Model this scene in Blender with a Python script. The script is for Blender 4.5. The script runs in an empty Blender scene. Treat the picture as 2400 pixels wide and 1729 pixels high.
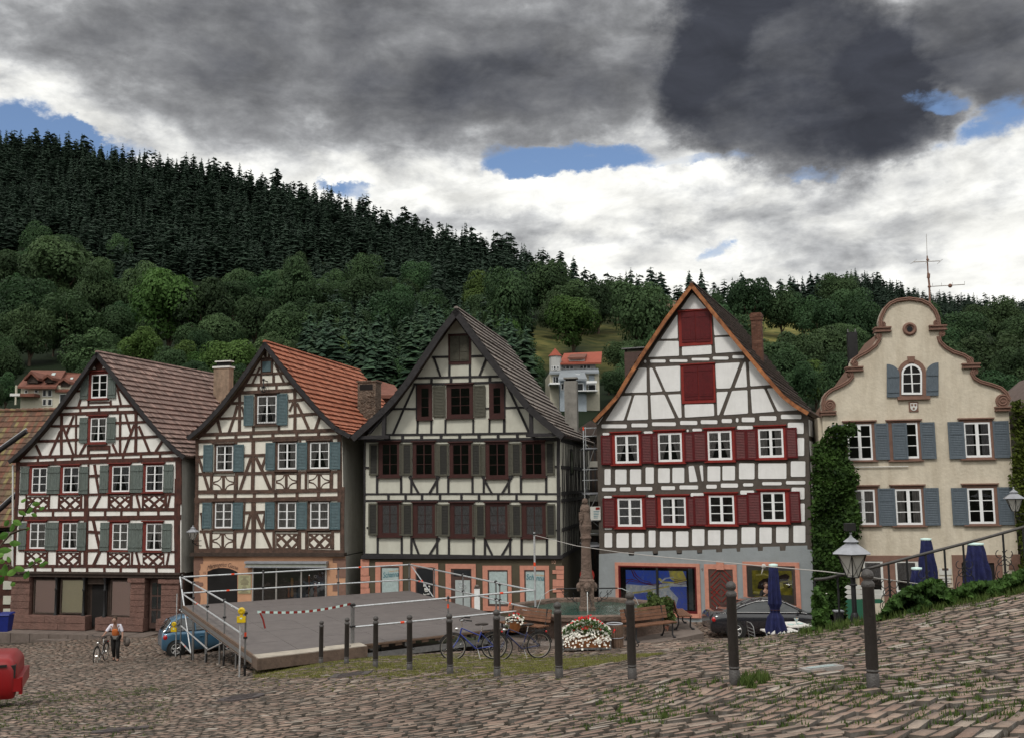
import bpy,math,random
import numpy as np
from mathutils import Vector,Matrix
random.seed(7);rng=np.random.default_rng(7)
R=math.radians
FPX=2333.3;CX,CY=1200.0,864.5
PITCH,ROLL=R(6.5),0.014
_f=Vector((0,math.cos(PITCH),math.sin(PITCH)))
_r0=Vector((1,0,0));_u0=Vector((0,-math.sin(PITCH),math.cos(PITCH)))
_r=_r0*math.cos(ROLL)-_u0*math.sin(ROLL)
_u=_u0*math.cos(ROLL)+_r0*math.sin(ROLL)
def ray(px,py):
 return _f+_r*((px-CX)/FPX)+_u*((CY-py)/FPX)
def W(px,py,Y):
 d=ray(px,py);return d*(Y/d.y)
def atz(px,py,z):
 d=ray(px,py);return d*(z/d.z)
def proj(p):
 p=Vector(p);w=p.dot(_f)
 return(CX+FPX*p.dot(_r)/w,CY-FPX*p.dot(_u)/w)
scene=bpy.context.scene
COL=scene.collection
MATS={}
def nt(name):
 m=bpy.data.materials.new(name);m.use_nodes=True
 t=m.node_tree;b=t.nodes['Principled BSDF']
 MATS[name]=m
 return m,t,b
def N(t,typ,**kw):
 n=t.nodes.new(typ)
 for k,v in kw.items():
  if k.startswith('i_'):
   n.inputs[k[2:].replace('_',' ')].default_value=v
  else:setattr(n,k,v)
 return n
def c4(c):return(c[0],c[1],c[2],1.0)
def mat(name,c,var=0.18,scale=6.0,rough=0.8,bump=0.15,bdist=0.01,metal=0.0,spec=0.3,c2=None,sx=(1,1,1),rnd=0.0,coat=0,dirt=0.0,dirtc=(0.08,0.07,0.06),em=None):
 m,t,b=nt(name);L=t.links.new
 tc=N(t,'ShaderNodeTexCoord');mp=N(t,'ShaderNodeMapping');mp.inputs['Scale'].default_value=sx
 L(tc.outputs['Object'],mp.inputs['Vector'])
 n=N(t,'ShaderNodeTexNoise');n.inputs['Scale'].default_value=scale;n.inputs['Detail'].default_value=6;n.inputs['Roughness'].default_value=0.65
 L(mp.outputs[0],n.inputs['Vector'])
 r=N(t,'ShaderNodeValToRGB');L(n.outputs['Fac'],r.inputs[0])
 lo=tuple(x*(1-var)for x in c)if c2 is None else c2
 hi=tuple(min(1,x*(1+var))for x in c)
 r.color_ramp.elements[0].position=0.32;r.color_ramp.elements[1].position=0.68
 r.color_ramp.elements[0].color=c4(lo);r.color_ramp.elements[1].color=c4(hi)
 out=r.outputs[0]
 if rnd>0:
  a=N(t,'ShaderNodeAttribute',attribute_name='rnd')
  mr=N(t,'ShaderNodeMapRange');mr.inputs['To Min'].default_value=1-rnd;mr.inputs['To Max'].default_value=1+rnd
  L(a.outputs['Fac'],mr.inputs[0])
  mx=N(t,'ShaderNodeVectorMath',operation='SCALE');L(out,mx.inputs[0]);L(mr.outputs[0],mx.inputs['Scale']);out=mx.outputs[0]
 if dirt>0:
  n2=N(t,'ShaderNodeTexNoise');n2.inputs['Scale'].default_value=0.9;n2.inputs['Detail'].default_value=8;n2.inputs['Roughness'].default_value=0.7
  mp2=N(t,'ShaderNodeMapping');mp2.inputs['Scale'].default_value=(2.6,2.6,0.55)
  L(tc.outputs['Object'],mp2.inputs['Vector']);L(mp2.outputs[0],n2.inputs['Vector'])
  mr2=N(t,'ShaderNodeMapRange');mr2.inputs['From Min'].default_value=0.42;mr2.inputs['From Max'].default_value=0.74;mr2.inputs['To Max'].default_value=dirt
  L(n2.outputs['Fac'],mr2.inputs[0])
  mm=N(t,'ShaderNodeMix',data_type='RGBA');L(mr2.outputs[0],mm.inputs[0]);L(out,mm.inputs[6]);mm.inputs[7].default_value=c4(dirtc);out=mm.outputs[2]
 L(out,b.inputs['Base Color'])
 b.inputs['Roughness'].default_value=rough;b.inputs['Metallic'].default_value=metal
 b.inputs['Specular IOR Level'].default_value=spec
 if coat:b.inputs['Coat Weight'].default_value=coat;b.inputs['Coat Roughness'].default_value=0.05
 if bump>0:
  n3=N(t,'ShaderNodeTexNoise');n3.inputs['Scale'].default_value=scale*4;n3.inputs['Detail'].default_value=4
  L(mp.outputs[0],n3.inputs['Vector'])
  bp=N(t,'ShaderNodeBump');bp.inputs['Strength'].default_value=bump;bp.inputs['Distance'].default_value=bdist*3
  L(n3.outputs['Fac'],bp.inputs['Height']);L(bp.outputs[0],b.inputs['Normal'])
 if em:b.inputs['Emission Color'].default_value=c4(em[0]);b.inputs['Emission Strength'].default_value=em[1]
 return m
def roofmat(name,cols,rough=0.85):
 0
 m,t,b=nt(name);L=t.links.new
 a=N(t,'ShaderNodeAttribute',attribute_name='rnd')
 r=N(t,'ShaderNodeValToRGB');L(a.outputs['Fac'],r.inputs[0])
 e=r.color_ramp.elements
 while len(e)<len(cols):e.new(0.5)
 for i,c in enumerate(cols):e[i].position=i/(len(cols)-1);e[i].color=c4(c)
 tc=N(t,'ShaderNodeTexCoord');n=N(t,'ShaderNodeTexNoise');n.inputs['Scale'].default_value=3.5;n.inputs['Detail'].default_value=7
 n.inputs['Roughness'].default_value=0.7
 L(tc.outputs['Object'],n.inputs['Vector'])
 mr=N(t,'ShaderNodeMapRange');mr.inputs['From Min'].default_value=.25;mr.inputs['From Max'].default_value=.75;mr.inputs['To Min'].default_value=0.6;mr.inputs['To Max'].default_value=1.35
 L(n.outputs['Fac'],mr.inputs[0])
 mx=N(t,'ShaderNodeVectorMath',operation='SCALE');L(r.outputs[0],mx.inputs[0]);L(mr.outputs[0],mx.inputs['Scale'])
 L(mx.outputs[0],b.inputs['Base Color']);b.inputs['Roughness'].default_value=rough;b.inputs['Specular IOR Level'].default_value=0.25
 return m
def leafmat(name,c1,c2,trans=0.25,objrand=0.0,attr=True,zdark=False):
 m,t,b=nt(name);L=t.links.new
 n=N(t,'ShaderNodeAttribute',attribute_name='rnd')
 r=N(t,'ShaderNodeMix',data_type='RGBA');L(n.outputs['Fac'],r.inputs[0]);r.inputs[6].default_value=c4(c1);r.inputs[7].default_value=c4(c2)
 out=r.outputs[2]
 if objrand:
  oi=N(t,'ShaderNodeObjectInfo');mr=N(t,'ShaderNodeMapRange');mr.inputs['To Min'].default_value=1-objrand;mr.inputs['To Max'].default_value=1+objrand
  L(oi.outputs['Random'],mr.inputs[0])
  hs=N(t,'ShaderNodeHueSaturation');mh=N(t,'ShaderNodeMapRange');mh.inputs['To Min'].default_value=.48;mh.inputs['To Max'].default_value=.53
  wn=N(t,'ShaderNodeMath',operation='FRACT');w2=N(t,'ShaderNodeMath',operation='MULTIPLY');w2.inputs[1].default_value=17.3
  L(oi.outputs['Random'],w2.inputs[0]);L(w2.outputs[0],wn.inputs[0]);L(wn.outputs[0],mh.inputs[0]);L(mh.outputs[0],hs.inputs['Hue'])
  L(mr.outputs[0],hs.inputs['Value']);L(out,hs.inputs['Color']);out=hs.outputs[0]
 L(out,b.inputs['Base Color']);b.inputs['Roughness'].default_value=0.7;b.inputs['Specular IOR Level'].default_value=0.15
 if trans>0:
  tr=N(t,'ShaderNodeBsdfTranslucent');L(out,tr.inputs['Color'])
  mx=N(t,'ShaderNodeMixShader');mx.inputs[0].default_value=trans
  o=t.nodes['Material Output'];L(b.outputs[0],mx.inputs[1]);L(tr.outputs[0],mx.inputs[2]);L(mx.outputs[0],o.inputs['Surface'])
 return m
def glassmat(name,tint=(0.92,0.92,0.92),refl=0.035,rough=0.02):
 m,t,b=nt(name);L=t.links.new
 t.nodes.remove(b)
 g=N(t,'ShaderNodeBsdfGlossy');g.inputs['Roughness'].default_value=rough;g.inputs['Color'].default_value=(0.9,0.9,0.9,1)
 tr=N(t,'ShaderNodeBsdfTransparent');tr.inputs['Color'].default_value=c4(tint)
 fr=N(t,'ShaderNodeFresnel');fr.inputs['IOR'].default_value=1.5
 ad=N(t,'ShaderNodeMath',operation='ADD');ad.inputs[1].default_value=refl;L(fr.outputs[0],ad.inputs[0])
 tc=N(t,'ShaderNodeTexCoord');n=N(t,'ShaderNodeTexNoise');n.inputs['Scale'].default_value=2.5
 bp=N(t,'ShaderNodeBump');bp.inputs['Strength'].default_value=0.25;bp.inputs['Distance'].default_value=0.02
 L(tc.outputs['Object'],n.inputs['Vector']);L(n.outputs['Fac'],bp.inputs['Height']);L(bp.outputs[0],g.inputs['Normal'])
 mx=N(t,'ShaderNodeMixShader');L(ad.outputs[0],mx.inputs[0]);L(tr.outputs[0],mx.inputs[1]);L(g.outputs[0],mx.inputs[2])
 L(mx.outputs[0],t.nodes['Material Output'].inputs['Surface'])
 return m
M=MATS
mat('plaster_white',(.82,.81,.78),.05,3,.9,.25,dirt=.34,dirtc=(.45,.42,.36))
mat('plaster_cream',(.76,.735,.66),.06,3,.9,.25,dirt=.4,dirtc=(.45,.41,.33))
mat('plaster_pale',(.55,.545,.475),.05,3,.9,.2,dirt=.4,dirtc=(.38,.36,.3))
mat('plaster_panel',(.76,.76,.76),.04,3,.9,.3,dirt=.28,dirtc=(.5,.5,.48))
mat('plaster_grey',(.34,.33,.30),.1,2,.9,.3,dirt=.35,dirtc=(.16,.15,.13))
mat('plaster_blue',(.27,.295,.31),.07,2,.9,.35,dirt=.5,dirtc=(.24,.26,.26))
mat('plaster_olive',(.085,.072,.048),.12,2,.9,.3,dirt=.3,dirtc=(.07,.06,.045))
mat('plaster_orange',(.52,.29,.18),.1,2,.9,.3,dirt=.3,dirtc=(.38,.2,.12))
mat('plaster_sand',(.60,.54,.44),.08,2.2,.92,.5,dirt=.55,dirtc=(.36,.3,.22))
mat('timber_red',(.075,.026,.019),.35,5,.75,.5,sx=(1,1,.5),c2=(.035,.017,.014))
mat('timber_brown',(.095,.056,.042),.3,5,.8,.6,c2=(.05,.032,.025))
mat('timber_black',(.026,.024,.026),.3,5,.75,.5)
mat('timber_grey',(.085,.072,.062),.2,5,.85,.5)
mat('wood_dark',(.05,.035,.028),.3,5,.8,.4)
mat('wood_soffit',(.16,.12,.085),.25,6,.8,.4)
mat('paint_red',(.21,.018,.013),.18,6,.55,.2)
mat('paint_oxblood',(.088,.004,.006),.2,6,.5,.25)
mat('paint_brownred',(.15,.026,.02),.2,6,.6,.2)
mat('paint_maroon',(.045,.014,.012),.2,6,.6,.2)
mat('paint_white',(.78,.79,.80),.05,8,.5,.1)
mat('paint_offwhite',(.62,.62,.6),.08,8,.6,.1)
mat('paint_teal',(.075,.12,.135),.2,7,.6,.3)
mat('shutter_grey_green',(.12,.145,.135),.3,9,.8,.5,sx=(3,3,.5),dirt=.5,dirtc=(.08,.085,.07))
mat('shutter_olive',(.075,.072,.055),.2,9,.7,.4)
mat('shutter_olive_dark',(.022,.021,.018),.2,9,.7,.4)
mat('shutter_blue',(.10,.125,.15),.2,9,.7,.4,sx=(3,3,.6),dirt=.3,dirtc=(.1,.12,.15))
mat('stone_brown',(.20,.115,.088),.14,5,.85,.4)
mat('stone_pink',(.52,.235,.17),.12,5,.85,.4,dirt=.2,dirtc=(.3,.15,.11))
mat('stone_red',(.17,.095,.078),.25,4,.9,.7,bdist=.02,dirt=.5,dirtc=(.1,.07,.06))
mat('stone_fountain',(.155,.108,.088),.25,4,.9,.8,bdist=.02,dirt=.6,dirtc=(.07,.065,.05))
mat('stone_slab',(.15,.12,.105),.2,4,.9,.5,dirt=.4,dirtc=(.1,.08,.07))
mat('stone_rough',(.15,.115,.09),.5,3,.9,1.0,bdist=.05)
mat('concrete',(.25,.24,.22),.2,3,.9,.4,dirt=.4,dirtc=(.1,.095,.085))
mat('chimney_plaster',(.30,.22,.16),.3,2.5,.9,.4,dirt=.7,dirtc=(.09,.07,.055))
mat('iron',(.03,.03,.032),.2,10,.5,.2,metal=.6,spec=.5)
mat('bollard_paint',(.05,.045,.043),.18,18,.5,.35,spec=.5)
mat('copper',(.33,.135,.055),.4,3,.5,.3,metal=.35,c2=(.13,.05,.025))
mat('galv',(.60,.62,.64),.2,14,.42,.2,metal=.75,spec=.5)
mat('galv_dark',(.2,.2,.2),.2,14,.5,.2,metal=.6)
mat('zinc',(.32,.33,.36),.15,5,.5,.2,metal=.3)
mat('orange_tape',(.75,.07,.02),.05,5,.5,0)
mat('stage_ply',(.115,.10,.098),.12,3,.6,.15,dirt=.35,dirtc=(.19,.17,.16))
mat('plank_light',(.36,.32,.27),.25,5,.8,.4,sx=(.5,1,1))
mat('plank_dark',(.13,.085,.06),.3,5,.8,.4)
mat('bench_wood',(.15,.07,.04),.3,6,.6,.3)
mat('lens_yellow',(.60,.42,.01),.08,8,.3,.1,spec=.5)
mat('dark_room',(.012,.011,.011),.2,2,.9,0)
mat('dark_brown_door',(.075,.045,.038),.2,5,.6,.3)
mat('blind_pink',(.72,.54,.49),.08,12,.8,.2,sx=(1,1,9))
mat('blind_cream',(.80,.74,.55),.08,12,.8,.2,sx=(1,1,9))
mat('curtain_white',(.36,.35,.34),.35,9,.9,.2,sx=(5,5,.3),c2=(.13,.12,.12))
mat('curtain_lace',(.25,.25,.26),.5,22,.9,.2,sx=(3,3,.4),c2=(.07,.07,.075))
mat('door_glass_panel',(.36,.40,.40),.1,6,.4,.1)
mat('sign_teal',(.03,.16,.21),.1,5,.6,0)
mat('board_brown',(.12,.085,.065),.3,5,.8,.4)
mat('sign_orange',(.55,.28,.08),.1,5,.6,0)
mat('sign_dark',(.10,.06,.05),.1,5,.6,0)
mat('sign_pink',(.62,.38,.28),.1,5,.6,0)
mat('poster_cream',(.34,.33,.20),.12,5,.7,0)
mat('awning_cloth',(.30,.31,.27),.1,5,.7,.2)
mat('parasol_blue',(.010,.013,.062),.35,8,.8,.3)
mat('cap_white',(.55,.73,.7),.05,5,.5,0)
mat('table_white',(.62,.60,.57),.05,5,.4,0)
mat('bin_blue',(.01,.02,.16),.15,5,.5,.1)
mat('tyre',(.02,.02,.02),.2,10,.8,.2)
mat('alloy',(.5,.5,.5),.1,10,.35,0,metal=.8)
mat('car_blue',(.045,.12,.20),.06,3,.3,0,metal=.3,spec=.5,coat=.8)
mat('car_black',(.010,.010,.014),.1,3,.25,0,spec=.5,coat=1)
mat('car_red',(.22,.004,.006),.06,3,.4,0,spec=.4,coat=.15)
mat('car_trim',(.015,.015,.015),.1,3,.6,0)
mat('car_glass',(.015,.018,.02),.1,3,.06,0,spec=.8,coat=.5)
mat('chrome',(.8,.8,.8),.05,3,.15,0,metal=1)
mat('tail_light',(.4,.01,.01),.1,3,.2,0,spec=.6)
mat('bike_blue',(.012,.03,.22),.1,4,.3,0,spec=.5,coat=.5)
mat('bike_navy',(.01,.015,.07),.1,4,.3,0,spec=.5,coat=.5)
mat('bike_silver',(.22,.2,.19),.1,4,.4,0,metal=.6)
mat('rubber_grey',(.25,.23,.20),.1,4,.8,0)
mat('saddle',(.035,.028,.025),.1,4,.6,0)
mat('rope',(.42,.4,.38),.05,4,.8,0)
mat('skin',(.30,.17,.125),.08,8,.6,.1)
mat('hair_brown',(.05,.03,.02),.2,20,.7,.3)
mat('cloth_white',(.62,.60,.68),.08,6,.9,.2)
mat('cloth_orange',(.50,.14,.04),.2,6,.9,.2)
mat('cloth_grey',(.16,.15,.14),.2,6,.9,.2)
mat('cloth_black',(.018,.017,.017),.2,6,.9,.2)
mat('shoe_brown',(.06,.03,.025),.2,6,.6,.2)
mat('bag_grey',(.13,.11,.10),.3,9,.9,.3)
mat('flower_red',(.55,.015,.02),.2,20,.7,0,rnd=.3)
mat('flower_white',(.72,.70,.64),.1,20,.7,0,rnd=.25)
mat('planter_wood',(.22,.085,.03),.3,6,.6,.3)
mat('sign_white',(.55,.55,.52),.06,6,.6,0)
mat('sign_green',(.03,.13,.08),.1,6,.6,0)
mat('lamp_panel',(.50,.49,.46),.06,6,.35,0,spec=.5)
mat('steel_frame',(.42,.40,.38),.15,14,.4,.2,metal=.5)
mat('frost_glass',(.38,.46,.46),.15,9,.25,.1,spec=.6)
mat('manhole_iron',(.10,.085,.085),.2,25,.6,.8,metal=.3)
mat('bark',(.07,.05,.035),.3,3,.9,.6)
mat('hill_wall',(.5,.47,.38),.08,3,.9,.1)
mat('hill_white',(.42,.42,.41),.06,3,.9,.1)
mat('hill_bluegrey',(.30,.34,.38),.08,3,.9,.1)
mat('win_dark',(.02,.022,.025),.2,2,.2,0,spec=.5)
mat('roof_plain_brown',(.15,.06,.042),.25,1.2,.85,.3)
mat('roof_plain_red',(.26,.065,.04),.12,1.2,.85,.3)
mat('roof_plain_slate',(.20,.22,.24),.12,1.2,.8,.2)
mat('roof_chalet',(.13,.075,.05),.25,1.2,.85,.3)
roofmat('tiles_greybrown',[(.13,.09,.08),(.24,.165,.145),(.19,.135,.12),(.32,.22,.19)])
roofmat('tiles_orange',[(.22,.075,.045),(.37,.135,.08),(.31,.11,.065),(.40,.17,.11)])
roofmat('tiles_mossy',[(.085,.055,.04),(.17,.075,.05),(.12,.085,.06),(.21,.17,.075)])
roofmat('tiles_grey',[(.13,.11,.10),(.21,.18,.165),(.17,.15,.14),(.26,.22,.20)])
roofmat('tiles_dark',[(.05,.04,.035),(.09,.07,.06),(.07,.055,.05),(.12,.09,.08)])
roofmat('brick',[(.09,.042,.03),(.15,.07,.048),(.12,.055,.038),(.19,.10,.07)])
glassmat('glass');glassmat('glass_dark',(.6,.6,.6),.07)
leafmat('leaf_ivy',(.008,.02,.006),(.055,.11,.022),.2)
leafmat('leaf_ivy_gold',(.02,.03,.006),(.10,.13,.02),.2)
leafmat('leaf_hedge',(.01,.028,.007),(.08,.16,.035),.25)
leafmat('leaf_bright',(.05,.13,.02),(.15,.29,.06),.35)
leafmat('leaf_shrub',(.02,.04,.01),(.12,.16,.05),.2)
leafmat('grass_blade',(.03,.06,.012),(.11,.15,.04),.3)
leafmat('grass_dry',(.09,.095,.025),(.24,.24,.075),.3)
leafmat('conifer',(.010,.021,.015),(.046,.078,.054),.15,objrand=.35)
leafmat('conifer_light',(.014,.032,.018),(.060,.105,.058),.15,objrand=.25)
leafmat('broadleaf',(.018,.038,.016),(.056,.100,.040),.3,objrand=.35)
leafmat('broadleaf_bright',(.032,.068,.014),(.080,.14,.035),.3,objrand=.2)
class MB:
 def __init__(s,mats='plaster_white'):
  s.v=[];s.f=[];s.mi=[];s.rn=[];s.mats=[mats]if isinstance(mats,str)else list(mats);s.sm=[]
 def add(s,vs,fs,mi=0,rn=None,smooth=False):
  o=len(s.v);s.v.extend([tuple(x)for x in vs])
  for i,f in enumerate(fs):
   s.f.append(tuple(a+o for a in f));s.mi.append(mi)
   s.rn.append(random.random()if rn is None else rn);s.sm.append(smooth)
 def hexa(s,p,mi=0,rn=None):
  s.add(p,[(3,2,1,0),(4,5,6,7),(0,1,5,4),(1,2,6,5),(2,3,7,6),(3,0,4,7)],mi,rn)
 def box(s,a,b,mi=0,rn=None):
  (x0,y0,z0),(x1,y1,z1)=a,b
  s.hexa([(x0,y0,z0),(x1,y0,z0),(x1,y1,z0),(x0,y1,z0),(x0,y0,z1),(x1,y0,z1),(x1,y1,z1),(x0,y1,z1)],mi,rn)
 def prism(s,front,back,mi=0,mside=None,rn=None,backface=True):
  n=len(front);vs=list(front)+list(back)
  s.add(vs,[tuple(range(n))],mi,rn)
  if backface:s.add(back,[tuple(range(n))[::-1]],mi if mside is None else mside,rn)
  s.add(vs,[(i,i+n,(i+1)%n+n,(i+1)%n)for i in range(n)],mi if mside is None else mside,rn)
 def tube(s,pts,r,seg=8,mi=0,cap=True,smooth=True):
  pts=[Vector(p)for p in pts];n=len(pts)
  rs=r if hasattr(r,'__len__')else[r]*n
  rings=[];prev=None
  for i,p in enumerate(pts):
   d=(pts[min(i+1,n-1)]-pts[max(i-1,0)])
   if d.length<1e-9:d=Vector((0,0,1))
   d.normalize()
   if prev is None:
    a=d.orthogonal().normalized()
   else:
    a=(prev-d*prev.dot(d))
    a=a.normalized()if a.length>1e-6 else d.orthogonal().normalized()
   prev=a;b=d.cross(a)
   rings.append([p+(a*math.cos(2*math.pi*k/seg)+b*math.sin(2*math.pi*k/seg))*rs[i]for k in range(seg)])
  vs=[q for rg in rings for q in rg]
  fs=[(i*seg+k,i*seg+(k+1)%seg,(i+1)*seg+(k+1)%seg,(i+1)*seg+k)for i in range(n-1)for k in range(seg)]
  s.add(vs,fs,mi,smooth=smooth)
  if cap:
   s.add(rings[0],[tuple(range(seg))[::-1]],mi);s.add(rings[-1],[tuple(range(seg))],mi)
 def lathe(s,prof,c=(0,0,0),seg=16,mi=0,smooth=True,sy=1.0,rot=0.0):
  c=Vector(c);vs=[]
  for(r,z)in prof:
   for k in range(seg):
    a=2*math.pi*k/seg+rot;vs.append(c+Vector((r*math.cos(a),r*math.sin(a)*sy,z)))
  n=len(prof)
  fs=[(i*seg+k,i*seg+(k+1)%seg,(i+1)*seg+(k+1)%seg,(i+1)*seg+k)for i in range(n-1)for k in range(seg)]
  s.add(vs,fs,mi,smooth=smooth)
  if prof[0][0]>1e-4:s.add(vs[:seg],[tuple(range(seg))[::-1]],mi)
  if prof[-1][0]>1e-4:s.add(vs[-seg:],[tuple(range(seg))],mi)
 def ball(s,c,r,mi=0,sx=1,sy=1,sz=1,seg=12,rn=None):
  prof=[]
  c=Vector(c);vs=[];n=max(4,seg//2)
  for i in range(n+1):
   t=math.pi*i/n
   for k in range(seg):
    a=2*math.pi*k/seg
    vs.append(c+Vector((r*sx*math.sin(t)*math.cos(a),r*sy*math.sin(t)*math.sin(a),-r*sz*math.cos(t))))
  s.add(vs,[(i*seg+k,i*seg+(k+1)%seg,(i+1)*seg+(k+1)%seg,(i+1)*seg+k)for i in range(n)for k in range(seg)],mi,rn,True)
 def torus(s,c,ax,R_,r,seg=28,sg=6,mi=0,a0=0,a1=2*math.pi):
  c=Vector(c);ax=Vector(ax).normalized();e1=ax.orthogonal().normalized();e2=ax.cross(e1)
  full=abs(a1-a0-2*math.pi)<1e-6
  n=seg if full else seg+1;vs=[]
  for i in range(n):
   a=a0+(a1-a0)*i/seg;d=e1*math.cos(a)+e2*math.sin(a)
   for k in range(sg):
    b=2*math.pi*k/sg;vs.append(c+d*(R_+r*math.cos(b))+ax*(r*math.sin(b)))
  m=n if full else n-1
  s.add(vs,[(i*sg+k,((i+1)%n)*sg+k,((i+1)%n)*sg+(k+1)%sg,i*sg+(k+1)%sg)for i in range(m)for k in range(sg)],mi,smooth=True)
def _join(s,o):
 b=len(s.v);k=len(s.mats);s.v+=o.v;s.f+=[tuple(i+b for i in f)for f in o.f];s.mi+=[m+k for m in o.mi];s.rn+=o.rn;s.sm+=o.sm;s.mats+=o.mats
MB.join=_join
ORG={}
def mk(name,mb,parent=None,origin=None,label=None,cat=None,group=None,kind=None,mats=None):
 if parent is not None:o0=ORG[parent.name]
 else:o0=Vector(origin)if origin is not None else Vector((0,0,0))
 me=bpy.data.meshes.new(name)
 me.from_pydata([(x[0]-o0.x,x[1]-o0.y,x[2]-o0.z)for x in mb.v],[],mb.f)
 for m in mb.mats:me.materials.append(MATS[m])
 if len(mb.mats)>1:me.polygons.foreach_set('material_index',mb.mi)
 me.polygons.foreach_set('use_smooth',mb.sm)
 at=me.attributes.new('rnd','FLOAT','FACE');at.data.foreach_set('value',mb.rn)
 me.update()
 ob=bpy.data.objects.new(name,me);COL.objects.link(ob)
 ORG[ob.name]=o0
 if parent is not None:ob.parent=parent
 else:ob.location=o0
 tag(ob,label,cat,group,kind)
 return ob
def tag(ob,label=None,cat=None,group=None,kind=None):
 if label:ob['label']=label
 if cat:ob['category']=cat
 if group:ob['group']=group
 if kind:ob['kind']=kind
 return ob
def thing(name,loc,label,cat,group=None):
 o=bpy.data.objects.new(name,None);COL.objects.link(o);o.location=loc;ORG[o.name]=Vector(loc)
 o.empty_display_size=.3
 return tag(o,label,cat,group)
def mk_np(name,v,f,rn,matn,smooth=False,origin=None,**kw):
 0
 me=bpy.data.meshes.new(name);k=f.shape[1]
 if origin is not None:v=v-np.array(origin)
 me.vertices.add(len(v));me.vertices.foreach_set('co',v.astype(np.float32).ravel())
 me.loops.add(f.size);me.loops.foreach_set('vertex_index',f.astype(np.int32).ravel())
 me.polygons.add(len(f));me.polygons.foreach_set('loop_start',np.arange(0,f.size,k,dtype=np.int32))
 try:me.polygons.foreach_set('loop_total',np.full(len(f),k,dtype=np.int32))
 except Exception:pass
 me.polygons.foreach_set('use_smooth',np.full(len(f),smooth,dtype=bool))
 me.update(calc_edges=True)
 at=me.attributes.new('rnd','FLOAT','FACE');at.data.foreach_set('value',rn.astype(np.float32))
 me.materials.append(MATS[matn])
 ob=bpy.data.objects.new(name,me);COL.objects.link(ob)
 if origin is not None:ob.location=origin
 ORG[ob.name]=Vector(origin)if origin is not None else Vector((0,0,0))
 tag(ob,kw.get('label'),kw.get('cat'),kw.get('group'),kw.get('kind'))
 return ob
class View:
 def __init__(s,x0,y0,k):s.x0,s.y0,s.k=x0,y0,k
 def __call__(s,x,y):return(s.x0+x/s.k,s.y0+y/s.k)
class Fac:
 def __init__(s,px,py,Y,yaw,O=None):
  s.O=W(px,py,Y)if O is None else Vector(O)
  s.yaw=R(yaw);s.a=Vector((math.sin(s.yaw),math.cos(s.yaw),0));s.n=-s.a
  s.U=Vector((math.cos(s.yaw),-math.sin(s.yaw),0));s.V=Vector((0,0,1));s.k=0
 def P(s,u,v,n=0.0):return s.O+s.U*u+s.V*v+s.n*n
 def uv(s,px,py,n=0.0):
  d=ray(px,py);o=s.O+s.n*n
  p=d*(o.dot(s.n)/d.dot(s.n))-s.O
  return(p.dot(s.U),p.dot(s.V))
 def prism(s,mb,pts,n0,n1,mi=0,mside=None,rn=None,backface=False):
  mb.prism([s.P(u,v,n1)for u,v in pts],[s.P(u,v,n0)for u,v in pts],mi,mside,rn,backface)
 def box(s,mb,u0,u1,v0,v1,n0,n1,mi=0,rn=None):
  s.prism(mb,[(u0,v0),(u1,v0),(u1,v1),(u0,v1)],n0,n1,mi,rn=rn,backface=True)
 def poly(s,mb,view,pts,n0,n1,mi=0,nref=0.0,rn=None):
  s.prism(mb,[s.uv(*view(x,y),nref)for x,y in pts],n0,n1,mi,rn=rn)
 def rect(s,view,x0,y0,x1,y1,nref=0.0):
  a=s.uv(*view((x0+x1)/2,y0),nref);b=s.uv(*view((x0+x1)/2,y1),nref)
  l=s.uv(*view(x0,(y0+y1)/2),nref);r=s.uv(*view(x1,(y0+y1)/2),nref)
  return(l[0],r[0],b[1],a[1])
 def beam(s,mb,view,x1,y1,x2,y2,w,n0=0.0,n1=0.03,mi=0):
  p=s.uv(*view(x1,y1));q=s.uv(*view(x2,y2))
  wm=w/view.k*s.mpp()
  dx,dy=q[0]-p[0],q[1]-p[1];l=math.hypot(dx,dy)or 1
  ox,oy=-dy/l*wm/2,dx/l*wm/2
  s.k=(s.k+1)%60
  nn=n1+s.k*0.00035
  j=lambda:random.uniform(.9,1.1)
  a,b,c,d=j(),j(),j(),j()
  bw=random.uniform(-.16,.16)if l>1.2 else 0;mx,my=(p[0]+q[0])/2+ox*bw*2,(p[1]+q[1])/2+oy*bw*2;e,g=j(),j()
  pts=[(p[0]-ox*a,p[1]-oy*a),(mx-ox*e,my-oy*e),(q[0]-ox*b,q[1]-oy*b),(q[0]+ox*c,q[1]+oy*c),(mx+ox*g,my+oy*g),(p[0]+ox*d,p[1]+oy*d)]
  s.prism(mb,pts,n0,nn,mi)
 def mpp(s):return s.O.dot(_f)/FPX
cam=bpy.data.cameras.new('camera');co=bpy.data.objects.new('camera',cam);COL.objects.link(co)
cam.sensor_fit='HORIZONTAL';cam.sensor_width=36.0;cam.lens=36.0*FPX/2400.0;cam.clip_start=0.1;cam.clip_end=20000
mw=Matrix(((_r.x,_u.x,-_f.x,0),(_r.y,_u.y,-_f.y,0),(_r.z,_u.z,-_f.z,0),(0,0,0,1)))
co.matrix_world=mw
scene.camera=co
scene.view_settings.view_transform='Standard';scene.view_settings.look='None';scene.view_settings.gamma=1.0
scene.view_settings.exposure=0.2
scene.cycles.max_bounces=6;scene.cycles.transparent_max_bounces=12
SUN_EL,SUN_AZ=R(54),R(205)
wd=bpy.data.worlds.new('World');scene.world=wd;wd.use_nodes=True
t=wd.node_tree;L=t.links.new
for n in list(t.nodes):t.nodes.remove(n)
out=N(t,'ShaderNodeOutputWorld');bg=N(t,'ShaderNodeBackground');bg.inputs['Strength'].default_value=0.1
L(bg.outputs[0],out.inputs[0])
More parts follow.
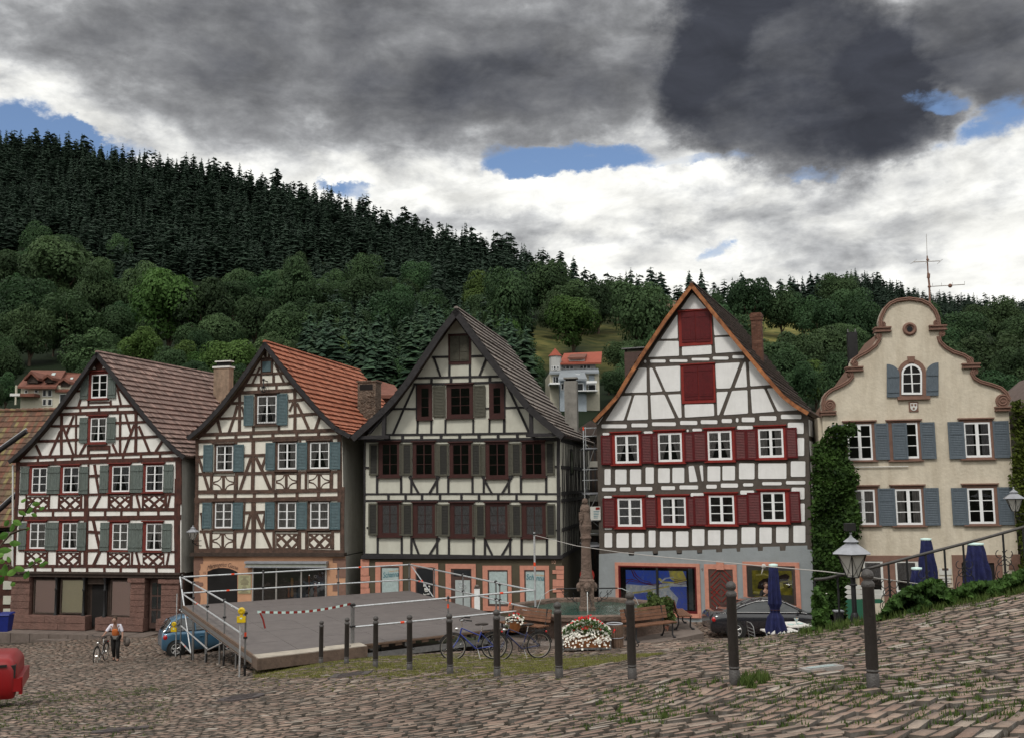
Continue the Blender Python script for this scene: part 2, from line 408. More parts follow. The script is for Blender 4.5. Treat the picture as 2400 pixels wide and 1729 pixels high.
sky=N(t,'ShaderNodeTexSky',sky_type='NISHITA');sky.sun_disc=False;sky.sun_elevation=SUN_EL;sky.sun_rotation=SUN_AZ
tc=N(t,'ShaderNodeTexCoord')
sp=N(t,'ShaderNodeSeparateXYZ');L(tc.outputs['Generated'],sp.inputs[0])
def Mth(op,a,b=None,c=None):
 n=N(t,'ShaderNodeMath',operation=op)
 for i,x in enumerate((a,b,c)):
  if x is None:continue
  if isinstance(x,(int,float)):n.inputs[i].default_value=x
  else:L(x,n.inputs[i])
 return n.outputs[0]
az=Mth('ARCTAN2',sp.outputs[0],sp.outputs[1]);el=Mth('ARCSINE',sp.outputs[2])
cb=N(t,'ShaderNodeCombineXYZ');L(az,cb.inputs[0]);L(el,cb.inputs[1])
def noise(scale,detail,rough,sy=1.8,off=(0,0,0),dist=0.0):
 mp=N(t,'ShaderNodeMapping');mp.inputs['Scale'].default_value=(1,sy,1);mp.inputs['Location'].default_value=off
 L(cb.outputs[0],mp.inputs[0])
 n=N(t,'ShaderNodeTexNoise');n.inputs['Scale'].default_value=scale;n.inputs['Detail'].default_value=detail;n.inputs['Roughness'].default_value=rough
 n.inputs['Distortion'].default_value=dist
 L(mp.outputs[0],n.inputs['Vector']);return n
nw=noise(5.0,8,.62,1.5,(3,1,0))
wv=N(t,'ShaderNodeVectorMath',operation='SUBTRACT');L(nw.outputs['Color'],wv.inputs[0]);wv.inputs[1].default_value=(.5,.5,.5)
ws=N(t,'ShaderNodeVectorMath',operation='MULTIPLY');L(wv.outputs[0],ws.inputs[0]);ws.inputs[1].default_value=(.26,.13,0)
wp=N(t,'ShaderNodeVectorMath',operation='ADD');L(cb.outputs[0],wp.inputs[0]);L(ws.outputs[0],wp.inputs[1])
def blob(px,py,rx,ry,soft=1.0,rot=0.0):
 d=ray(px,py).normalized();a,e=math.atan2(d.x,d.y),math.asin(d.z)
 mp=N(t,'ShaderNodeMapping',vector_type='TEXTURE');mp.inputs['Location'].default_value=(a,e,0);mp.inputs['Rotation'].default_value=(0,0,rot)
 mp.inputs['Scale'].default_value=(rx/FPX,ry/FPX,1);L(wp.outputs[0],mp.inputs[0])
 ln=N(t,'ShaderNodeVectorMath',operation='LENGTH');L(mp.outputs[0],ln.inputs[0])
 mr=N(t,'ShaderNodeMapRange',interpolation_type='SMOOTHSTEP');mr.inputs['From Min'].default_value=1+soft*.5;mr.inputs['From Max'].default_value=max(0,1-soft*.5)
 L(ln.outputs['Value'],mr.inputs[0]);return mr.outputs[0]
def addw(items):
 o=None
 for s,w in items:
  x=Mth('MULTIPLY',s,w)
  o=x if o is None else Mth('ADD',o,x)
 return o
dark=addw([(blob(900,60,760,200,1.2,-.10),.50),(blob(1250,240,420,110,1.2),.22),(blob(520,240,340,90,1.2,-.25),.20),(blob(60,40,200,80,1.3),.16),(blob(1840,190,300,205,.55,-.30),.66),(blob(2010,285,190,80,.9,-.15),.26),(blob(2350,90,330,160,.9),.60),(blob(1660,60,130,130,.8),.26),(blob(1480,290,100,60,1.2),-.12),(blob(230,130,110,50,1.2),-.12),(blob(2190,250,70,60,.9),-.28),(blob(1250,545,700,30,1.6,-.03),.14),(blob(2150,560,260,50,1.6,.1),.13),(blob(1750,500,200,40,1.6),.10),(blob(1500,600,420,22,1.5),.10)])
blue=addw([(blob(70,280,170,50,1.0,-.25),1.5),(blob(250,335,130,34,1.0,-.25),1.4),(blob(1330,372,180,36,.8,-.03),1.25),(blob(1600,395,130,18,1.0),.7),(blob(1950,412,70,16,1.0),.6),(blob(2290,290,95,44,1.0,.4),1.1),(blob(2170,230,60,22,1.0),.7),(blob(830,440,60,14,1.0),.7),(blob(1665,600,40,24,1),.6)])
nb=noise(8,12,.60,2.0,(7,2,0),.25);nf=noise(22,10,.58,1.8,(1,5,0),.3);nl=noise(3.2,5,.5,2.6,(4,9,0))
det=addw([(nb.outputs['Fac'],1.0),(nf.outputs['Fac'],.6)]);det=Mth('SUBTRACT',det,.80)
dk=Mth('ADD',dark,Mth('MULTIPLY',det,.70));dk=Mth('ADD',dk,Mth('MULTIPLY',Mth('SUBTRACT',nl.outputs['Fac'],.5),.25));dk=Mth('ADD',dk,.06)
rp=N(t,'ShaderNodeValToRGB');L(dk,rp.inputs[0]);rp.color_ramp.interpolation='B_SPLINE'
stops=[(0.0,(1.0,.995,.95)),(.10,(.84,.84,.81)),(.22,(.52,.53,.54)),(.36,(.275,.28,.29)),(.54,(.165,.168,.178)),(.75,(.095,.10,.115)),(1.0,(.042,.046,.060))]
e=rp.color_ramp.elements
while len(e)<len(stops):e.new(.5)
for i,(p,c)in enumerate(stops):e[i].position=p;e[i].color=c4(c)
nm=noise(13,10,.6,2.2,(2,8,0),.4);mrm=N(t,'ShaderNodeMapRange');mrm.inputs['From Min'].default_value=.3;mrm.inputs['From Max'].default_value=.7;mrm.inputs['To Min'].default_value=.78;mrm.inputs['To Max'].default_value=1.22;L(nm.outputs['Fac'],mrm.inputs[0])
back=Mth('MULTIPLY',sp.outputs[1],-1.0)
mrb=N(t,'ShaderNodeMapRange',interpolation_type='SMOOTHSTEP');mrb.inputs['From Min'].default_value=-.25;mrb.inputs['From Max'].default_value=.6
mrb.inputs['To Min'].default_value=9.3;mrb.inputs['To Max'].default_value=11.8
L(back,mrb.inputs[0])
cs=N(t,'ShaderNodeVectorMath',operation='SCALE');L(rp.outputs[0],cs.inputs[0]);L(Mth('MULTIPLY',mrb.outputs[0],mrm.outputs[0]),cs.inputs['Scale'])
bm=Mth('ADD',blue,Mth('MULTIPLY',Mth('MULTIPLY',det,-2.8),Mth('MINIMUM',Mth('MULTIPLY',blue,2.0),1.0)))
mrc=N(t,'ShaderNodeMapRange',interpolation_type='SMOOTHSTEP');mrc.inputs['From Min'].default_value=.12;mrc.inputs['From Max'].default_value=1.35
L(bm,mrc.inputs[0])
skc=N(t,'ShaderNodeMix',data_type='RGBA',blend_type='MULTIPLY');skc.inputs[0].default_value=1;L(sky.outputs[0],skc.inputs[6]);skc.inputs[7].default_value=(.95,1.0,1.1,1)
mx=N(t,'ShaderNodeMix',data_type='RGBA');L(mrc.outputs[0],mx.inputs[0]);L(cs.outputs[0],mx.inputs[6]);L(skc.outputs[2],mx.inputs[7])
L(mx.outputs[2],bg.inputs['Color'])
wd.cycles.sampling_method='MANUAL';wd.cycles.sample_map_resolution=512
sl=bpy.data.lights.new('sun','SUN');sl.energy=1.5;sl.angle=R(10);sl.color=(1,.95,.87)
so=bpy.data.objects.new('sun',sl);COL.objects.link(so)
sd=Vector((math.sin(SUN_AZ)*math.cos(SUN_EL),math.cos(SUN_AZ)*math.cos(SUN_EL),math.sin(SUN_EL)))
so.rotation_euler=sd.to_track_quat('Z','Y').to_euler();so.location=(0,-20,40)
def tps_fit(pts,lam=0.02):
 P=np.array([[p[0],p[1]]for p in pts]);z=np.array([p[2]for p in pts]);n=len(P)
 d=np.linalg.norm(P[:,None]-P[None],axis=2);K=np.where(d>0,d*d*np.log(d+1e-9),0)+lam*np.eye(n)*100
 A=np.zeros((n+3,n+3));A[:n,:n]=K;A[:n,n]=1;A[:n,n+1:]=P;A[n,:n]=1;A[n+1:,:n]=P.T
 w=np.linalg.solve(A,np.concatenate([z,[0,0,0]]));return P,w
def tps_eval(m,X,Y):
 P,w=m;sh=X.shape;X=X.ravel();Y=Y.ravel();o=w[-3]+w[-2]*X+w[-1]*Y
 for i in range(len(P)):
  r2=(X-P[i,0])**2+(Y-P[i,1])**2;o=o+w[i]*np.where(r2>0,.5*r2*np.log(r2+1e-12),0)
 return o.reshape(sh)
def C(*a):return[tuple(W(*p))for p in a]
BOL=[(2047,1612,9.2),(1722,1598,10.8),(1482,1590,12.6),(1311,1590,14.5),(1165,1586,16.2),(1055,1579,18.0),(960,1570,19.6),(880,1563,21.3),(812,1556,23.5),(752,1552,25.3)]
near=C(*BOL,(1200,1729,9.6),(2000,1729,6.9),(2400,1729,6.2),(0,1729,14),(600,1729,11.8),(2400,1600,8.7),(1700,1500,16.3),(1905,1485,15.6),(2100,1450,15.0),(2400,1380,16),(2650,1330,16.5),(1900,1560,11.6),(2150,1520,11.8),(1560,1535,19),(1400,1560,17.5),(1200,1560,22),(600,1650,17),(0,1680,17),(300,1660,18))
far=C((1200,1547,26.5),(1050,1542,26.0),(1400,1531,27.5),(1320,1526,28),(1590,1502,29),(1450,1508,31),(1700,1492,40),(1660,1478,41.5),(1400,1459,45),(1890,1452,43.5),(960,1455,47),(500,1480,47.5),(100,1506,47),(400,1492,46.5),(390,1537,40.4),(260,1549,38),(100,1545,39),(100,1640,22),(300,1600,28),(600,1592,26),(600,1574,27),(440,1548,36),(500,1560,31),(-300,1600,30),(-200,1560,38),(-500,1700,20),(830,1545,27.5),(1000,1520,33),(700,1520,38))
right=[(4.5,19,-4.0),(8,21,-4.15),(6,23,-4.2),(10,26,-4.3),(14,20,-3.9),(9,32,-5.0),(16,32,-4.9),(12,40,-6.0),(20,40,-5.8)]
T1=tps_fit(near+far);T2=tps_fit(far+right+[p for p in near if p[0]<1.5])
def sstep(x):x=np.clip(x,0,1);return x*x*(3-2*x)
def crestY(X):return 16.1-0.10*np.clip(X-3.2,0,20)+0.13*np.clip(X-6,0,20)
def TZ(X,Y):
 X=np.asarray(X,float);Y=np.asarray(Y,float)
 Xc=np.clip(X,-26,22);Yc=np.clip(Y,3,49)
 a=tps_eval(T1,Xc,Yc);b=tps_eval(T2,Xc,Yc)
 m=sstep((X-3.0)/1.6)*sstep((Y-crestY(X)-.35)/.35)
 far_=sstep((Y-51)/8)
 z=a*(1-m)+b*m
 return z*(1-far_)+(-7.2)*far_
def tz(x,y):return float(TZ(np.array([x]),np.array([y]))[0])
def ground(px,Y,py0=1500):
 0
 p=W(px,py0,Y);z=tz(p.x,Y)
 for _ in range(3):
  d=ray(px,py0);
  py0=py0+(W(px,py0,Y).z-z)/Y*FPX;p=W(px,py0,Y);z=tz(p.x,Y)
 return Vector((p.x,Y,z))
def grid_mesh(xs,ys,zf):
 X,Y=np.meshgrid(xs,ys);Z=zf(X,Y)
 v=np.stack([X.ravel(),Y.ravel(),Z.ravel()],1);nx=len(xs);ny=len(ys)
 i=np.arange((ny-1)*(nx-1));r=i//(nx-1);c=i%(nx-1);a=r*nx+c
 return v,np.stack([a,a+1,a+nx+1,a+nx],1)
xs=np.concatenate([np.linspace(-400,-40,19),np.linspace(-38,34,289),np.linspace(37,400,19)])
ys=np.concatenate([np.linspace(-400,-5,12),np.linspace(-3,4,12),np.linspace(4.25,34,180),np.linspace(34.5,62,56),np.linspace(66,135,10)])
m,tt,b=nt('soil');LL=tt.links.new
tcs=N(tt,'ShaderNodeTexCoord');n1=N(tt,'ShaderNodeTexNoise');n1.inputs['Scale'].default_value=14;n1.inputs['Detail'].default_value=8;LL(tcs.outputs['Object'],n1.inputs['Vector'])
n2=N(tt,'ShaderNodeTexNoise');n2.inputs['Scale'].default_value=.35;n2.inputs['Detail'].default_value=5;LL(tcs.outputs['Object'],n2.inputs['Vector'])
r1=N(tt,'ShaderNodeValToRGB');r1.color_ramp.elements[0].color=(.018,.014,.010,1);r1.color_ramp.elements[1].color=(.05,.038,.026,1);LL(n1.outputs['Fac'],r1.inputs[0])
r2=N(tt,'ShaderNodeValToRGB');r2.color_ramp.elements[0].position=.45;r2.color_ramp.elements[0].color=(0,0,0,1);r2.color_ramp.elements[1].position=.62;LL(n2.outputs['Fac'],r2.inputs[0])
mg=N(tt,'ShaderNodeMix',data_type='RGBA');LL(r2.outputs[0],mg.inputs[0]);LL(r1.outputs[0],mg.inputs[6]);mg.inputs[7].default_value=(.03,.042,.012,1)
LL(mg.outputs[2],b.inputs['Base Color']);b.inputs['Roughness'].default_value=.95
v,f=grid_mesh(xs,ys,lambda X,Y:TZ(X,Y)-0.034)
mk_np('ground',v,f,np.random.rand(len(f)),'soil',smooth=True,kind='structure')
m,tt,b=nt('cobble');LL=tt.links.new
a=N(tt,'ShaderNodeAttribute',attribute_name='rnd');r=N(tt,'ShaderNodeValToRGB');LL(a.outputs['Fac'],r.inputs[0])
cols=[(0,(.042,.033,.024)),(.05,(.042,.033,.024)),(.08,(.15,.096,.074)),(.3,(.24,.155,.118)),(.5,(.19,.138,.108)),(.7,(.275,.192,.148)),(.85,(.225,.172,.136)),(.95,(.28,.225,.185)),(1,(.34,.30,.26))]  # lowest stops: soil-dark tone that paints shade on the stone sides
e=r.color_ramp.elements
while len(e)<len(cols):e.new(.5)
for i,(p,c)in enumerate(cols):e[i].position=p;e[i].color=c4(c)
tcs=N(tt,'ShaderNodeTexCoord');n1=N(tt,'ShaderNodeTexNoise');n1.inputs['Scale'].default_value=22;n1.inputs['Detail'].default_value=6;LL(tcs.outputs['Object'],n1.inputs['Vector'])
n2=N(tt,'ShaderNodeTexNoise');n2.inputs['Scale'].default_value=.5;n2.inputs['Detail'].default_value=4;LL(tcs.outputs['Object'],n2.inputs['Vector'])
mr=N(tt,'ShaderNodeMapRange');mr.inputs['To Min'].default_value=.55;mr.inputs['To Max'].default_value=1.45;LL(n1.outputs['Fac'],mr.inputs[0])
sc=N(tt,'ShaderNodeVectorMath',operation='SCALE');LL(r.outputs[0],sc.inputs[0]);LL(mr.outputs[0],sc.inputs['Scale'])
mr2=N(tt,'ShaderNodeMapRange');mr2.inputs['From Min'].default_value=.35;mr2.inputs['From Max'].default_value=.65;mr2.inputs['To Min'].default_value=.82;mr2.inputs['To Max'].default_value=1.2;LL(n2.outputs['Fac'],mr2.inputs[0])
sc2=N(tt,'ShaderNodeVectorMath',operation='SCALE');LL(sc.outputs[0],sc2.inputs[0]);LL(mr2.outputs[0],sc2.inputs['Scale']);LL(sc2.outputs[0],b.inputs['Base Color'])
b.inputs['Roughness'].default_value=.55;b.inputs['Specular IOR Level'].default_value=.45
bp=N(tt,'ShaderNodeBump');bp.inputs['Strength'].default_value=.5;bp.inputs['Distance'].default_value=.02;LL(n1.outputs['Fac'],bp.inputs['Height']);LL(bp.outputs[0],b.inputs['Normal'])
def vproj(x,y,z):
 w=x*_f.x+y*_f.y+z*_f.z
 return CX+FPX*(x*_r.x+y*_r.y+z*_r.z)/w,CY-FPX*(x*_u.x+y*_u.y+z*_u.z)/w
def inzone(px,py):
 0
 top=np.interp(px,[1380,1500,1720,2036,2200,2500],[1610,1597,1604,1625,1650,1668])
 bot=np.interp(px,[1380,1600,1800,2000,2200,2500],[1652,1668,1692,1712,1745,1800])
 return(px>1370)&(py>top)&(py<bot)
def bricks(x0,x1,y0,y1,ang,ln,dp,mask,curve=0.0,seed=0):
 g=np.random.default_rng(seed);ca,sa=math.cos(ang),math.sin(ang)
 cx,cy=(x0+x1)/2,(y0+y1)/2;Rr=math.hypot(x1-x0,y1-y0)/2
 rows=int(2*Rr/dp);X=[];Y=[];A=[];B=[]
 for j in range(rows):
  tcy=-Rr+j*dp*1.0;s=-Rr+g.random()*ln;ss=[];ll=[]
  n=int(2*Rr/ln*1.3);l=ln*g.uniform(.72,1.35,n);c=s+np.cumsum(l)-l/2
  ty=np.full(n,tcy)+g.normal(0,dp*.05,n)+curve*np.sin(c*.35)*dp*2.2+0.25*curve*np.sin(c*.11+1)*4
  X.append(cx+c*ca-ty*sa);Y.append(cy+c*sa+ty*ca);A.append(l/2);B.append(np.full(n,dp/2)*g.uniform(.9,1.06,n))
 X=np.concatenate(X);Y=np.concatenate(Y);A=np.concatenate(A);B=np.concatenate(B)
 k=(X>x0)&(X<x1)&(Y>y0)&(Y<y1);X,Y,A,B=X[k],Y[k],A[k],B[k]
 Z=TZ(X,Y);px,py=vproj(X,Y,Z)
 k=mask(px,py,X,Y,Z);return X[k],Y[k],A[k],B[k],ang+g.normal(0,.035,k.sum())
def blocked(X,Y):
 pads=[(1.9,8.5,28.6,37.0)]
 m_=np.zeros(len(X),bool)
 for a_,b_,c_,d_ in pads:m_|=(X>a_)&(X<b_)&(Y>c_)&(Y<d_)
 return m_
vis=lambda px,py:(px>-700)&(px<3300)&(py>1250)&(py<1900)
sets=[]
sets.append(bricks(-4,13,4.0,16.4,.05,.25,.145,lambda px,py,X,Y,Z:vis(px,py)&~inzone(px,py)&(X>0.9+.22*(Y-9)),.8,1))
sets.append(bricks(-1,9,4.2,13,.85,.30,.15,lambda px,py,X,Y,Z:vis(px,py)&inzone(px,py),0,2))
sets.append(bricks(-14,8,6,24,.14,.24,.125,lambda px,py,X,Y,Z:vis(px,py)&~inzone(px,py)&(X<=0.9+.22*(Y-9))&(X>-3.2-.33*(Y-14))&~((X>3.0)&(Y>15.6)),.9,3))
sets.append(bricks(-20,2,9,26,-.32,.18,.12,lambda px,py,X,Y,Z:vis(px,py)&(X<=-3.2-.33*(Y-14))&(Y<24),.6,4))
sets.append(bricks(-26,12,24,47.5,.12,.24,.15,lambda px,py,X,Y,Z:(px>-250)&(px<2000)&~blocked(X,Y)&~((X>3.2)&(Y<24))&~((px>660)&(px<1180)&(Y>30)),.7,5))
sets.append(bricks(3,17,16.4,34,.1,.3,.24,lambda px,py,X,Y,Z:(px<2700)&(Y>crestY(X)+.9),.3,6))
k5=sets[4]
Xs,Ys,As,Bs,An=[np.concatenate([s[i]for s in sets])for i in range(5)]
n=len(Xs);print('stones',n)
g=np.array([-1.0,-.86,.86,1.0]);UU,VV=np.meshgrid(g,g);UU=UU.ravel();VV=VV.ravel()
edge=(np.abs(UU)>.9)|(np.abs(VV)>.9);corner=(np.abs(UU)>.9)&(np.abs(VV)>.9)
gap=.88
jx=rng.normal(0,.03,(n,16));jy=rng.normal(0,.045,(n,16))
lu=(UU[None]*gap*np.where(corner,.9,1)[None]+jx)*As[:,None];lv=(VV[None]*.77*np.where(corner,.88,1)[None]+jy)*Bs[:,None]
ca,sa=np.cos(An)[:,None],np.sin(An)[:,None]
GX=Xs[:,None]+lu*ca-lv*sa;GY=Ys[:,None]+lu*sa+lv*ca
GZ=TZ(GX.ravel(),GY.ravel()).reshape(n,16)
hh=rng.normal(.004,.006,(n,1));tx=rng.normal(0,.035,(n,1));ty=rng.normal(0,.032,(n,1))
H=np.where(edge[None],-.042,.012+hh+rng.normal(0,.0025,(n,16)))+lu*tx+lv*ty
v=np.stack([GX.ravel(),GY.ravel(),(GZ+H).ravel()],1)
q=np.array([[r_*4+c_,r_*4+c_+1,(r_+1)*4+c_+1,(r_+1)*4+c_]for r_ in range(3)for c_ in range(3)])
f=(np.arange(n)[:,None,None]*16+q[None]).reshape(-1,4)
rn=np.repeat(.08+.92*rng.random(n),9).reshape(n,9);rn[:,[0,1,2,3,5,6,7,8]]=0.0;rn=rn.ravel()  # outer faces of each stone: joint dirt plus shade painted into the colour
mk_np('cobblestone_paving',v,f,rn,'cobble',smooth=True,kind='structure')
def tufts(name,zones,matn,label,seed=3):
 g=np.random.default_rng(seed);V=[];Fc=[];Rn=[];base=0
 P=[]
 for(cnt,x0,x1,ya,yb,Y0,Y1,h)in zones:
  px=g.uniform(x0,x1,cnt);Y=g.uniform(Y0,Y1,cnt);X=(px-CX)/FPX*Y*1.0
  Z=TZ(X,Y);qx,qy=vproj(X,Y,Z)
  cl=np.sin(X*2.1+1.7*np.sin(Y*1.3))*np.sin(Y*2.7+1.1*np.sin(X*1.9))
  k=(qy>ya)&(qy<yb)&(cl>g.uniform(-.9,.5,cnt));P.append(np.stack([X[k],Y[k],Z[k],np.full(k.sum(),h)],1))
 P=np.concatenate(P);n=len(P);nb_=7
 th=g.uniform(0,2*np.pi,(n,nb_));rr=g.uniform(0,.05,(n,nb_));bx=P[:,0:1]+rr*np.cos(th);by=P[:,1:2]+rr*np.sin(th)
 hgt=P[:,3:4]*g.uniform(.35,1.15,(n,nb_));lean=g.uniform(.1,.8,(n,nb_))*hgt;wd_=g.uniform(.004,.009,(n,nb_))*(1+P[:,1:2]*.045)
 ph=g.uniform(0,2*np.pi,(n,nb_))
 z0=P[:,2:3]+0*bx
 A=np.stack([bx-wd_*np.sin(ph),by+wd_*np.cos(ph),z0-.01],-1);B=np.stack([bx+wd_*np.sin(ph),by-wd_*np.cos(ph),z0-.01],-1)
 Cc=np.stack([bx+lean*np.cos(ph),by+lean*np.sin(ph),z0+hgt],-1)
 v=np.stack([A,B,Cc],2).reshape(-1,3);f=np.arange(len(v)).reshape(-1,3)
 mk_np(name,v,f,np.repeat(g.random(n),nb_)*.6+g.random(n*nb_)*.4,matn,label=label,kind='stuff',cat='grass')
tufts('grass',[(2000,1370,2500,1590,1700,6,12,.05),(1300,1700,2450,1440,1640,8,15.5,.04),(110,1712,1775,1575,1615,10.4,11.1,.11),(700,1500,2450,1360,1530,14.3,17.5,.06),(500,1850,2450,1340,1530,15.0,16.2,.13),(1700,-100,420,1560,1729,13,26,.05),(600,1200,2400,1640,1729,6,10,.04)],'grass_blade','short green grass growing between the cobblestones')
tufts('grass',[(30000,600,1640,1533,1590,16,28.5,.045),(2600,600,1500,1580,1620,14,22,.03)],'grass_dry','yellowish short grass covering the cobbles behind the bollards',5)
RID=[(-1200,330),(-600,330),(-200,335),(0,345),(100,350),(200,365),(350,395),(470,408),(560,430),(640,450),(720,470),(850,515),(950,548),(1050,575),(1150,602),(1250,632),(1310,665),(1400,695),(1500,702),(1620,712),(1720,722),(1800,726),(1900,722),(2000,722),(2100,735),(2250,770),(2400,790),(2700,800),(3600,800)]
rx_=[p[0]for p in RID];ry_=[p[1]for p in RID]
def ridge_y(px):return np.interp(px,rx_,ry_)
def ridge_D(px):return np.interp(px,[-1200,0,600,1100,1350,1700,2000,2400,3600],[700,680,600,500,400,370,400,430,460])
PB=1000.0
def hill_depth(px,py):
 s=np.clip((PB-py)/(PB-ridge_y(px)),-.1,1.0);s2=np.clip(s,0,1)
 return 125+(ridge_D(px)-125)*(0.55*s2+.45*s2**1.6)
def Wn(px,py,Y):
 dx=_f.x+_r.x*(px-CX)/FPX+_u.x*(CY-py)/FPX;dy=_f.y+_r.y*(px-CX)/FPX+_u.y*(CY-py)/FPX;dz=_f.z+_r.z*(px-CX)/FPX+_u.z*(CY-py)/FPX
 return np.stack([dx/dy*Y,Y,dz/dy*Y],-1)
pxs=np.linspace(-1200,3600,97);ss=np.linspace(0,1,34)
PX,S=np.meshgrid(pxs,ss);PY=PB+(ridge_y(PX)-PB)*S;D=hill_depth(PX,PY)
V0=Wn(PX,PY,D)
bk=V0[-1].copy();bk[:,0]*=1.25;bk[:,1]*=1.25;bk[:,2]-=60
bk2=bk.copy();bk2[:,0]*=1.3;bk2[:,1]*=1.3;bk2[:,2]=-40
ft=V0[0].copy();ft[:,2]=-8;ft[:,1]-=22;ft[:,0]*=(ft[:,1]/(ft[:,1]+22))
V=np.concatenate([ft[None],V0,bk[None],bk2[None]],0);ny,nx=V.shape[:2]
i=np.arange((ny-1)*(nx-1));a=(i//(nx-1))*nx+i%(nx-1);f=np.stack([a,a+1,a+nx+1,a+nx],1)
def meadow(px,py):
 def e(cx,cy,rx,ry):return((px-cx)/rx)**2+((py-cy)/ry)**2<1
 return e(1262,815,34,34)|e(1405,775,26,20)|e(1425,845,18,30)|e(1830,775,75,26)|e(1845,808,60,16)|e(1900,790,30,14)|e(1730,770,30,25)
cxm=(PX[:-1,:-1]+PX[1:,1:])/2;cym=(PY[:-1,:-1]+PY[1:,1:])/2
rnm=np.zeros(len(f));
m,tt,b=nt('hill_ground');LL=tt.links.new
a_=N(tt,'ShaderNodeAttribute',attribute_name='meadow');tcs=N(tt,'ShaderNodeTexCoord');n1=N(tt,'ShaderNodeTexNoise');n1.inputs['Scale'].default_value=.25;n1.inputs['Detail'].default_value=9;LL(tcs.outputs['Object'],n1.inputs['Vector'])
r1=N(tt,'ShaderNodeValToRGB');r1.color_ramp.elements[0].position=.3;r1.color_ramp.elements[1].position=.7;r1.color_ramp.elements[0].color=(.045,.06,.018,1);r1.color_ramp.elements[1].color=(.19,.165,.055,1);LL(n1.outputs['Fac'],r1.inputs[0])
mg=N(tt,'ShaderNodeMix',data_type='RGBA');LL(a_.outputs['Fac'],mg.inputs[0]);mg.inputs[6].default_value=(.008,.014,.006,1);LL(r1.outputs[0],mg.inputs[7]);LL(mg.outputs[2],b.inputs['Base Color']);b.inputs['Roughness'].default_value=1;b.inputs['Specular IOR Level'].default_value=.1
ho=mk_np('hill',V.reshape(-1,3),f,rnm,'hill_ground',smooth=True,kind='structure')
fullpx=np.concatenate([PX[:1],PX,PX[-1:],PX[-1:]],0).ravel();fullpy=np.concatenate([PY[:1],PY,PY[-1:]-50,PY[-1:]-50],0).ravel()
def mead_soft(px,py):
 o=np.zeros(len(px))
 for dx in(-35,0,35):
  for dy in(-20,0,20):o+=meadow(px+dx,py+dy)
 return np.clip(o/5,0,1)
at=ho.data.attributes.new('meadow','FLOAT','POINT');at.data.foreach_set('value',mead_soft(fullpx,fullpy).astype(np.float32))
FR=[(-1000,900),(1700,800),(1780,740),(1850,705),(1900,680),(1960,662),(2010,654),(2060,662),(2110,685),(2160,703),(2230,708),(2320,715),(2400,722),(2700,722),(3600,715)]
pxs=np.linspace(1500,3600,60);PXf,S=np.meshgrid(pxs,np.linspace(0,1,10));RYf=np.interp(PXf,[p[0]for p in FR],[p[1]for p in FR])+6
PYf=900+(RYf-900)*S;Df=560+380*S;V0=Wn(PXf,PYf,Df);bk=V0[-1].copy();bk*=1.3;bk[:,2]=-40
V=np.concatenate([V0,bk[None]],0);ny,nx=V.shape[:2];i=np.arange((ny-1)*(nx-1));a=(i//(nx-1))*nx+i%(nx-1);f=np.stack([a,a+1,a+nx+1,a+nx],1)
mk_np('far_hill',V.reshape(-1,3),f,np.zeros(len(f)),'hill_ground',smooth=True,kind='structure').data.attributes.new('meadow','FLOAT','POINT')
v,f=grid_mesh(np.linspace(-420,420,30),np.linspace(-260,-70,12),lambda X,Y:-6+75*sstep((-80-Y)/150)+10*np.sin(X*.013)*sstep((-80-Y)/150))
mk_np('added_hill_behind',v,f,np.zeros(len(f)),'hill_ground',smooth=True,kind='structure').data.attributes.new('meadow','FLOAT','POINT')  # unseen hill added behind the camera to darken window reflections
def conifer_mesh(seed,w=.2,tiers=12,pts=8,round_=0.0):
 0
 g=np.random.default_rng(seed);V=[];Fc=[]
 for i in range(tiers):
  t_=i/(tiers-1);z0=.10+.87*t_**.95;n=max(4,int(pts*(1.25-.6*t_)))
  for k in range(n):
   a=6.283*(k+g.uniform(-.45,.45))/n+i*2.4;rad=w*((1-t_)**(.85-.3*round_)*.95+.055)*g.uniform(.55,1.3);z=z0+g.normal(0,.03)
   wd_=rad*g.uniform(.34,.55)+.008;dr=rad*g.uniform(.15,.7)*(1-.5*round_);ca,sa=math.cos(a),math.sin(a);o=len(V)
   V+=[(0,0,z+rad*.30),(.6*rad*ca-wd_*sa,.6*rad*sa+wd_*ca,z-dr*.5),(rad*ca,rad*sa,z-dr),(.6*rad*ca+wd_*sa,.6*rad*sa-wd_*ca,z-dr*.5),(.55*rad*ca,.55*rad*sa,z+rad*.16)]
   Fc+=[(o,o+1,o+4),(o+1,o+2,o+4),(o+2,o+3,o+4),(o+3,o,o+4)]
 o=len(V);V+=[(0,0,1.0),(w*.09,0,.93),(-w*.05,w*.08,.93),(-w*.05,-w*.08,.93)];Fc+=[(o,o+1,o+2),(o,o+2,o+3),(o,o+3,o+1)]
 o=len(V)
 for zz,rr in((0,.013),(.9,.004)):
  for k in range(3):V.append((rr*math.cos(k*2.09),rr*math.sin(k*2.09),zz))
 for k in range(3):Fc.append((o+k,o+(k+1)%3,o+3+(k+1)%3));Fc.append((o+k,o+3+(k+1)%3,o+3+k))
 return np.array(V),np.array(Fc)
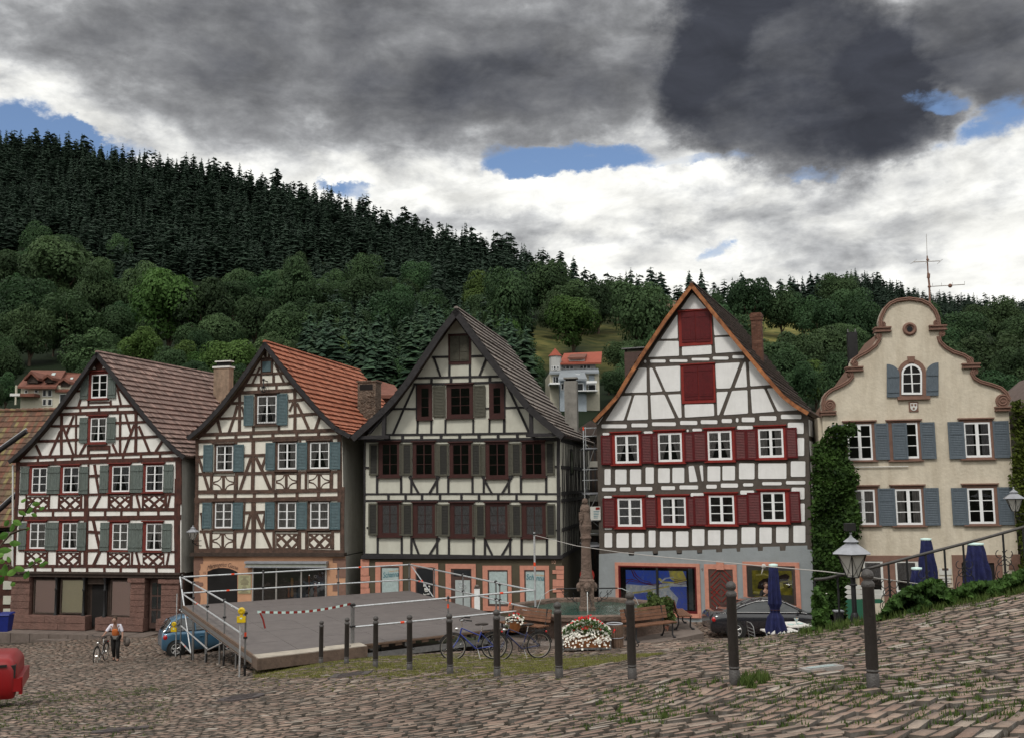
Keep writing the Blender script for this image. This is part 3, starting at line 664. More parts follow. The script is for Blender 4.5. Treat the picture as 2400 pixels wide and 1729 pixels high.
def crown_np(seed,nl,leaf,lobes=11,sq=(1,1,.85)):
 0
 g=np.random.default_rng(seed);V=[];Rn=[]
 cs_=g.normal(0,1,(lobes,3));cs_/=np.linalg.norm(cs_,axis=1)[:,None];cs_*=g.uniform(.35,.68,(lobes,1));cs_[:,2]=cs_[:,2]*1.05-.05
 rs=g.uniform(.30,.52,lobes)
 li=g.integers(0,lobes,nl);d=g.normal(0,1,(nl,3));d/=np.linalg.norm(d,axis=1)[:,None]
 d[:,2]=np.where(d[:,2]<-.75,-d[:,2],d[:,2])
 rr=rs[li]*g.uniform(.72,1.06,nl)**.6
 P=cs_[li]+d*rr[:,None];P*=np.array(sq)[None]
 nrm=d*np.array([1,1,.7])+np.array([0,0,.35])+g.normal(0,.35,(nl,3));nrm/=np.linalg.norm(nrm,axis=1)[:,None]
 a=np.cross(nrm,g.normal(0,1,(nl,3)));a/=np.linalg.norm(a,axis=1)[:,None];b_=np.cross(nrm,a)
 s=leaf*g.uniform(.6,1.4,(nl,1))
 v=np.stack([P-a*s,P+b_*s*.6,P+a*s,P-b_*s*.6],1).reshape(-1,3);v[:,2]+=1
 f=np.arange(len(v)).reshape(-1,4)
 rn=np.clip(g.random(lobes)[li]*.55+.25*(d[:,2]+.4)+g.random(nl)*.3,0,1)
 return v,f,rn
def np_mesh(name,v,f,rn,matn):
 o=mk_np(name,v,f,rn,matn);me=o.data;bpy.data.objects.remove(o);return me
CB=[(-300,590),(0,600),(90,565),(160,560),(230,615),(300,685),(400,655),(560,665),(650,660),(720,615),(900,640),(1000,690),(1100,690),(1200,700),(1320,720),(1420,705),(1550,720),(1700,735),(1820,745),(1900,740),(2000,745),(2400,800),(2600,800)]
def conb(px):return np.interp(px,[p[0]for p in CB],[p[1]for p in CB])
g=np.random.default_rng(11)
con=[]
for py in np.arange(300,1000,7.5):
 for px in np.arange(-220,2640,13.5):
  x=px+g.uniform(-11,11);y=py+g.uniform(-6,6);ry=float(ridge_y(x))
  if y<ry-1:continue
  cbv=float(conb(x))+g.normal(0,8)
  if y<cbv:
   d=float(hill_depth(x,y));
   if g.random()>min(1,(d/520)**.6*.95):continue
   if meadow(x,y):continue
   con.append((x,y,d,g.choice([g.uniform(8,11),g.uniform(11,15),g.uniform(13,18)])*(1.0 if x<1300 else.62)*(.7+.3*d/600),0))
  elif 720<x<1240 and y<960 and y>650 and g.random()<.42:
   con.append((x,y,float(hill_depth(x,y)),g.uniform(8,14),1))
for x in np.arange(1310,2000,17.0):
 xx=x+g.uniform(-7,7);con.append((xx,float(ridge_y(xx))+g.uniform(0,14),float(ridge_D(xx))*.97,g.uniform(8,15.5),0))
cvs=[conifer_mesh(s,w_,13,5,ro)for s,w_,ro in((1,.18,.8),(2,.22,1.6),(3,.15,.5),(4,.24,2.0),(5,.19,1.2),(6,.26,1.8))]
cv=[conifer_mesh(s,w_,17,10,ro)for s,w_,ro in((1,.17,.7),(2,.20,1.2),(3,.14,.4),(4,.22,1.6))]
for x,tip in((1345,598),(1372,622),(1425,636),(1455,642),(1500,640),(1540,636),(1618,630),(1646,626),(1700,655),(1732,652),(1796,646),(1832,650),(1856,643),(1872,655),(1896,650),(1916,652),(1990,655)):
 ry=float(ridge_y(x))+6;d=float(ridge_D(x))*.96;con.append((x,ry,d,(ry-tip)/FPX*d+1,0))
con=[c for c in con if-210<c[0]<2620]
con.sort(key=lambda c:-c[3]/c[2]*(1.25 if c[1]<ridge_y(c[0])+16 else 1.0))
def zone(px,py,kind):
 row='on the ridge line against the sky' if py<ridge_y(px)+20 else('high on the wooded slope' if py<ridge_y(px)+110 else 'low on the wooded slope')
 if px<450:w_='above the leftmost gabled house'
 elif px<900:w_='above the orange-tiled gabled house'
 elif px<1330:w_='above the black-timbered house'
 elif px<1900:w_='behind the house with dark red shutters'
 else:w_='behind the curved cream gable'
 return 'dark %s %s %s'%(kind,row,w_),'%s %s %s'%(kind+'s',row,w_)
IND=290
cmesh=[np_mesh('conifer',v_,f_,np.random.default_rng(9).random(len(f_)),'conifer')for v_,f_ in cv]
cmeshl=[np_mesh('light_conifer',v_,f_,np.random.default_rng(9).random(len(f_)),'conifer_light')for v_,f_ in cv]
for(x,y,d,h,br)in con[:IND]:
 k=random.randrange(4);p=W(x,y,d)
 o=bpy.data.objects.new('conifer_tree',(cmeshl if br else cmesh)[k]);COL.objects.link(o)
 o.location=(p.x,p.y,p.z-1);o.scale=(h,h,h);o.rotation_euler=(0,0,random.uniform(0,6.28))
 lb,gp=zone(x,y,'conifer');
 if br:lb=lb.replace('dark','blue-green');gp='paler '+gp
 tag(o,lb,'conifer',gp)
VV_=[];FF_=[];RR_=[];off=0
rest=con[IND:]
for py in np.arange(655,900,4.5):
 for px in np.arange(1700,2560,8.0):
  x=px+g.uniform(-5,5);y=py+g.uniform(-3,3);ry=float(np.interp(x,[p[0]for p in FR],[p[1]for p in FR]))+6
  if y<ry or y>min(860,float(ridge_y(x))+12)or g.random()<.35:continue
  s_=(900-y)/(900-ry);rest.append((x,y,560+380*s_,g.uniform(11,17),0))
for(x,y,d,h,br)in rest:
 v_,f_=cvs[random.randrange(6)];p=W(x,y,d);a=random.uniform(0,6.28);c_,s_=math.cos(a)*h,math.sin(a)*h
 vv=np.stack([v_[:,0]*c_-v_[:,1]*s_+p.x,v_[:,0]*s_+v_[:,1]*c_+p.y,v_[:,2]*h+p.z-1],1)
 VV_.append(vv);FF_.append(f_+off);off+=len(v_);RR_.append(np.clip(g.random()*.55+g.random(len(f_))*.5,0,1)*(1 if not br else 1.3))
print('conifers',len(con),'merged',len(rest))
mk_np('conifer_forest',np.concatenate(VV_),np.concatenate(FF_),np.concatenate(RR_),'conifer',label='dense dark conifer forest covering the hills behind the houses',cat='forest',kind='stuff')
bl=[]
spec=[(140,640,85,0),(30,640,62,0),(225,700,55,0),(60,720,75,0),(160,760,80,0),(255,775,60,0),(330,700,52,0),(395,735,92,1),(345,650,30,0),(470,760,70,0),(545,710,55,0),(620,700,50,0),(520,800,55,0),(330,830,60,1),(430,850,48,1),(215,835,70,0),(70,790,62,0),(20,800,50,0),(600,770,60,0),(680,790,62,0),(470,860,40,1),(540,850,62,1),(700,700,55,0),(770,760,60,0),(860,700,55,0),(920,770,62,0),(640,850,50,0),(790,860,45,1),(850,850,55,0),(1010,740,45,0),(280,590,30,0),(975,670,45,0),(1120,710,46,1),(1190,745,78,0),(1235,700,45,0),(1060,770,50,0),(1290,690,60,0),(1340,720,55,0),(1305,745,44,0),(1342,770,62,1),(1400,720,60,0),(1450,705,50,0),(1500,765,78,0),(1460,830,42,0),(1210,830,46,0),(1190,805,34,1),(1245,870,40,0),(1452,900,36,0),(1620,770,60,0),(1690,790,60,0),(1590,800,50,0),(1660,720,40,0),(1760,725,55,0),(1740,820,60,0),(1830,740,45,0),(1880,745,44,0),(1930,770,60,0),(1950,840,62,0),(1870,850,62,0),(1800,860,70,0),(1850,900,55,0),(1910,905,55,1),(2030,780,60,0),(1990,740,60,0),(2100,760,60,0),(1960,700,50,0),(2160,760,55,0),(2190,830,60,0),(2260,800,60,0),(2240,880,60,0),(2320,840,70,0),(2380,880,60,0),(2350,930,60,0),(2400,790,60,0),(2290,760,45,0),(2350,770,45,0),(1700,850,50,0),(2100,850,60,0),(1980,920,60,0),(2050,880,60,0),(1780,920,50,0),(10,870,40,0),(250,880,40,0),(215,880,35,0)]
for(x,y,r,b)in spec:bl.append((x,y,r*g.uniform(.93,1.08),b))
cnt=0
while cnt<205:
 x=g.uniform(-150,2550);y=g.uniform(560,940)
 if y<conb(x)+15 or meadow(x,y+22)or meadow(x,y)or(1262<x<1425 and y>720)or(20<x<190 and y>800):continue
 if any((x-q[0])**2+((y-q[1])*1.2)**2<(q[2]*.5)**2 for q in bl):continue
 bl.append((x,y,g.uniform(24,46),0));cnt+=1
bmesh_={}
for b in(0,1):
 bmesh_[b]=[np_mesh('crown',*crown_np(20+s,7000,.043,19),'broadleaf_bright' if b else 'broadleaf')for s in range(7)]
tm=MB('bark');tm.tube([(0,0,-.9),(0.02,0,-.1),(0,.03,.5),(.04,0,1.0)],[.085,.06,.045,.02],6)
for a in range(5):
 an=a*1.256;tm.tube([(0,0,.05+.1*a),(.22*math.cos(an),.22*math.sin(an),.55+.08*a),(.5*math.cos(an),.5*math.sin(an),.95+.08*a)],[.035,.022,.008],5)
tmo=mk('trunk',tm);tme=tmo.data;bpy.data.objects.remove(tmo)
for(x,y,r,b)in bl:
 base=y+r*1.0;d=float(hill_depth(x,min(base,990)))*.985;p=W(x,y,d);rm=r/FPX*d
 root=thing('broadleaf_tree',(p.x,p.y,p.z-rm*1.7),None,None)
 w_=zone(x,y+200,'x')[0].split('slope ')[1]
 row='high upslope' if y<700 else('midway upslope' if y<800 else 'low down')
 kd='bright green leafy tree' if b else 'dark green leafy tree'
 sz='big' if r>58 else('medium' if r>42 else 'small')
 tag(root,'%s %s %s %s'%(sz,kd,row,w_),'tree','%s %ss %s %s'%(sz,kd,row,w_))
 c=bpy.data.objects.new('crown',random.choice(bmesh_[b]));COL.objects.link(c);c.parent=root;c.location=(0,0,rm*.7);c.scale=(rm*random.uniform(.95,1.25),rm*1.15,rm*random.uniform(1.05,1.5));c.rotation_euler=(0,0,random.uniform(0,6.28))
 tk=bpy.data.objects.new('trunk',tme);COL.objects.link(tk);tk.parent=root;tk.location=(0,0,rm*.7);tk.scale=(rm,rm,rm)
VA,VB,VC,VD=View(0,800,4.3),View(0,1120,3.404),View(420,780,4.084),View(420,1140,3.89)
VE,VG,VI,VJ=View(820,700,3.5517),View(820,1140,3.5517),View(1360,640,3.5517),View(1360,1080,3.5517)
VK,VL=View(1880,640,3.8904),View(1880,960,3.8904)
def window(house,F,view,sash,casing=None,mc='paint_red',ms='paint_white',cw=.09,sill=True,cornice=True,curtain='curtain_white',cols=2,rows=3,shutters=(),glass='glass',csides='full',name='window',depth=.05,cur=None,bar=.028,frm=.055,mull=.075,base=0.0):
 0
 u0,u1,v0,v1=F.rect(view,*sash)
 mb=MB([mc,'dark_room'])
 cu0,cu1,cv0,cv1=(u0-cw,u1+cw,v0-cw*.7,v1+cw)if casing is None else F.rect(view,*casing)
 b=base
 F.box(mb,u0,u1,v0,v1,b+.001,b+.012,1)
 if cu0<u0:F.box(mb,cu0,u0,cv0,cv1,b,b+depth)
 if cu1>u1:F.box(mb,u1,cu1,cv0,cv1,b,b+depth)
 if cv1>v1:F.box(mb,u0,u1,v1,cv1,b,b+depth-.004)
 if cv0<v0:F.box(mb,u0,u1,cv0,v0,b,b+depth-.004)
 if cornice:F.box(mb,cu0-.06,cu1+.06,cv1,cv1+.055,b,b+depth+.09)
 if sill:F.box(mb,cu0-.04,cu1+.04,cv0-.05,cv0,b,b+depth+.08)
 w=mk(name,mb,parent=house)
 s=MB(ms);W_=u1-u0;H_=v1-v0;n0,n1=b+.02,b+depth-.008
 F.box(s,u0,u0+frm,v0,v1,n0,n1);F.box(s,u1-frm,u1,v0,v1,n0,n1)
 F.box(s,u0+frm,u1-frm,v1-frm,v1,n0,n1-.001);F.box(s,u0+frm,u1-frm,v0,v0+frm*1.25,n0,n1-.001)
 iw=W_-2*frm
 for c in range(1,cols):
  x=u0+frm+iw*c/cols;F.box(s,x-mull/2,x+mull/2,v0+frm*1.25,v1-frm,n0,n1-.002)
 ih=H_-frm*2.25
 for c in range(cols):
  xa=u0+frm+iw*c/cols+(mull/2 if c else 0);xb=u0+frm+iw*(c+1)/cols-(mull/2 if c<cols-1 else 0)
  for r_ in range(1,rows):
   y=v0+frm*1.25+ih*r_/rows;F.box(s,xa,xb,y-bar/2,y+bar/2,n0,n1-.008)
 mk('sash',s,parent=w)
 g_=MB(glass);F.prism(g_,[(u0+.01,v0+.01),(u1-.01,v0+.01),(u1-.01,v1-.01),(u0+.01,v1-.01)],n0,n0+.006);g_.f=g_.f[:1];g_.mi=g_.mi[:1];g_.rn=g_.rn[:1];g_.sm=g_.sm[:1];g_.v=g_.v[:4]
 mk('pane',g_,parent=w)
 if curtain:
  c_=MB(curtain);xm=(u0+u1)/2;style=cur or random.choice(['swag','full','half'])
  nz=b+.014
  def folds(pl,pr):
   k=8;hs=5
   for i in range(k):
    for j in range(hs):
     f0,f1=j/hs,(j+1)/hs
     def pt(i_,f_):
      l,r_=pl(f_),pr(f_);x=l+(r_-l)*i_/k
      return F.P(x,v1-.03-(H_-.08)*f_,nz+(.004 if i_%2 else 0))
     c_.add([pt(i,f0),pt(i,f1),pt(i+1,f1),pt(i+1,f0)],[(0,1,2,3)])
  if style=='swag':
   folds(lambda f:u0+.02,lambda f:xm-.01-(xm-u0)*.72*max(0,f-.15)**.8);folds(lambda f:xm+.01+(u1-xm)*.72*max(0,f-.15)**.8,lambda f:u1-.02)
  elif style=='full':folds(lambda f:u0+.02,lambda f:u1-.02)
  elif style=='half':folds(lambda f:u0+.02,lambda f:u0+W_*.36);folds(lambda f:u1-W_*.34,lambda f:u1-.02)
  mk('curtain',c_,parent=w)
 for sh in shutters:
  x0,y0,x1,y1,kind,sm_=sh[:6];a,bb,c,d=F.rect(view,x0,y0,x1,y1);nb=base+(sh[6]if len(sh)>6 else.055)
  mbs=MB([sm_,sh[7]]if len(sh)>7 else[sm_])
  if kind=='board':
   nbd=4;pw=(bb-a)/nbd
   for i in range(nbd):F.box(mbs,a+i*pw+.002,a+(i+1)*pw-.004,c,d,nb,nb+.022+random.uniform(0,.005))
   for yy in(c+.16*(d-c),c+.80*(d-c)):F.box(mbs,a+.005,bb-.005,yy-.035,yy+.035,nb+.02,nb+.05)
  else:
   st=min(.07,(bb-a)*.2);F.box(mbs,a,a+st,c,d,nb,nb+.035);F.box(mbs,bb-st,bb,c,d,nb,nb+.035)
   rails=[(c,c+st*1.1),(d-st*1.1,d)]
   if kind=='louver3':rails.append((c+.66*(d-c),c+.66*(d-c)+st))
   for y0_,y1_ in rails:F.box(mbs,a+st,bb-st,y0_,y1_,nb,nb+.033)
   mi=1 if len(mbs.mats)>1 else 0
   F.box(mbs,a+st,bb-st,c+st,d-st,nb,nb+.006,mi)
   ns=int((d-c)/.075)
   for i in range(ns):
    y=c+st+(d-c-2*st)*(i+.5)/ns
    p=[F.P(a+st,y+.026,nb+.008),F.P(bb-st,y+.026,nb+.008),F.P(bb-st,y-.026,nb+.028),F.P(a+st,y-.026,nb+.028)]
    mbs.add(p,[(0,3,2,1)],mi)
  mk('shutter',mbs,parent=w)
 return w
def roof(house,F,view,left,right,over,depth,tile,verge,vw=.17,pitch_=.36,lip=.095,tw=.21,soffit='wood_dark',cap='tiles',vergeL=None,thick=.10,vergemesh='bargeboard'):
 0
 Lp=[F.uv(*view(x,y),over)for x,y in left];Rp=[F.uv(*view(x,y),over)for x,y in right]
 ap=((Lp[0][0]+Rp[0][0])/2,max(Lp[0][1],Rp[0][1]));Lp[0]=ap;Rp[0]=ap
 mb=MB([tile,soffit])
 g=np.random.default_rng(abs(hash(tile))%1000+int(depth*10))
 for side,P_ in((-1,Lp),(1,Rp)):
  seg=[0]
  for i in range(1,len(P_)):seg.append(seg[-1]+math.hypot(P_[i][0]-P_[i-1][0],P_[i][1]-P_[i-1][1]))
  Lt=seg[-1]
  def at(s):
   s=min(max(s,0),Lt)
   for i in range(1,len(seg)):
    if s<=seg[i]+1e-9:
     t_=(s-seg[i-1])/(seg[i]-seg[i-1]);p,q=P_[i-1],P_[i]
     dx,dy=(q[0]-p[0])/(seg[i]-seg[i-1]),(q[1]-p[1])/(seg[i]-seg[i-1])
     return(p[0]+(q[0]-p[0])*t_,p[1]+(q[1]-p[1])*t_),(dx,dy)
  nc=max(4,int(round(Lt/pitch_)));st=Lt/nc;nt_=int(depth/tw)
  for c in range(nc):
   s0,s1=c*st,min((c+1)*st*1.0+.03,Lt+.06)
   (p0,d0),(p1,d1)=at(s0),at(min(s1,Lt));
   nx0,ny0=(-d0[1]*side,d0[0]*side);nx1,ny1=(-d1[1]*side,d1[0]*side)
   if ny0<0:nx0,ny0=-nx0,-ny0
   if ny1<0:nx1,ny1=-nx1,-ny1
   wob=g.normal(0,.006)
   for k in range(nt_):
    n_a=over-k*tw;n_b=over-(k+1)*tw+.008
    h=lip+g.normal(0,.006)+wob;h2=h-.0;dr=g.normal(0,.008)
    um=(n_a+n_b)/2
    A=[F.P(p0[0]+nx0*.012,p0[1]+ny0*.012,n)for n in(n_a,um,n_b)]
    hh_=(h-.012,h+.010,h-.016)
    B=[F.P(p1[0]+nx1*x+d1[0]*dr,p1[1]+ny1*x+d1[1]*dr,n)for n,x in zip((n_a,um,n_b),hh_)]
    Bb=[F.P(p1[0]+nx1*(x-.09)+d1[0]*dr,p1[1]+ny1*(x-.09)+d1[1]*dr,n)for n,x in zip((n_a,um,n_b),hh_)]
    vs=A+B+Bb
    fs=[(0,3,4,1),(1,4,5,2),(3,6,7,4),(4,7,8,5)]
    if side>0:fs=[f_[::-1]for f_ in fs]
    mb.add(vs,fs,0,rn=float(g.random()))
  for i in range(1,len(P_)):
   p,q=P_[i-1],P_[i]
   l=math.hypot(q[0]-p[0],q[1]-p[1]);nx,ny=(q[1]-p[1])/l,-(q[0]-p[0])/l
   if ny>0:nx,ny=-nx,-ny
   a,b,c,d=p,q,(q[0]+nx*thick,q[1]+ny*thick),(p[0]+nx*thick,p[1]+ny*thick)
   F.prism(mb,[a,b,c,d],over-depth,over-.02,1,backface=True)
 k=0
 n_=int(depth/.33)
 for k in range(n_):
  n0=over-k*.33;n1=n0-.35;r0,r1=.105,.085
  vs=[]
  for n,r in((n0,r0),(n1,r1)):
   for j in range(7):
    a=math.pi*j/6;vs.append(F.P(ap[0]+r*1.15*math.cos(a),ap[1]+.01+r*math.sin(a),n))
  mb.add(vs,[(j,j+1,j+8,j+7)for j in range(6)]+[tuple(range(7))],0,rn=float(g.random()))
 ro=mk('roof',mb,parent=house)
 bb=MB([verge])
 for P_ in(Lp,Rp):
  for i in range(1,len(P_)):
   p,q=P_[i-1],P_[i];l=math.hypot(q[0]-p[0],q[1]-p[1]);nx,ny=(q[1]-p[1])/l,-(q[0]-p[0])/l
   if ny>0:nx,ny=-nx,-ny
   e=.012*i
   F.prism(bb,[(p[0]-nx*.03,p[1]-ny*.03),(q[0]-nx*.03,q[1]-ny*.03),(q[0]+nx*vw,q[1]+ny*vw),(p[0]+nx*vw,p[1]+ny*vw)],over-.03,over+.035+e*.1,backface=True)
 mk(vergemesh,bb,parent=house)
 return ro,Lp,Rp,ap
def lattice(tb,wb,F,view,x0,y0,x1,y1,kind='lattice',mt=0,mw_=0):
 F.poly(tb,view,[(x0,y1),(x1,y1),(x1,y0),(x0,y0)],0,.031,mt)
 w,h=x1-x0,y1-y0
 if kind=='lattice':
  sh=[[(.5,.06),(.66,.27),(.5,.50),(.34,.27)],[(.24,.40),(.41,.66),(.28,.90),(.09,.60)],[(.76,.40),(.91,.60),(.72,.90),(.59,.66)],[(.20,.07),(.34,.07),(.26,.19)],[(.66,.07),(.80,.07),(.74,.19)],[(.05,.16),(.15,.28),(.05,.30)],[(.95,.16),(.95,.30),(.85,.28)],[(.43,.94),(.5,.84),(.57,.94)],[(.04,.80),(.12,.94),(.04,.94)],[(.96,.80),(.96,.94),(.88,.94)]]
 else:
  q=lambda cx,cy,sx,sy:[(cx,cy),(cx+.34*sx,cy),(cx+.30*sx,cy+.16*sy),(cx+.18*sx,cy+.28*sy),(cx,cy+.34*sy)]
  sh=[q(.03,.06,1,1),q(.97,.06,-1,1),q(.03,.95,1,-1),q(.97,.95,-1,-1),[(.43,.12),(.43,.88),(.36,.72),(.24,.58),(.06,.5),(.24,.42),(.36,.28)],[(.57,.12),(.57,.88),(.64,.72),(.76,.58),(.94,.5),(.76,.42),(.64,.28)]]
 for p in sh:
  p=[(x0+a*w,y0+b*h)for a,b in p]
  ar=sum(p[i][0]*p[(i+1)%len(p)][1]-p[(i+1)%len(p)][0]*p[i][1]for i in range(len(p)))
  if ar>0:p=p[::-1]
  F.poly(wb,view,p,.0,.045,mw_)
def ccw(p):
 ar=sum(p[i][0]*p[(i+1)%len(p)][1]-p[(i+1)%len(p)][0]*p[i][1]for i in range(len(p)))
 return p[::-1]if ar<0 else p
def ppoly(mb,F,view,pts,n0,n1,mi=0):
 F.prism(mb,ccw([F.uv(*view(x,y))for x,y in pts]),n0,n1,mi)
def body(house,F,uvpts,depth,mats,name='wall'):
 mb=MB(mats);n=len(uvpts);pts=ccw(uvpts)
 mb.prism([F.P(u,v,0)for u,v in pts],[F.P(u,v,-depth)for u,v in pts],0,1 if len(mats)>1 else 0,backface=True)
 return mk(name,mb,parent=house)if house else mb
def px_uv(F,view,pts,n=0.0):return[F.uv(*view(x,y),n)for x,y in pts]
def inset(P_,apex,d):
 0
 return[(u,v-d)for u,v in P_]
def chimney(house,parent,F,pxl,pxr,ptop,pbot,n,dep,matn,capm='stone_slab',style='plain'):
 u0=F.uv(pxl,(ptop+pbot)/2,n)[0];u1=F.uv(pxr,(ptop+pbot)/2,n)[0];v1=F.uv((pxl+pxr)/2,ptop,n)[1];v0=F.uv((pxl+pxr)/2,pbot,n)[1]-.6
 mb=MB([matn,capm,'dark_room'])
 if style=='brick':
  hb=.075;k=0;v=v0
  while v<v1-.01:
   off=(k%2)*.11;u=u0-off;e=.03 if v>v1-.35 and v<v1-.2 else(.05 if v>v1-.2 and v<v1-.08 else 0)
   while u<u1:
    a,b=max(u,u0)+.004,min(u+.215,u1)-.004
    if b-a>.03:F.box(mb,a-(e if a<u0+.02 else 0),b+(e if b>u1-.02 else 0),v+.004,v+hb-.004,n-dep,n+.008+random.uniform(0,.006)+e)
    u+=.22
   v+=hb;k+=1
  F.box(mb,u0+.01,u1-.01,v0,v1-.02,n-dep+.01,n,1)
 else:
  F.box(mb,u0,u1,v0,v1,n-dep,n)
 if style=='capped':
  F.box(mb,u0-.06,u1+.06,v1,v1+.1,n-dep-.06,n+.06,1)
  F.box(mb,u0+.1,u1-.05,v1+.1,v1+.35,n-dep*.7,n-dep*.3,2);F.box(mb,u0+.02,u1+.05,v1+.35,v1+.42,n-dep*.9,n-.05,1)
 if style=='slab':
  for a in(u0+.03,u1-.12):F.box(mb,a,a+.09,v1,v1+.16,n-.12,n-.03,2)
  F.box(mb,u0-.12,u1+.12,v1+.16,v1+.21,n-dep-.1,n+.1,1)
 if style=='hood':
  F.box(mb,u0+.08,u1-.08,v1,v1+.12,n-dep+.08,n-.08,2);F.box(mb,u0-.03,u1+.03,v1+.12,v1+.2,n-dep-.03,n+.03,0)
 if style=='open':
  F.box(mb,u0+.12,u1-.15,v1-.42,v1-.12,n,n+.01,2);F.box(mb,u0-.05,u1+.05,v1,v1+.08,n-dep-.05,n+.05,0)
  for _ in range(26):
   a=random.uniform(u0,u1-.3);b=random.uniform(v0,v1-.55);F.box(mb,a,min(a+random.uniform(.15,.3),u1),b,b+random.uniform(.08,.18),n-.02,n+random.uniform(.01,.05),0)
 return mk('chimney',mb,parent=parent)
F1=Fac(228,1076,49.0,14)
base=F1.P(0,F1.uv(228,1476)[1],-4)
H1=thing('timber_framed_house',base,'red-brown half-timbered house with grey-green board shutters and sandstone ground floor','house')
apx=(976,112)
ro1,Lp,Rp,ap=roof(H1,F1,VA,[apx,(820,335),(620,610),(430,862),(300,1010),(200,1105),(85,1205)],[apx,(1180,375),(1400,665),(1620,935),(1750,1065),(1862,1160)],.38,11.5,'tiles_greybrown','timber_black',vw=.16,vergeL=None)
g1=[F1.uv(*VA(195,1210)),F1.uv(*VA(300,1085)),F1.uv(*VA(640,655)),F1.uv(*VA(968,190)),F1.uv(*VA(1350,690)),F1.uv(*VA(1730,1110)),F1.uv(*VA(1830,1180))]
bl1,br1=F1.uv(*VB(118,750)),F1.uv(*VB(1445,760))
body(H1,F1,[bl1]+g1+[br1],11,['plaster_white','plaster_grey'])
tb=MB('timber_red');wb=MB('plaster_white')
B=lambda v_,*a:F1.beam(tb,v_,*a)
for a in[(960,170,640,640,40),(640,640,335,1030,44),(335,1030,190,1190,40),(985,170,1360,655,34),(1360,655,1640,985,34),(1640,985,1800,1140,34),(640,668,1372,643,26),(580,735,1425,706,32),(775,502,832,492,24),(1180,478,1245,472,22),(835,510,792,655,24),(1185,480,1222,640,24),(893,590,893,655,20),(1118,590,1118,645,20),(893,618,1118,610,14),(812,662,812,730,20),(1000,655,1000,722,24),(1187,650,1187,716,20),(490,852,812,845,24),(1170,818,1505,806,24),(380,1003,812,985,26),(1170,972,1625,952,26),(235,1167,1812,1110,30),(180,1236,1832,1182,42)]:B(VA,*a)
for x,dy in((385,-3),(560,-9),(730,-15),(907,-21),(1085,-27),(1243,-33),(1423,-39),(1617,-46)):B(VA,x,1166+dy,x,1236+dy,22)
for a in[(625,745,622,1150,30),(770,738,765,1145,20),(1215,722,1212,1130,24),(1372,718,1368,1120,32),(745,748,670,935,24),(640,865,742,1140,24),(610,900,503,1148,24),(365,1040,415,1150,24),(1265,725,1328,935,22),(1355,835,1253,1120,24),(1400,850,1507,1110,24),(1645,988,1572,1108,24),(865,1030,808,1135,22),(1135,1030,1180,1125,22),(893,1045,893,1140,26),(1105,1045,1105,1125,20),(893,1070,1105,1066,48),(187,1210,172,1640,42),(1802,1175,1808,1640,62),(895,1235,892,1560,18),(955,1238,1008,1560,26),(900,1352,1015,1347,24),(300,1235,300,1255,24),(625,1230,625,1250,30),(1108,1218,1108,1250,24),(1455,1208,1455,1240,24)]:B(VA,*a)
ppoly(tb,F1,VA,[(960,165),(865,302),(1092,300),(1000,175)],0,.034)
for p in([(955,250),(940,280),(970,278)],[(1045,250),(1035,272),(1062,272)]):ppoly(wb,F1,VA,p,0,.045)
for a in[(140,120,112,750,26),(1420,0,1418,755,52),(690,120,683,705,40),(150,256,1440,248,24),(138,322,1446,312,36),(115,702,1440,703,24)]:B(VB,*a)
for i,x in enumerate((283,425,563,703,841,970,1105,1265)):B(VB,x,252,x,322,20)
for i,x in enumerate((283,422,560,697,835,965,1108,1250)):B(VB,x,700,x,750,20)
for a in[(474,130,468,250,12),(652,130,650,250,14),(800,138,745,248,24),(872,130,868,250,18),(1052,128,1050,250,18),(1092,135,1120,248,18),(1142,130,1140,250,12),(1328,130,1325,250,14),(1358,135,1336,245,16),(398,128,392,252,12),(212,130,208,252,12),(700,425,805,430,22),(745,332,802,575,24),(700,575,870,572,22),(800,580,745,698,24),(1058,585,1052,700,16),(1088,590,1116,700,18),(1350,590,1330,698,16),(640,585,640,700,14),(380,585,378,700,12),(458,585,455,700,14),(205,585,203,700,14),(862,580,862,700,14),(150,125,700,128,14),(700,128,1400,125,18),(150,575,690,578,14),(860,575,1400,585,14)]:B(VB,*a)
for r_ in((218,148,392,250),(478,145,648,247),(880,142,1042,242),(1146,138,1322,240),(212,590,376,694),(466,593,636,696),(868,597,1037,698),(1140,597,1312,698)):lattice(tb,wb,F1,VB,*r_)
tb.join(wb);mk('timber_frame',tb,parent=H1)
sg='shutter_grey_green'
kw=dict(mc='paint_brownred',curtain='curtain_lace')
window(H1,F1,VA,(928,332,1088,568),(900,305,1096,580),shutters=[(820,330,896,580,'board',sg),(1094,320,1175,570,'board',sg)],mc='paint_brownred',curtain=None)
window(H1,F1,VA,(918,768,1078,1008),(892,748,1082,1025),shutters=[(808,765,890,1020,'board',sg),(1082,760,1170,1015,'board',sg)],mc='paint_brownred',cur='swag')
window(H1,F1,VA,(328,1270,480,1525),(300,1250,486,1534),shutters=[(215,1262,298,1535,'board',sg),(483,1258,612,1532,'board',sg)],**kw)
window(H1,F1,VA,(640,1262,803,1522),(612,1244,806,1532),shutters=[(803,1258,897,1534,'board',sg)],**kw)
window(H1,F1,VA,(1135,1252,1312,1512),(1102,1230,1316,1520),shutters=[(1013,1245,1100,1522,'board',sg),(1318,1242,1446,1520,'board',sg)],**kw)
window(H1,F1,VA,(1475,1245,1652,1508),(1448,1226,1655,1516),shutters=[(1655,1235,1752,1517,'board',sg)],**kw)
kw['curtain']='curtain_white'
window(H1,F1,VB,(243,355,370,560),(218,340,372,566),shutters=[(155,350,216,567,'board',sg),(368,350,472,572,'board',sg)],cur='full',**kw)
window(H1,F1,VB,(500,355,622,564),(472,338,624,570),shutters=[(622,350,692,574,'board',sg)],cur='swag',**kw)
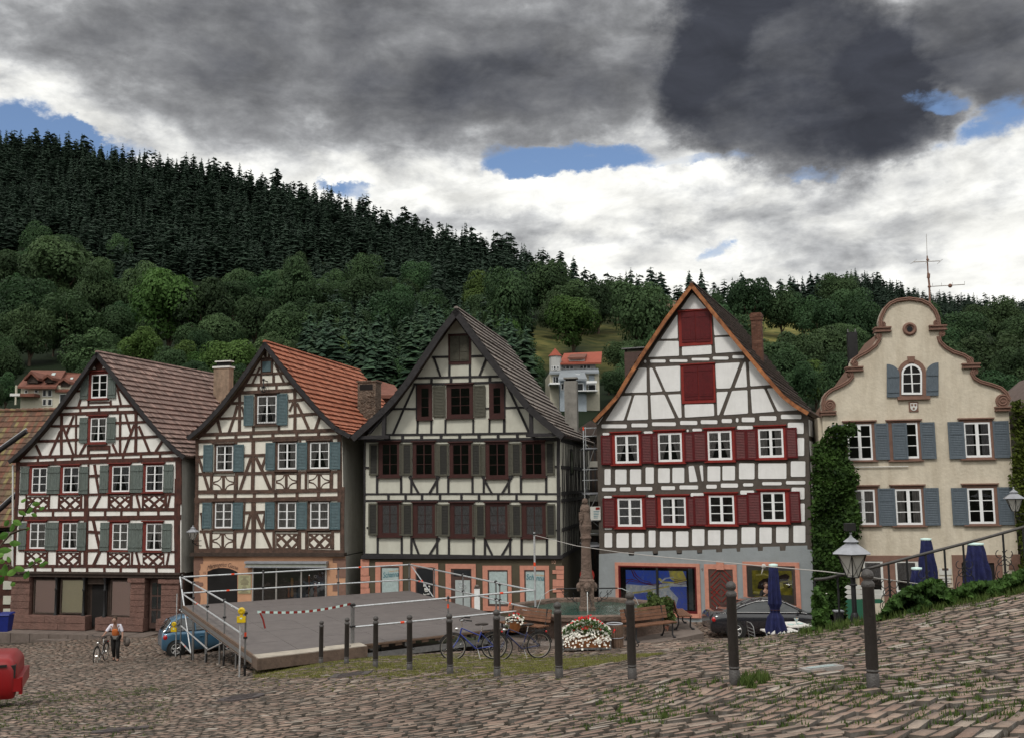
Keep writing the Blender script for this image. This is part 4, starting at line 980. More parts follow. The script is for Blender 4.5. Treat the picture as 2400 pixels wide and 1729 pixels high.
window(H1,F1,VB,(900,358,1025,570),(876,344,1028,576),shutters=[(805,352,876,577,'board',sg),(1028,355,1143,582,'board',sg)],cur='full',**kw)
window(H1,F1,VB,(1170,360,1300,574),(1143,346,1300,582),shutters=[(1298,360,1373,585,'board',sg)],cur='swag',**kw)
gb=F1.uv(*VB(60,1215))[1]-.8
u0=F1.uv(*VB(95,1000))[0];u1=F1.uv(*VB(1430,1000))[0];vt=F1.uv(*VB(700,752))[1]
mb=MB('wood_dark');F1.box(mb,u0,u1,gb,vt,-11,-.35);mk('ground_floor_wall',mb,parent=H1)
mb=MB(['wood_dark']);a,b_,c,d=F1.rect(VB,75,745,1445,788);F1.box(mb,a,b_,c,d,-.3,.12);F1.box(mb,a-.05,b_+.05,d-.10,d,.12,.2);mk('cornice',mb,parent=H1)
mb=MB('stone_red')
def ashlar(F,view,x0,y0,x1,y1,courses,n0,n1,blocks=1):
 a,b,c,d=F.rect(view,x0,y0,x1,y1);h=(d-c)/courses
 for i in range(courses):
  k=blocks+(i%2 if blocks>1 else 0);w=(b-a)/k
  for j in range(k):F.box(mb,a+j*w+.006,a+(j+1)*w-.006,c+i*h+.012,c+(i+1)*h-.012,n0,n1+random.uniform(-.01,.01))
 F.box(mb,a+.02,b-.02,c,d,n0,n1-.03)
ashlar(F1,VB,92,820,240,1088,5,-.35,.06);ashlar(F1,VB,80,785,248,820,1,-.35,.14)
ashlar(F1,VB,60,1090,700,1203,2,-.35,.2,3);ashlar(F1,VB,778,1110,1160,1215,2,-.35,.2,2);ashlar(F1,VB,1262,1120,1440,1215,2,-.35,.2)
ashlar(F1,VB,1045,830,1160,1112,6,-.35,.08);ashlar(F1,VB,1030,795,1168,830,1,-.35,.15)
ashlar(F1,VB,1288,838,1430,1122,6,-.35,.06);ashlar(F1,VB,1272,805,1440,838,1,-.35,.14)
mk('sandstone_pier',mb,parent=H1)
for(x0,y0,x1,y1,mt)in((255,800,440,1085,'blind_pink'),(470,800,660,1085,'blind_cream'),(868,810,1044,1108,'blind_pink')):
 mb=MB(['wood_dark']);a,b_,c,d=F1.rect(VB,x0,y0,x1,y1)
 F1.box(mb,a,a+.06,c,d,-.35,-.1);F1.box(mb,b_-.06,b_,c,d,-.35,-.1);F1.box(mb,a,b_,d-.08,d,-.35,-.11);F1.box(mb,a,b_,c,c+.07,-.35,-.09)
 w=mk('shop_window',mb,parent=H1);m2=MB(mt);F1.box(m2,a+.06,b_-.06,c+.07,d-.08,-.34,-.16);mk('blind',m2,parent=w)
 m3=MB('glass');m3.add([F1.P(a+.05,c+.05,-.12),F1.P(b_-.05,c+.05,-.12),F1.P(b_-.05,d-.05,-.12),F1.P(a+.05,d-.05,-.12)],[(0,1,2,3)]);mk('pane',m3,parent=w)
for x,y1 in((447,1098),(668,1105),(835,1110)):
 a,b_,c,d=F1.rect(VB,x-9,785,x+9,y1);mb=MB('iron');cc=F1.P((a+b_)/2,0,0)
 mb.lathe([(.09,c),(.09,c+.1),(.06,c+.16),(.055,c+1.2),(.075,c+1.24),(.075,c+1.32),(.05,c+1.36),(.055,d-.2),(.09,d-.08),(.09,d)],(cc.x,cc.y,F1.O.z),12);mk('column',mb,parent=H1)
mb=MB(['dark_room','wood_dark']);a,b_,c,d=F1.rect(VB,700,845,820,1190);F1.box(mb,a,b_,c,d,-.36,-.30,0);a,b_,c,d=F1.rect(VB,690,790,830,845);F1.box(mb,a,b_,c,d,-.35,-.1,1);mk('doorway',mb,parent=H1)
mb=MB(['dark_brown_door','car_glass']);a,b_,c,d=F1.rect(VB,1175,805,1288,1202);F1.box(mb,a,b_,c,d,-.35,-.2,0)
for i in range(2):
 for j in range(3):F1.box(mb,a+.12+i*.42*(b_-a),a+.06+(i+1)*.42*(b_-a),c+(.12+.28*j)*(d-c),c+(.36+.28*j)*(d-c),-.2,-.18,1)
mk('door',mb,parent=H1)
chimney(H1,ro1,F1,500,536,862,960,-8.2,.5,'chimney_plaster','paint_offwhite','capped')
mb=MB('galv_dark');a=F1.uv(*VA(145,1240));e=F1.uv(*VB(112,720));mb.tube([F1.P(a[0],a[1],.1),F1.P(e[0],e[1],.1)],.045,8)
mb.mats=['paint_offwhite'];mk('downpipe',mb,parent=H1)
mb=MB('stone_slab')
for i in range(9):
 x0=-60+i*150;p=[F1.uv(*VB(x0,1215)),F1.uv(*VB(x0+147,1213))]
 zt=F1.uv(*VB(600,1212))[1]-.02*(8-i)*0
 u0,u1=p[0][0],p[1][0];F1.box(mb,u0,u1-.012,zt-1.2,zt+random.uniform(-.006,.006),-.4,1.3)
F1.box(mb,F1.uv(*VB(490,1270))[0],F1.uv(*VB(735,1270))[0],zt-1.2,zt-.2,1.302,1.75)
mk('pavement',mb,origin=F1.P(0,zt,0),kind='structure')
F2=Fac(625,1020,47.4,11.6)
H2=thing('timber_framed_house',F2.P(0,F2.uv(625,1470)[1],-4),'brown half-timbered house with teal louvred shutters and bright orange roof tiles','house')
apx=(820,90)
ro2,Lp,Rp,ap=roof(H2,F2,VC,[apx,(700,270),(560,470),(400,682),(280,815),(190,905),(72,1000)],[apx,(950,262),(1130,492),(1340,742),(1500,902),(1642,978)],.42,13.0,'tiles_orange','timber_black',vw=.17,soffit='wood_soffit')
g2=[F2.uv(*VC(160,1010)),F2.uv(*VC(350,830)),F2.uv(*VC(600,535)),F2.uv(*VC(830,165)),F2.uv(*VC(1110,515)),F2.uv(*VC(1340,790)),F2.uv(*VC(1560,985))]
body(H2,F2,[F2.uv(*VD(140,612))]+g2+[F2.uv(*VD(1508,622))],12.5,['plaster_cream','plaster_grey'])
tb=MB('timber_brown');wb=MB('plaster_cream')
B=lambda v_,*a:F2.beam(tb,v_,*a)
for a in[(825,160,600,540,34),(600,540,350,835,36),(350,835,180,1005,34),(838,160,1100,505,32),(1100,505,1340,780,32),(1340,780,1545,970,32),(690,398,1035,380,22),(605,500,1115,480,28),(575,572,1155,545,34),(762,495,762,565,24),(932,488,932,556,24),(775,330,700,490,20),(785,400,785,495,22),(905,385,905,490,24),(920,300,1005,475,20),(460,672,625,667,26),(1048,648,1265,628,26),(345,818,625,808,24),(1048,792,1375,768,26),(195,975,1535,928,34),(160,1036,1555,990,36),(580,585,578,960,30),(1107,555,1108,945,30),(560,690,475,960,26),(368,828,402,965,26),(1128,670,1248,935,28),(1092,665,1058,745,20),(1352,785,1303,930,28),(602,700,632,830,18),(712,888,712,960,24),(957,888,955,945,24)]:B(VC,*a)
for i,x in enumerate((365,545,690,898,1128,1335)):B(VC,x,970-7*i,x,1032-7*i,28)
ppoly(tb,F2,VC,[(826,150),(775,255),(912,252),(845,160)],0,.034)
for p in([(838,178),(856,178),(852,232),(843,232)],[(808,215),(822,238),(796,240)],[(884,210),(872,236),(898,238)]):ppoly(wb,F2,VC,p,0,.045)
for a in[(172,1010,168,1640,30),(710,1035,705,1510,34),(1535,985,1540,1640,44),(190,1182,240,1178,24),(622,1170,835,1165,26),(190,1195,285,1505,26),(690,1190,585,1500,28),(738,1188,875,1500,30),(832,1178,790,1295,24),(155,1345,330,1348,26),(540,1342,910,1332,26),(895,1335,1550,1325,20),(310,1350,308,1510,24),(552,1345,550,1510,28),(905,1330,903,1510,30),(1152,1335,1150,1500,28),(1216,1335,1214,1500,24),(1462,1330,1460,1495,26),(155,1520,1555,1500,36),(148,1600,1560,1578,44),(325,1045,325,1060,24),(545,1040,545,1060,24),(905,1020,905,1045,26),(1160,1015,1160,1045,20),(1225,1015,1225,1045,24),(1460,1010,1460,1040,24)]:B(VC,*a)
for i,x in enumerate((350,535,720,925,1130,1335)):B(VC,x,1515-3*i,x,1600-4*i,30)
for r_ in((325,1362,532,1506),(926,1348,1132,1496),(1238,1346,1447,1490)):lattice(tb,wb,F2,VC,*r_,kind='star')
for a in[(165,100,160,565,42),(678,100,676,570,42),(190,245,225,245,22),(585,234,795,229,26),(650,248,568,560,26),(703,248,838,560,28),(786,238,752,395,22),(188,405,305,405,22),(495,402,895,396,24),(870,398,1480,402,20),(292,408,290,565,26),(510,405,510,565,26),(866,400,866,568,28),(1100,400,1100,568,28),(1162,400,1162,568,26),(1400,400,1400,568,26),(1492,0,1490,625,40),(225,410,262,562,24),(140,588,1508,602,52),(205,250,212,390,16),(600,140,590,395,14),(745,130,870,130,16)]:B(VD,*a)
lattice(tb,wb,F2,VD,303,422,498,562,kind='star');lattice(tb,wb,F2,VD,886,426,1084,563);lattice(tb,wb,F2,VD,1180,426,1384,563)
tb.join(wb);mk('timber_frame',tb,parent=H2)
pt='paint_teal';kw=dict(mc='timber_brown',curtain='curtain_white')
lv=lambda x0,y0,x1,y1:(x0,y0,x1,y1,'louver',pt)
w=window(H2,F2,VC,(752,600,935,862),(725,578,950,880),shutters=[lv(625,595,716,886),lv(940,580,1042,882)],cur='swag',**kw)
mb=MB('iron');a,b_,c,d=F2.rect(VC,740,785,930,870)
for k in range(13):
 u=a+(b_-a)*k/12;mb.tube([F2.P(u,c,.1),F2.P(u,c+.2,.13),F2.P(u,d,.1)],.008,5)
for v_ in(c,d):mb.tube([F2.P(a,v_,.1),F2.P(b_,v_,.1)],.012,5)
mk('window_grille',mb,parent=H2)
window(H2,F2,VC,(360,1075,520,1316),(340,1062,528,1328),shutters=[lv(238,1068,328,1324),lv(526,1065,624,1324)],**kw)
window(H2,F2,VC,(948,1050,1127,1302),(925,1035,1130,1314),shutters=[lv(833,1048,922,1310),lv(1130,1045,1230,1304)],**kw)
window(H2,F2,VC,(1256,1045,1440,1297),(1232,1030,1446,1310),shutters=[lv(1446,1040,1547,1302)],**kw)
window(H2,F2,VD,(330,145,488,376),(310,132,494,388),shutters=[lv(217,142,302,378),lv(494,142,586,382)],**kw)
window(H2,F2,VD,(903,142,1068,380),(880,128,1074,390),shutters=[lv(789,140,874,384),lv(1074,140,1170,384)],**kw)
window(H2,F2,VD,(1197,140,1367,378),(1174,128,1376,388),shutters=[lv(1377,140,1472,387)],**kw)
mb=MB(['timber_brown','paint_teal']);a,b_,c,d=F2.rect(VC,785,256,898,396);F2.box(mb,a,b_,c,d,0,.06);F2.box(mb,a+.1,b_-.08,c+.12,d-.1,.06,.09,1);mk('hatch',mb,parent=H2)
mb=MB('iron');p=F2.uv(*VC(838,545));q=F2.uv(*VC(843,460));mb.torus(F2.P(p[0],p[1],.35),F2.U,.14,.02,20);mb.torus(F2.P(p[0],p[1],.35),F2.n,.14,.02,20);mb.tube([F2.P(q[0],q[1],0),F2.P(q[0],q[1],.4),F2.P(p[0],p[1],.36)],.03,6);mb.ball(F2.P(q[0],q[1]+.03,.4),.06)
mk('hoist_wheel',mb,parent=H2)
gf=MB(['plaster_orange','plaster_grey','stone_brown']);yb=F2.uv(*VD(800,1300))[1]-1.2
a=F2.uv(*VD(137,700))[0];b_=F2.uv(*VD(1516,700))[0];vt=F2.uv(*VD(800,632))[1]
gf.prism([F2.P(u,v,.0)for u,v in((a,yb),(b_,yb),(b_,vt),(a,vt))],[F2.P(u,v,-12.5)for u,v in((a,yb),(b_,yb),(b_,vt),(a,vt))],0,1)
mk('ground_floor_wall',gf,parent=H2)
mb=MB('stone_brown')
for i,(x1,y0,y1)in enumerate(((215,642,700),(190,700,760),(180,760,830),(182,860,960),(215,870,905),(200,905,960),(190,960,1060),(180,1060,1200))):
 ppoly(mb,F2,VD,[(133,y0),(133,y1),(x1,y1),(x1+6,(y0+y1)/2),(x1,y0)],0,.012+i*.0006)
mk('quoins',mb,parent=H2);mb=MB('stone_brown')
for i,(x0,y0,y1)in enumerate(((1400,650,690),(1440,690,800),(1430,800,830),(1400,880,950),(1445,950,1100),(1430,1100,1200))):
 ppoly(mb,F2,VD,[(x0,y0),(x0,y1),(1520,y1),(1520,y0)],0,.012+i*.0006)
mk('quoins',mb,parent=H2)
mb=MB(['wood_dark']);a,b_,c,d=F2.rect(VD,112,600,1515,632);F2.box(mb,a,b_,c,d,-.2,.16);mk('cornice',mb,parent=H2)
mb=MB(['dark_room','paint_maroon']);pts=[(262,1200),(262,775),(310,752),(360,742),(400,740),(450,746),(490,758),(527,778),(527,1200)]
ppoly(mb,F2,VD,[(x+(-4 if x<300 else 4 if x>490 else 0),y-4)for x,y in pts],0,.012,1);ppoly(mb,F2,VD,pts,0,.02,0);mk('arched_doorway',mb,parent=H2)
mb=MB(['steel_frame','dark_room']);a,b_,c,d=F2.rect(VD,672,728,1343,1130)
F2.box(mb,a,b_,c,d,.001,.014,1)
for x in(675,890,1117,1341):u=F2.uv(*VD(x,900))[0];F2.box(mb,u-.035,u+.035,c,d,.014,.07)
F2.box(mb,a,b_,d-.05,d,.014,.065);F2.box(mb,a,b_,c,c+.3,.014,.065);sw=mk('shop_window',mb,parent=H2)
m3=MB('glass_dark');m3.add([F2.P(a,c,.045),F2.P(b_,c,.045),F2.P(b_,d,.045),F2.P(a,d,.045)],[(0,1,2,3)]);mk('pane',m3,parent=sw)
mb=MB(['cloth_orange','poster_cream','cloth_grey','sign_orange','paint_white'])
for(x,y0,y1,w_,k)in((1030,830,1000,26,3),(1000,900,1005,20,0),(1100,810,1000,22,2),(1060,960,1020,30,2),(1185,800,1000,16,0),(1245,870,1000,34,0),(1190,940,1010,16,1)):
 p=F2.uv(*VD(x,y1));q=F2.uv(*VD(x,y0));cc=F2.P(p[0],0,.028);wm=w_/3.89*F2.mpp()
 h=q[1]-p[1];z0=F2.O.z+p[1]
 for i_ in range(9):
  f0=i_/9;ww=wm*(.5+.5*math.sin(f0*5+1)**2);F2.box(mb,p[0]-ww/2,p[0]+ww/2,p[1]+h*f0,p[1]+h*(f0+.12),.015,.03+.001*i_,k)
p=F2.uv(*VD(1245,815));mb.torus(F2.P(p[0],p[1],.032),F2.n,.06,.012,14,mi=4);p=F2.uv(*VD(1190,805));mb.ball(F2.P(p[0],p[1],.03),.03,4)
mk('window_display',mb,parent=H2)
mb=MB(['zinc','awning_cloth']);a,b_,c,d=F2.rect(VD,620,675,1363,727);F2.box(mb,a,b_,d-.1,d,0,.3);F2.box(mb,a+.03,b_-.03,c+.02,d-.1,.02,.24,1);F2.box(mb,a,b_,c-.03,c+.03,.1,.27)
mk('awning_box',mb,parent=H2)
mb=MB(['poster_cream','sign_dark']);a,b_,c,d=F2.rect(VD,540,803,655,970);F2.box(mb,a,b_,c,d,0,.03)
for i in range(13):u=(a+b_)/2;w_=random.uniform(.08,.3)*(b_-a)*1.2;v_=d-.08-(d-c-.14)*i/12;F2.box(mb,u-w_,u+w_,v_-.012,v_+.008,.03,.033,1)
mk('menu_board',mb,parent=H2)
def text(house,F,s,px,py,h_px,matn,n=.03,name='lettering',shear=0.0,arc=0.0,w_px=None,rotv=0.0,align='CENTER',extr=.004):
 0
 cu=bpy.data.curves.new(name,'FONT');cu.body=s;cu.size=1;cu.extrude=0;cu.shear=shear;cu.align_x='CENTER';cu.align_y='CENTER'
 o=bpy.data.objects.new(name,cu);COL.objects.link(o)
 dg=bpy.context.evaluated_depsgraph_get();me=bpy.data.meshes.new_from_object(o.evaluated_get(dg));bpy.data.objects.remove(o)
 xs_=[v.co.x for v in me.vertices];ys_=[v.co.y for v in me.vertices]
 sy=h_px*F.mpp()/(max(ys_)-min(ys_));sx_=sy if w_px is None else w_px*F.mpp()/(max(xs_)-min(xs_))
 u0,v0=F.uv(px,py);mb=MB(matn);vs=[]
 for v in me.vertices:
  x,y=v.co.x*sx_,v.co.y*sy
  if arc:y-=arc*x*x
  x,y=x*math.cos(rotv)-y*math.sin(rotv),x*math.sin(rotv)+y*math.cos(rotv)
  vs.append(F.P(u0+x,v0+y,n))
 mb.add(vs,[tuple(p.vertices)for p in me.polygons],0,rn=.5)
 ob=mk(name,mb,parent=house)
 bpy.data.meshes.remove(me)
 return ob
text(H2,F2,'Marengelus Gasse',*VD(395,708),13,'sign_dark',.012,arc=.28,w_px=78,shear=.3)
text(H2,F2,'15',*VD(231,783),5,'sign_dark',.012)
F3=Fac(1068,1030,45.8,10.8)
H3=thing('timber_framed_house',F3.P(0,F3.uv(1068,1455)[1],-4),'black half-timbered house numbered 10 with dark olive shutters and steep overhanging roof','house')
apx=(885,82)
ro3,Lp,Rp,ap=roof(H3,F3,VE,[apx,(745,262),(600,480),(450,700),(340,838),(250,932),(120,1050),(8,1150)],[apx,(1100,375),(1300,645),(1500,890),(1640,1015),(1788,1132)],.85,12.0,'tiles_grey','timber_black',vw=.26)
g3=[F3.uv(*VE(125,1170)),F3.uv(*VE(160,1110)),F3.uv(*VE(350,900)),F3.uv(*VE(540,660)),F3.uv(*VE(885,165)),F3.uv(*VE(1260,660)),F3.uv(*VE(1490,930)),F3.uv(*VE(1720,1130)),F3.uv(*VE(1752,1170))]
body(H3,F3,[F3.uv(*VG(120,592))]+g3+[F3.uv(*VG(1757,592))],11.5,['plaster_pale','plaster_pale'])
tb=MB('timber_black');B=lambda v_,*a:F3.beam(tb,v_,*a)
for a in[(885,150,545,650,30),(545,650,340,925,30),(340,925,150,1120,26),(885,150,1262,650,30),(1262,650,1490,920,28),(1490,920,1700,1110,26),(685,487,825,484,18),(1008,480,1138,478,18),(545,660,1275,645,18),(530,712,1295,692,20),(345,916,565,914,16),(1128,911,1165,910,14),(1285,905,1485,902,16),(290,1130,1495,1115,18),(125,1178,1755,1160,22),(830,545,828,655,18),(1000,545,1000,650,18),(700,490,755,650,18),(1140,485,1078,645,18),(538,722,360,1125,18),(1300,700,1492,1112,20),(565,1000,562,1125,18),(680,1000,678,1125,18),(797,1003,795,1122,16),(1028,1003,1027,1120,16),(1163,995,1162,1118,16),(1283,700,1285,1116,22),(557,715,556,1000,14),(300,950,295,1130,16)]:B(VE,*a)
for x in(680,842,1000,1165):B(VE,x,652,x,705,22)
for x in(327,440,597,760,915,1075,1235,1395):B(VE,x,1122,x,1172,24)
for x in(228,428,512,728,820,1022,1115,1325,1425,1635):B(VE,x,1470,x,1625,18)
for a in[(126,1170,124,1640,14),(1738,1160,1738,1640,28),(495,1475,577,1625,18),(747,1475,658,1625,18),(1103,1475,1187,1625,18),(1355,1470,1263,1625,18),(126,1402,165,1402,14),(1705,1392,1740,1392,14),(130,1188,1745,1178,10)]:B(VE,*a)
for a in[(126,60,1752,58,14),(122,114,1755,118,16),(125,0,122,570,14),(1738,0,1740,592,30),(112,562,1766,590,20),(140,340,160,340,14),(1712,360,1740,360,12)]:B(VG,*a)
for x in(322,465,602,752,930,1075,1235,1388,1552):B(VG,x,58,x,114,20)
for x in(232,433,513,728,825,1030,1125,1335,1430,1642):B(VG,x,400,x,570,18)
for a in[(522,425,577,570,18),(748,425,662,570,18),(1122,435,1187,572,18),(1348,430,1262,578,18)]:B(VG,*a)
mk('timber_frame',tb,parent=H3)
for x0,x1,y,px_ in((45,322,1150,279),(1465,1782,1130,1506)):
 tb=MB('timber_black');a,b_,c,d=F3.rect(VE,x0,y-14,x1,y+14,.8);F3.box(tb,a,b_,c,d,.58,.80)
 u=F3.uv(*VE(px_,1000),.8)[0];top=F3.uv(*VE(px_,935 if px_<500 else 905),.8)[1];F3.box(tb,u-.085,u+.085,d,top,.60,.78)
 for uu in(u,(a if px_<500 else b_)):tb.tube([F3.P(uu,c+.05,.0),F3.P(uu,c+.05,.7)],.08,4)
 x0,y0,x1,y1=(330,930,160,1120)if px_<500 else(1525,930,1705,1112)
 p,q=F3.uv(*VE(x0,y0),.7),F3.uv(*VE(x1,y1),.7);tb.tube([F3.P(p[0],p[1],.68),F3.P(q[0],q[1],.68)],.07,4);mk('roof_strut',tb,parent=H3)
so_,sod='shutter_olive','shutter_olive_dark'
ol=lambda x0,y0,x1,y1,n=.06:(x0,y0,x1,y1,'louver',so_,n,sod)
olp=lambda x0,y0,x1,y1,n=.05:(x0,y0,x1,y1,'louver',so_,n)
k3=dict(glass='glass_dark',mc='paint_maroon',ms='paint_maroon',bar=.02,frm=.04,mull=.04,cornice=True)
mb=MB(['paint_maroon','shutter_olive_dark']);a,b_,c,d=F3.rect(VE,820,292,1010,548);F3.box(mb,a,b_,c,d,0,.04);hw=mk('window',mb,parent=H3)
for x0,y0,x1,y1 in((838,315,912,522),(916,312,992,520)):
 mb=MB([so_]);a,b_,c,d=F3.rect(VE,x0,y0,x1,y1);F3.box(mb,a,b_,c,d,.04,.07)
 for k in range(3):F3.box(mb,a+.05,b_-.05,c+.06+k*(d-c-.06)/3,c+(k+1)*(d-c-.06)/3,.07,.085)
 mk('shutter',mb,parent=hw)
window(H3,F3,VE,(590,738,664,988),(562,712,686,1003),cols=1,curtain=None,cornice=False,**{k:v for k,v in k3.items()if k!='cornice'})
window(H3,F3,VE,(838,736,1004,968),(806,712,1026,990),shutters=[olp(694,725,797,982),olp(1030,720,1130,980)],curtain=None,**k3)
window(H3,F3,VE,(1190,735,1260,960),(1160,702,1286,992),cols=1,curtain=None,cornice=False,**{k:v for k,v in k3.items()if k!='cornice'})
for(g0,c0,sh)in(((268,1205,402,1468),(240,1190,420,1482),[ol(165,1205,241,1467),olp(414,1200,442,1468,.03)]),((548,1205,690,1466),(525,1190,712,1482),[ol(440,1203,521,1466),olp(708,1205,740,1468,.03)]),((855,1208,996,1466),(830,1195,1016,1480),[ol(742,1205,824,1472),olp(1092,1205,1130,1472,.03)]),((1156,1203,1300,1474),(1132,1188,1320,1492),[ol(1014,1203,1091,1472),olp(1320,1200,1348,1468,.03)]),((1458,1200,1602,1466),(1434,1186,1628,1482),[ol(1348,1198,1430,1464),ol(1630,1190,1706,1464)])):
 window(H3,F3,VE,g0,c0,shutters=sh,curtain=None,**k3)
for(g0,c0,sh)in(((268,148,402,392),(236,128,430,412),[ol(158,135,236,402),olp(414,138,444,404,.03)]),((560,150,694,396),(525,130,724,414),[ol(442,140,527,407),olp(712,143,756,408,.03)]),((866,152,1002,400),(836,132,1034,420),[ol(756,143,834,412),olp(1022,148,1056,415,.03)]),((1162,155,1302,402),(1130,132,1330,422),[ol(1052,148,1130,420),olp(1316,148,1354,418,.03)]),((1466,158,1610,402),(1428,134,1636,424),[ol(1350,148,1432,416),ol(1634,142,1714,414)])):
 window(H3,F3,VG,g0,c0,shutters=sh,curtain='curtain_lace',cur='full',**{**k3,'glass':'glass'})
gf=MB(['plaster_olive']);yb=F3.uv(*VG(900,1250))[1]-.8
pts=[F3.uv(*VG(112,590)),F3.uv(*VG(1765,596))];a,b_=pts[0][0],pts[1][0];vt=(pts[0][1]+pts[1][1])/2
gf.prism([F3.P(u,v,.012)for u,v in((a,yb),(b_,yb),(b_,vt),(a,vt))],[F3.P(u,v,-11.5)for u,v in((a,yb),(b_,yb),(b_,vt),(a,vt))],0,0);mk('ground_floor_wall',gf,parent=H3)
mb=MB(['timber_black']);F3.box(mb,a-.05,b_+.05,vt-.02,vt+.13,0,.16);F3.box(mb,b_,b_+.02,vt-.02,vt+.13,-11,0);mk('cornice',mb,parent=H3)
def surround(F,view,outer,inner,matn,n=.012,key=False,bottom=True):
 mb=MB([matn]);a,b,c,d=F.rect(view,*outer);e,f_,g_,h=F.rect(view,*inner)
 F.box(mb,a,e,c,d,n,n+.05);F.box(mb,f_,b,c,d,n,n+.05);F.box(mb,e,f_,h,d,n,n+.048)
 if bottom:F.box(mb,e-.08,f_+.08,c,g_,n,n+.09)
 if key:m_=(e+f_)/2;F.box(mb,m_-.16,m_+.16,h-.02,d+.1,n,n+.09)
 return mb,(e,f_,g_,h)
for i,(o_,in_,kd)in enumerate((((215,625,442,1100),(258,660,415,1020),'sign'),((510,635,738,1100),(550,668,700,1030),'dark'),((1108,655,1348,1030),(1150,690,1318,992),'blind'),((1418,655,1662,1060),(1455,690,1628,1015),'sign'))):
 mb,(e,f_,g_,h)=surround(F3,VG,o_,in_,'stone_pink');w=mk('window',mb,parent=H3)
 m2=MB(['dark_brown_door']);F3.box(m2,e,e+.06,g_,h,.013,.05);F3.box(m2,f_-.04,f_,g_,h,.013,.05);F3.box(m2,e,f_,h-.06,h,.013,.049);F3.box(m2,e,f_,g_,g_+.1,.013,.055);mk('frame',m2,parent=w)
 m2=MB(['frost_glass' if kd!='dark' else 'win_dark','bin_blue','sign_white'])
 F3.box(m2,e+.06,f_-.04,g_+.1,h-.06,.013,.03)
 if kd=='dark':
  for k in range(16):x=random.uniform(e+.35,f_-.25);y=random.uniform(g_+.3,h-.45);F3.box(m2,x,x+random.uniform(.06,.18),y,y+random.uniform(.03,.12),.03,.034+.0002*k,random.choice((0,0,2)))
 mk('pane',m2,parent=w)
text(H3,F3,'Schanna',*VG(342,730),12,'sign_teal',.048,w_px=38,shear=.25,rotv=.09);text(H3,F3,'Optik Salon',*VG(372,698),4,'sign_orange',.048,w_px=26,rotv=.09)
text(H3,F3,'Schanna',*VG(1543,755),12,'sign_teal',.048,w_px=41,shear=.15,rotv=-.08);text(H3,F3,'Optik Salon',*VG(1580,734),4.4,'sign_orange',.048,w_px=27,rotv=-.08)
text(H3,F3,'10',*VG(1695,627),8,'sign_pink',.03)
mb,(e,f_,g_,h)=surround(F3,VG,(800,640,1052,1120),(845,680,1016,1118),'stone_pink',bottom=False);dr=mk('door_surround',mb,parent=H3)
mb=MB(['dark_brown_door','door_glass_panel','win_dark','galv']);F3.box(mb,e,f_,g_,h,.013,.03);a,b_,c,d=F3.rect(VG,880,775,1003,1100);F3.box(mb,a,b_,c,d,.03,.045,1);a,b_,c,d=F3.rect(VG,865,690,1005,742);F3.box(mb,a,b_,c,d,.03,.04,2)
p=F3.uv(*VG(930,815));q=F3.uv(*VG(950,825));mb.torus(F3.P(p[0],p[1],.05),F3.n,.13,.012,18,mi=3);mb.torus(F3.P(q[0],q[1],.05),F3.n,.1,.012,18,mi=3);mk('door',mb,parent=H3)
mb=MB('stone_pink')
for i,(x1,y0,y1)in enumerate(((163,600,665),(160,665,740),(168,740,785),(160,785,840),(168,840,900),(160,900,1000))):ppoly(mb,F3,VG,[(92,y0+2),(92,y1-2),(x1,y1-2),(x1,y0+2)],.0,.05+.0006*i)
mk('quoins',mb,parent=H3);mb=MB('stone_pink')
for i,(x0,y0,y1)in enumerate(((1715,655,690),(1688,690,725),(1722,725,768),(1690,768,830),(1690,830,878),(1722,878,950))):ppoly(mb,F3,VG,[(x0,y0+2),(x0,y1-2),(1782,y1-2),(1782,y0+2)],.0,.05+.0006*i)
mk('quoins',mb,parent=H3)
S3=Fac(0,0,0,0,O=F3.P(F3.uv(*VE(1752,1300))[0],0,0));S3.n=F3.U.copy();S3.U=F3.a.copy();S3.a=-S3.n
tb=MB('timber_black');vt_=F3.uv(*VE(1752,1165))[1];vm=F3.uv(*VG(1752,60))[1];vb=F3.uv(*VG(1752,590))[1]
for v_ in(vt_-.05,F3.uv(*VE(1750,1400))[1],vm+.02,vm-.3,F3.uv(*VG(1750,360))[1],vb+.08):S3.box(tb,0.1,11,v_-.08,v_+.08,0,.032+random.random()*.002)
k=0;x=.45
while x<10.5:
 for(a,b_)in((vt_,vm+.1),(vm-.3,vb)):
  dx=random.choice((0,0,.25,-.2));S3.prism(tb,[(x+dx,b_),(x+dx+.1,b_),(x+.1,a),(x,a)],0,.028+k*.0002);k+=1
 S3.box(tb,x,x+.12,vm-.28,vm+.05,0,.027);x+=random.uniform(.42,.7)
mk('side_timber_frame',tb,parent=H3)
mb=MB(['win_dark','timber_black']);S3.box(mb,3.1,4.0,vt_-1.6,vt_-.35,.0,.05,1);S3.box(mb,3.2,3.9,vt_-1.5,vt_-.45,.05,.055,0);mk('window',mb,parent=H3)
chimney(H3,ro3,F3,1323,1352,892,1000,-8.3,.62,'concrete','concrete','hood')
chimney(H2,ro2,F2,838,880,895,975,-5.6,.9,'stone_rough','stone_rough','open')
mb=MB('zinc')
for(x,y)in((1440,640),(1635,688)):
 p=VC(x,y);n_=-3.0 if x<1500 else-4.6
 u,v_=F2.uv(p[0],p[1],n_);F2.box(mb,u-.1,u+.22,v_-.02,v_+.05,n_-.35,n_)
mk('snow_guard',mb,parent=ro2)if False else None
F4=Fac(1640,1030,44.3,22)
H4=thing('timber_framed_house',F4.P(0,F4.uv(1640,1452)[1],-4),'white panelled half-timbered house with dark red shutters and copper gable edge','house')
apx=(928,88)
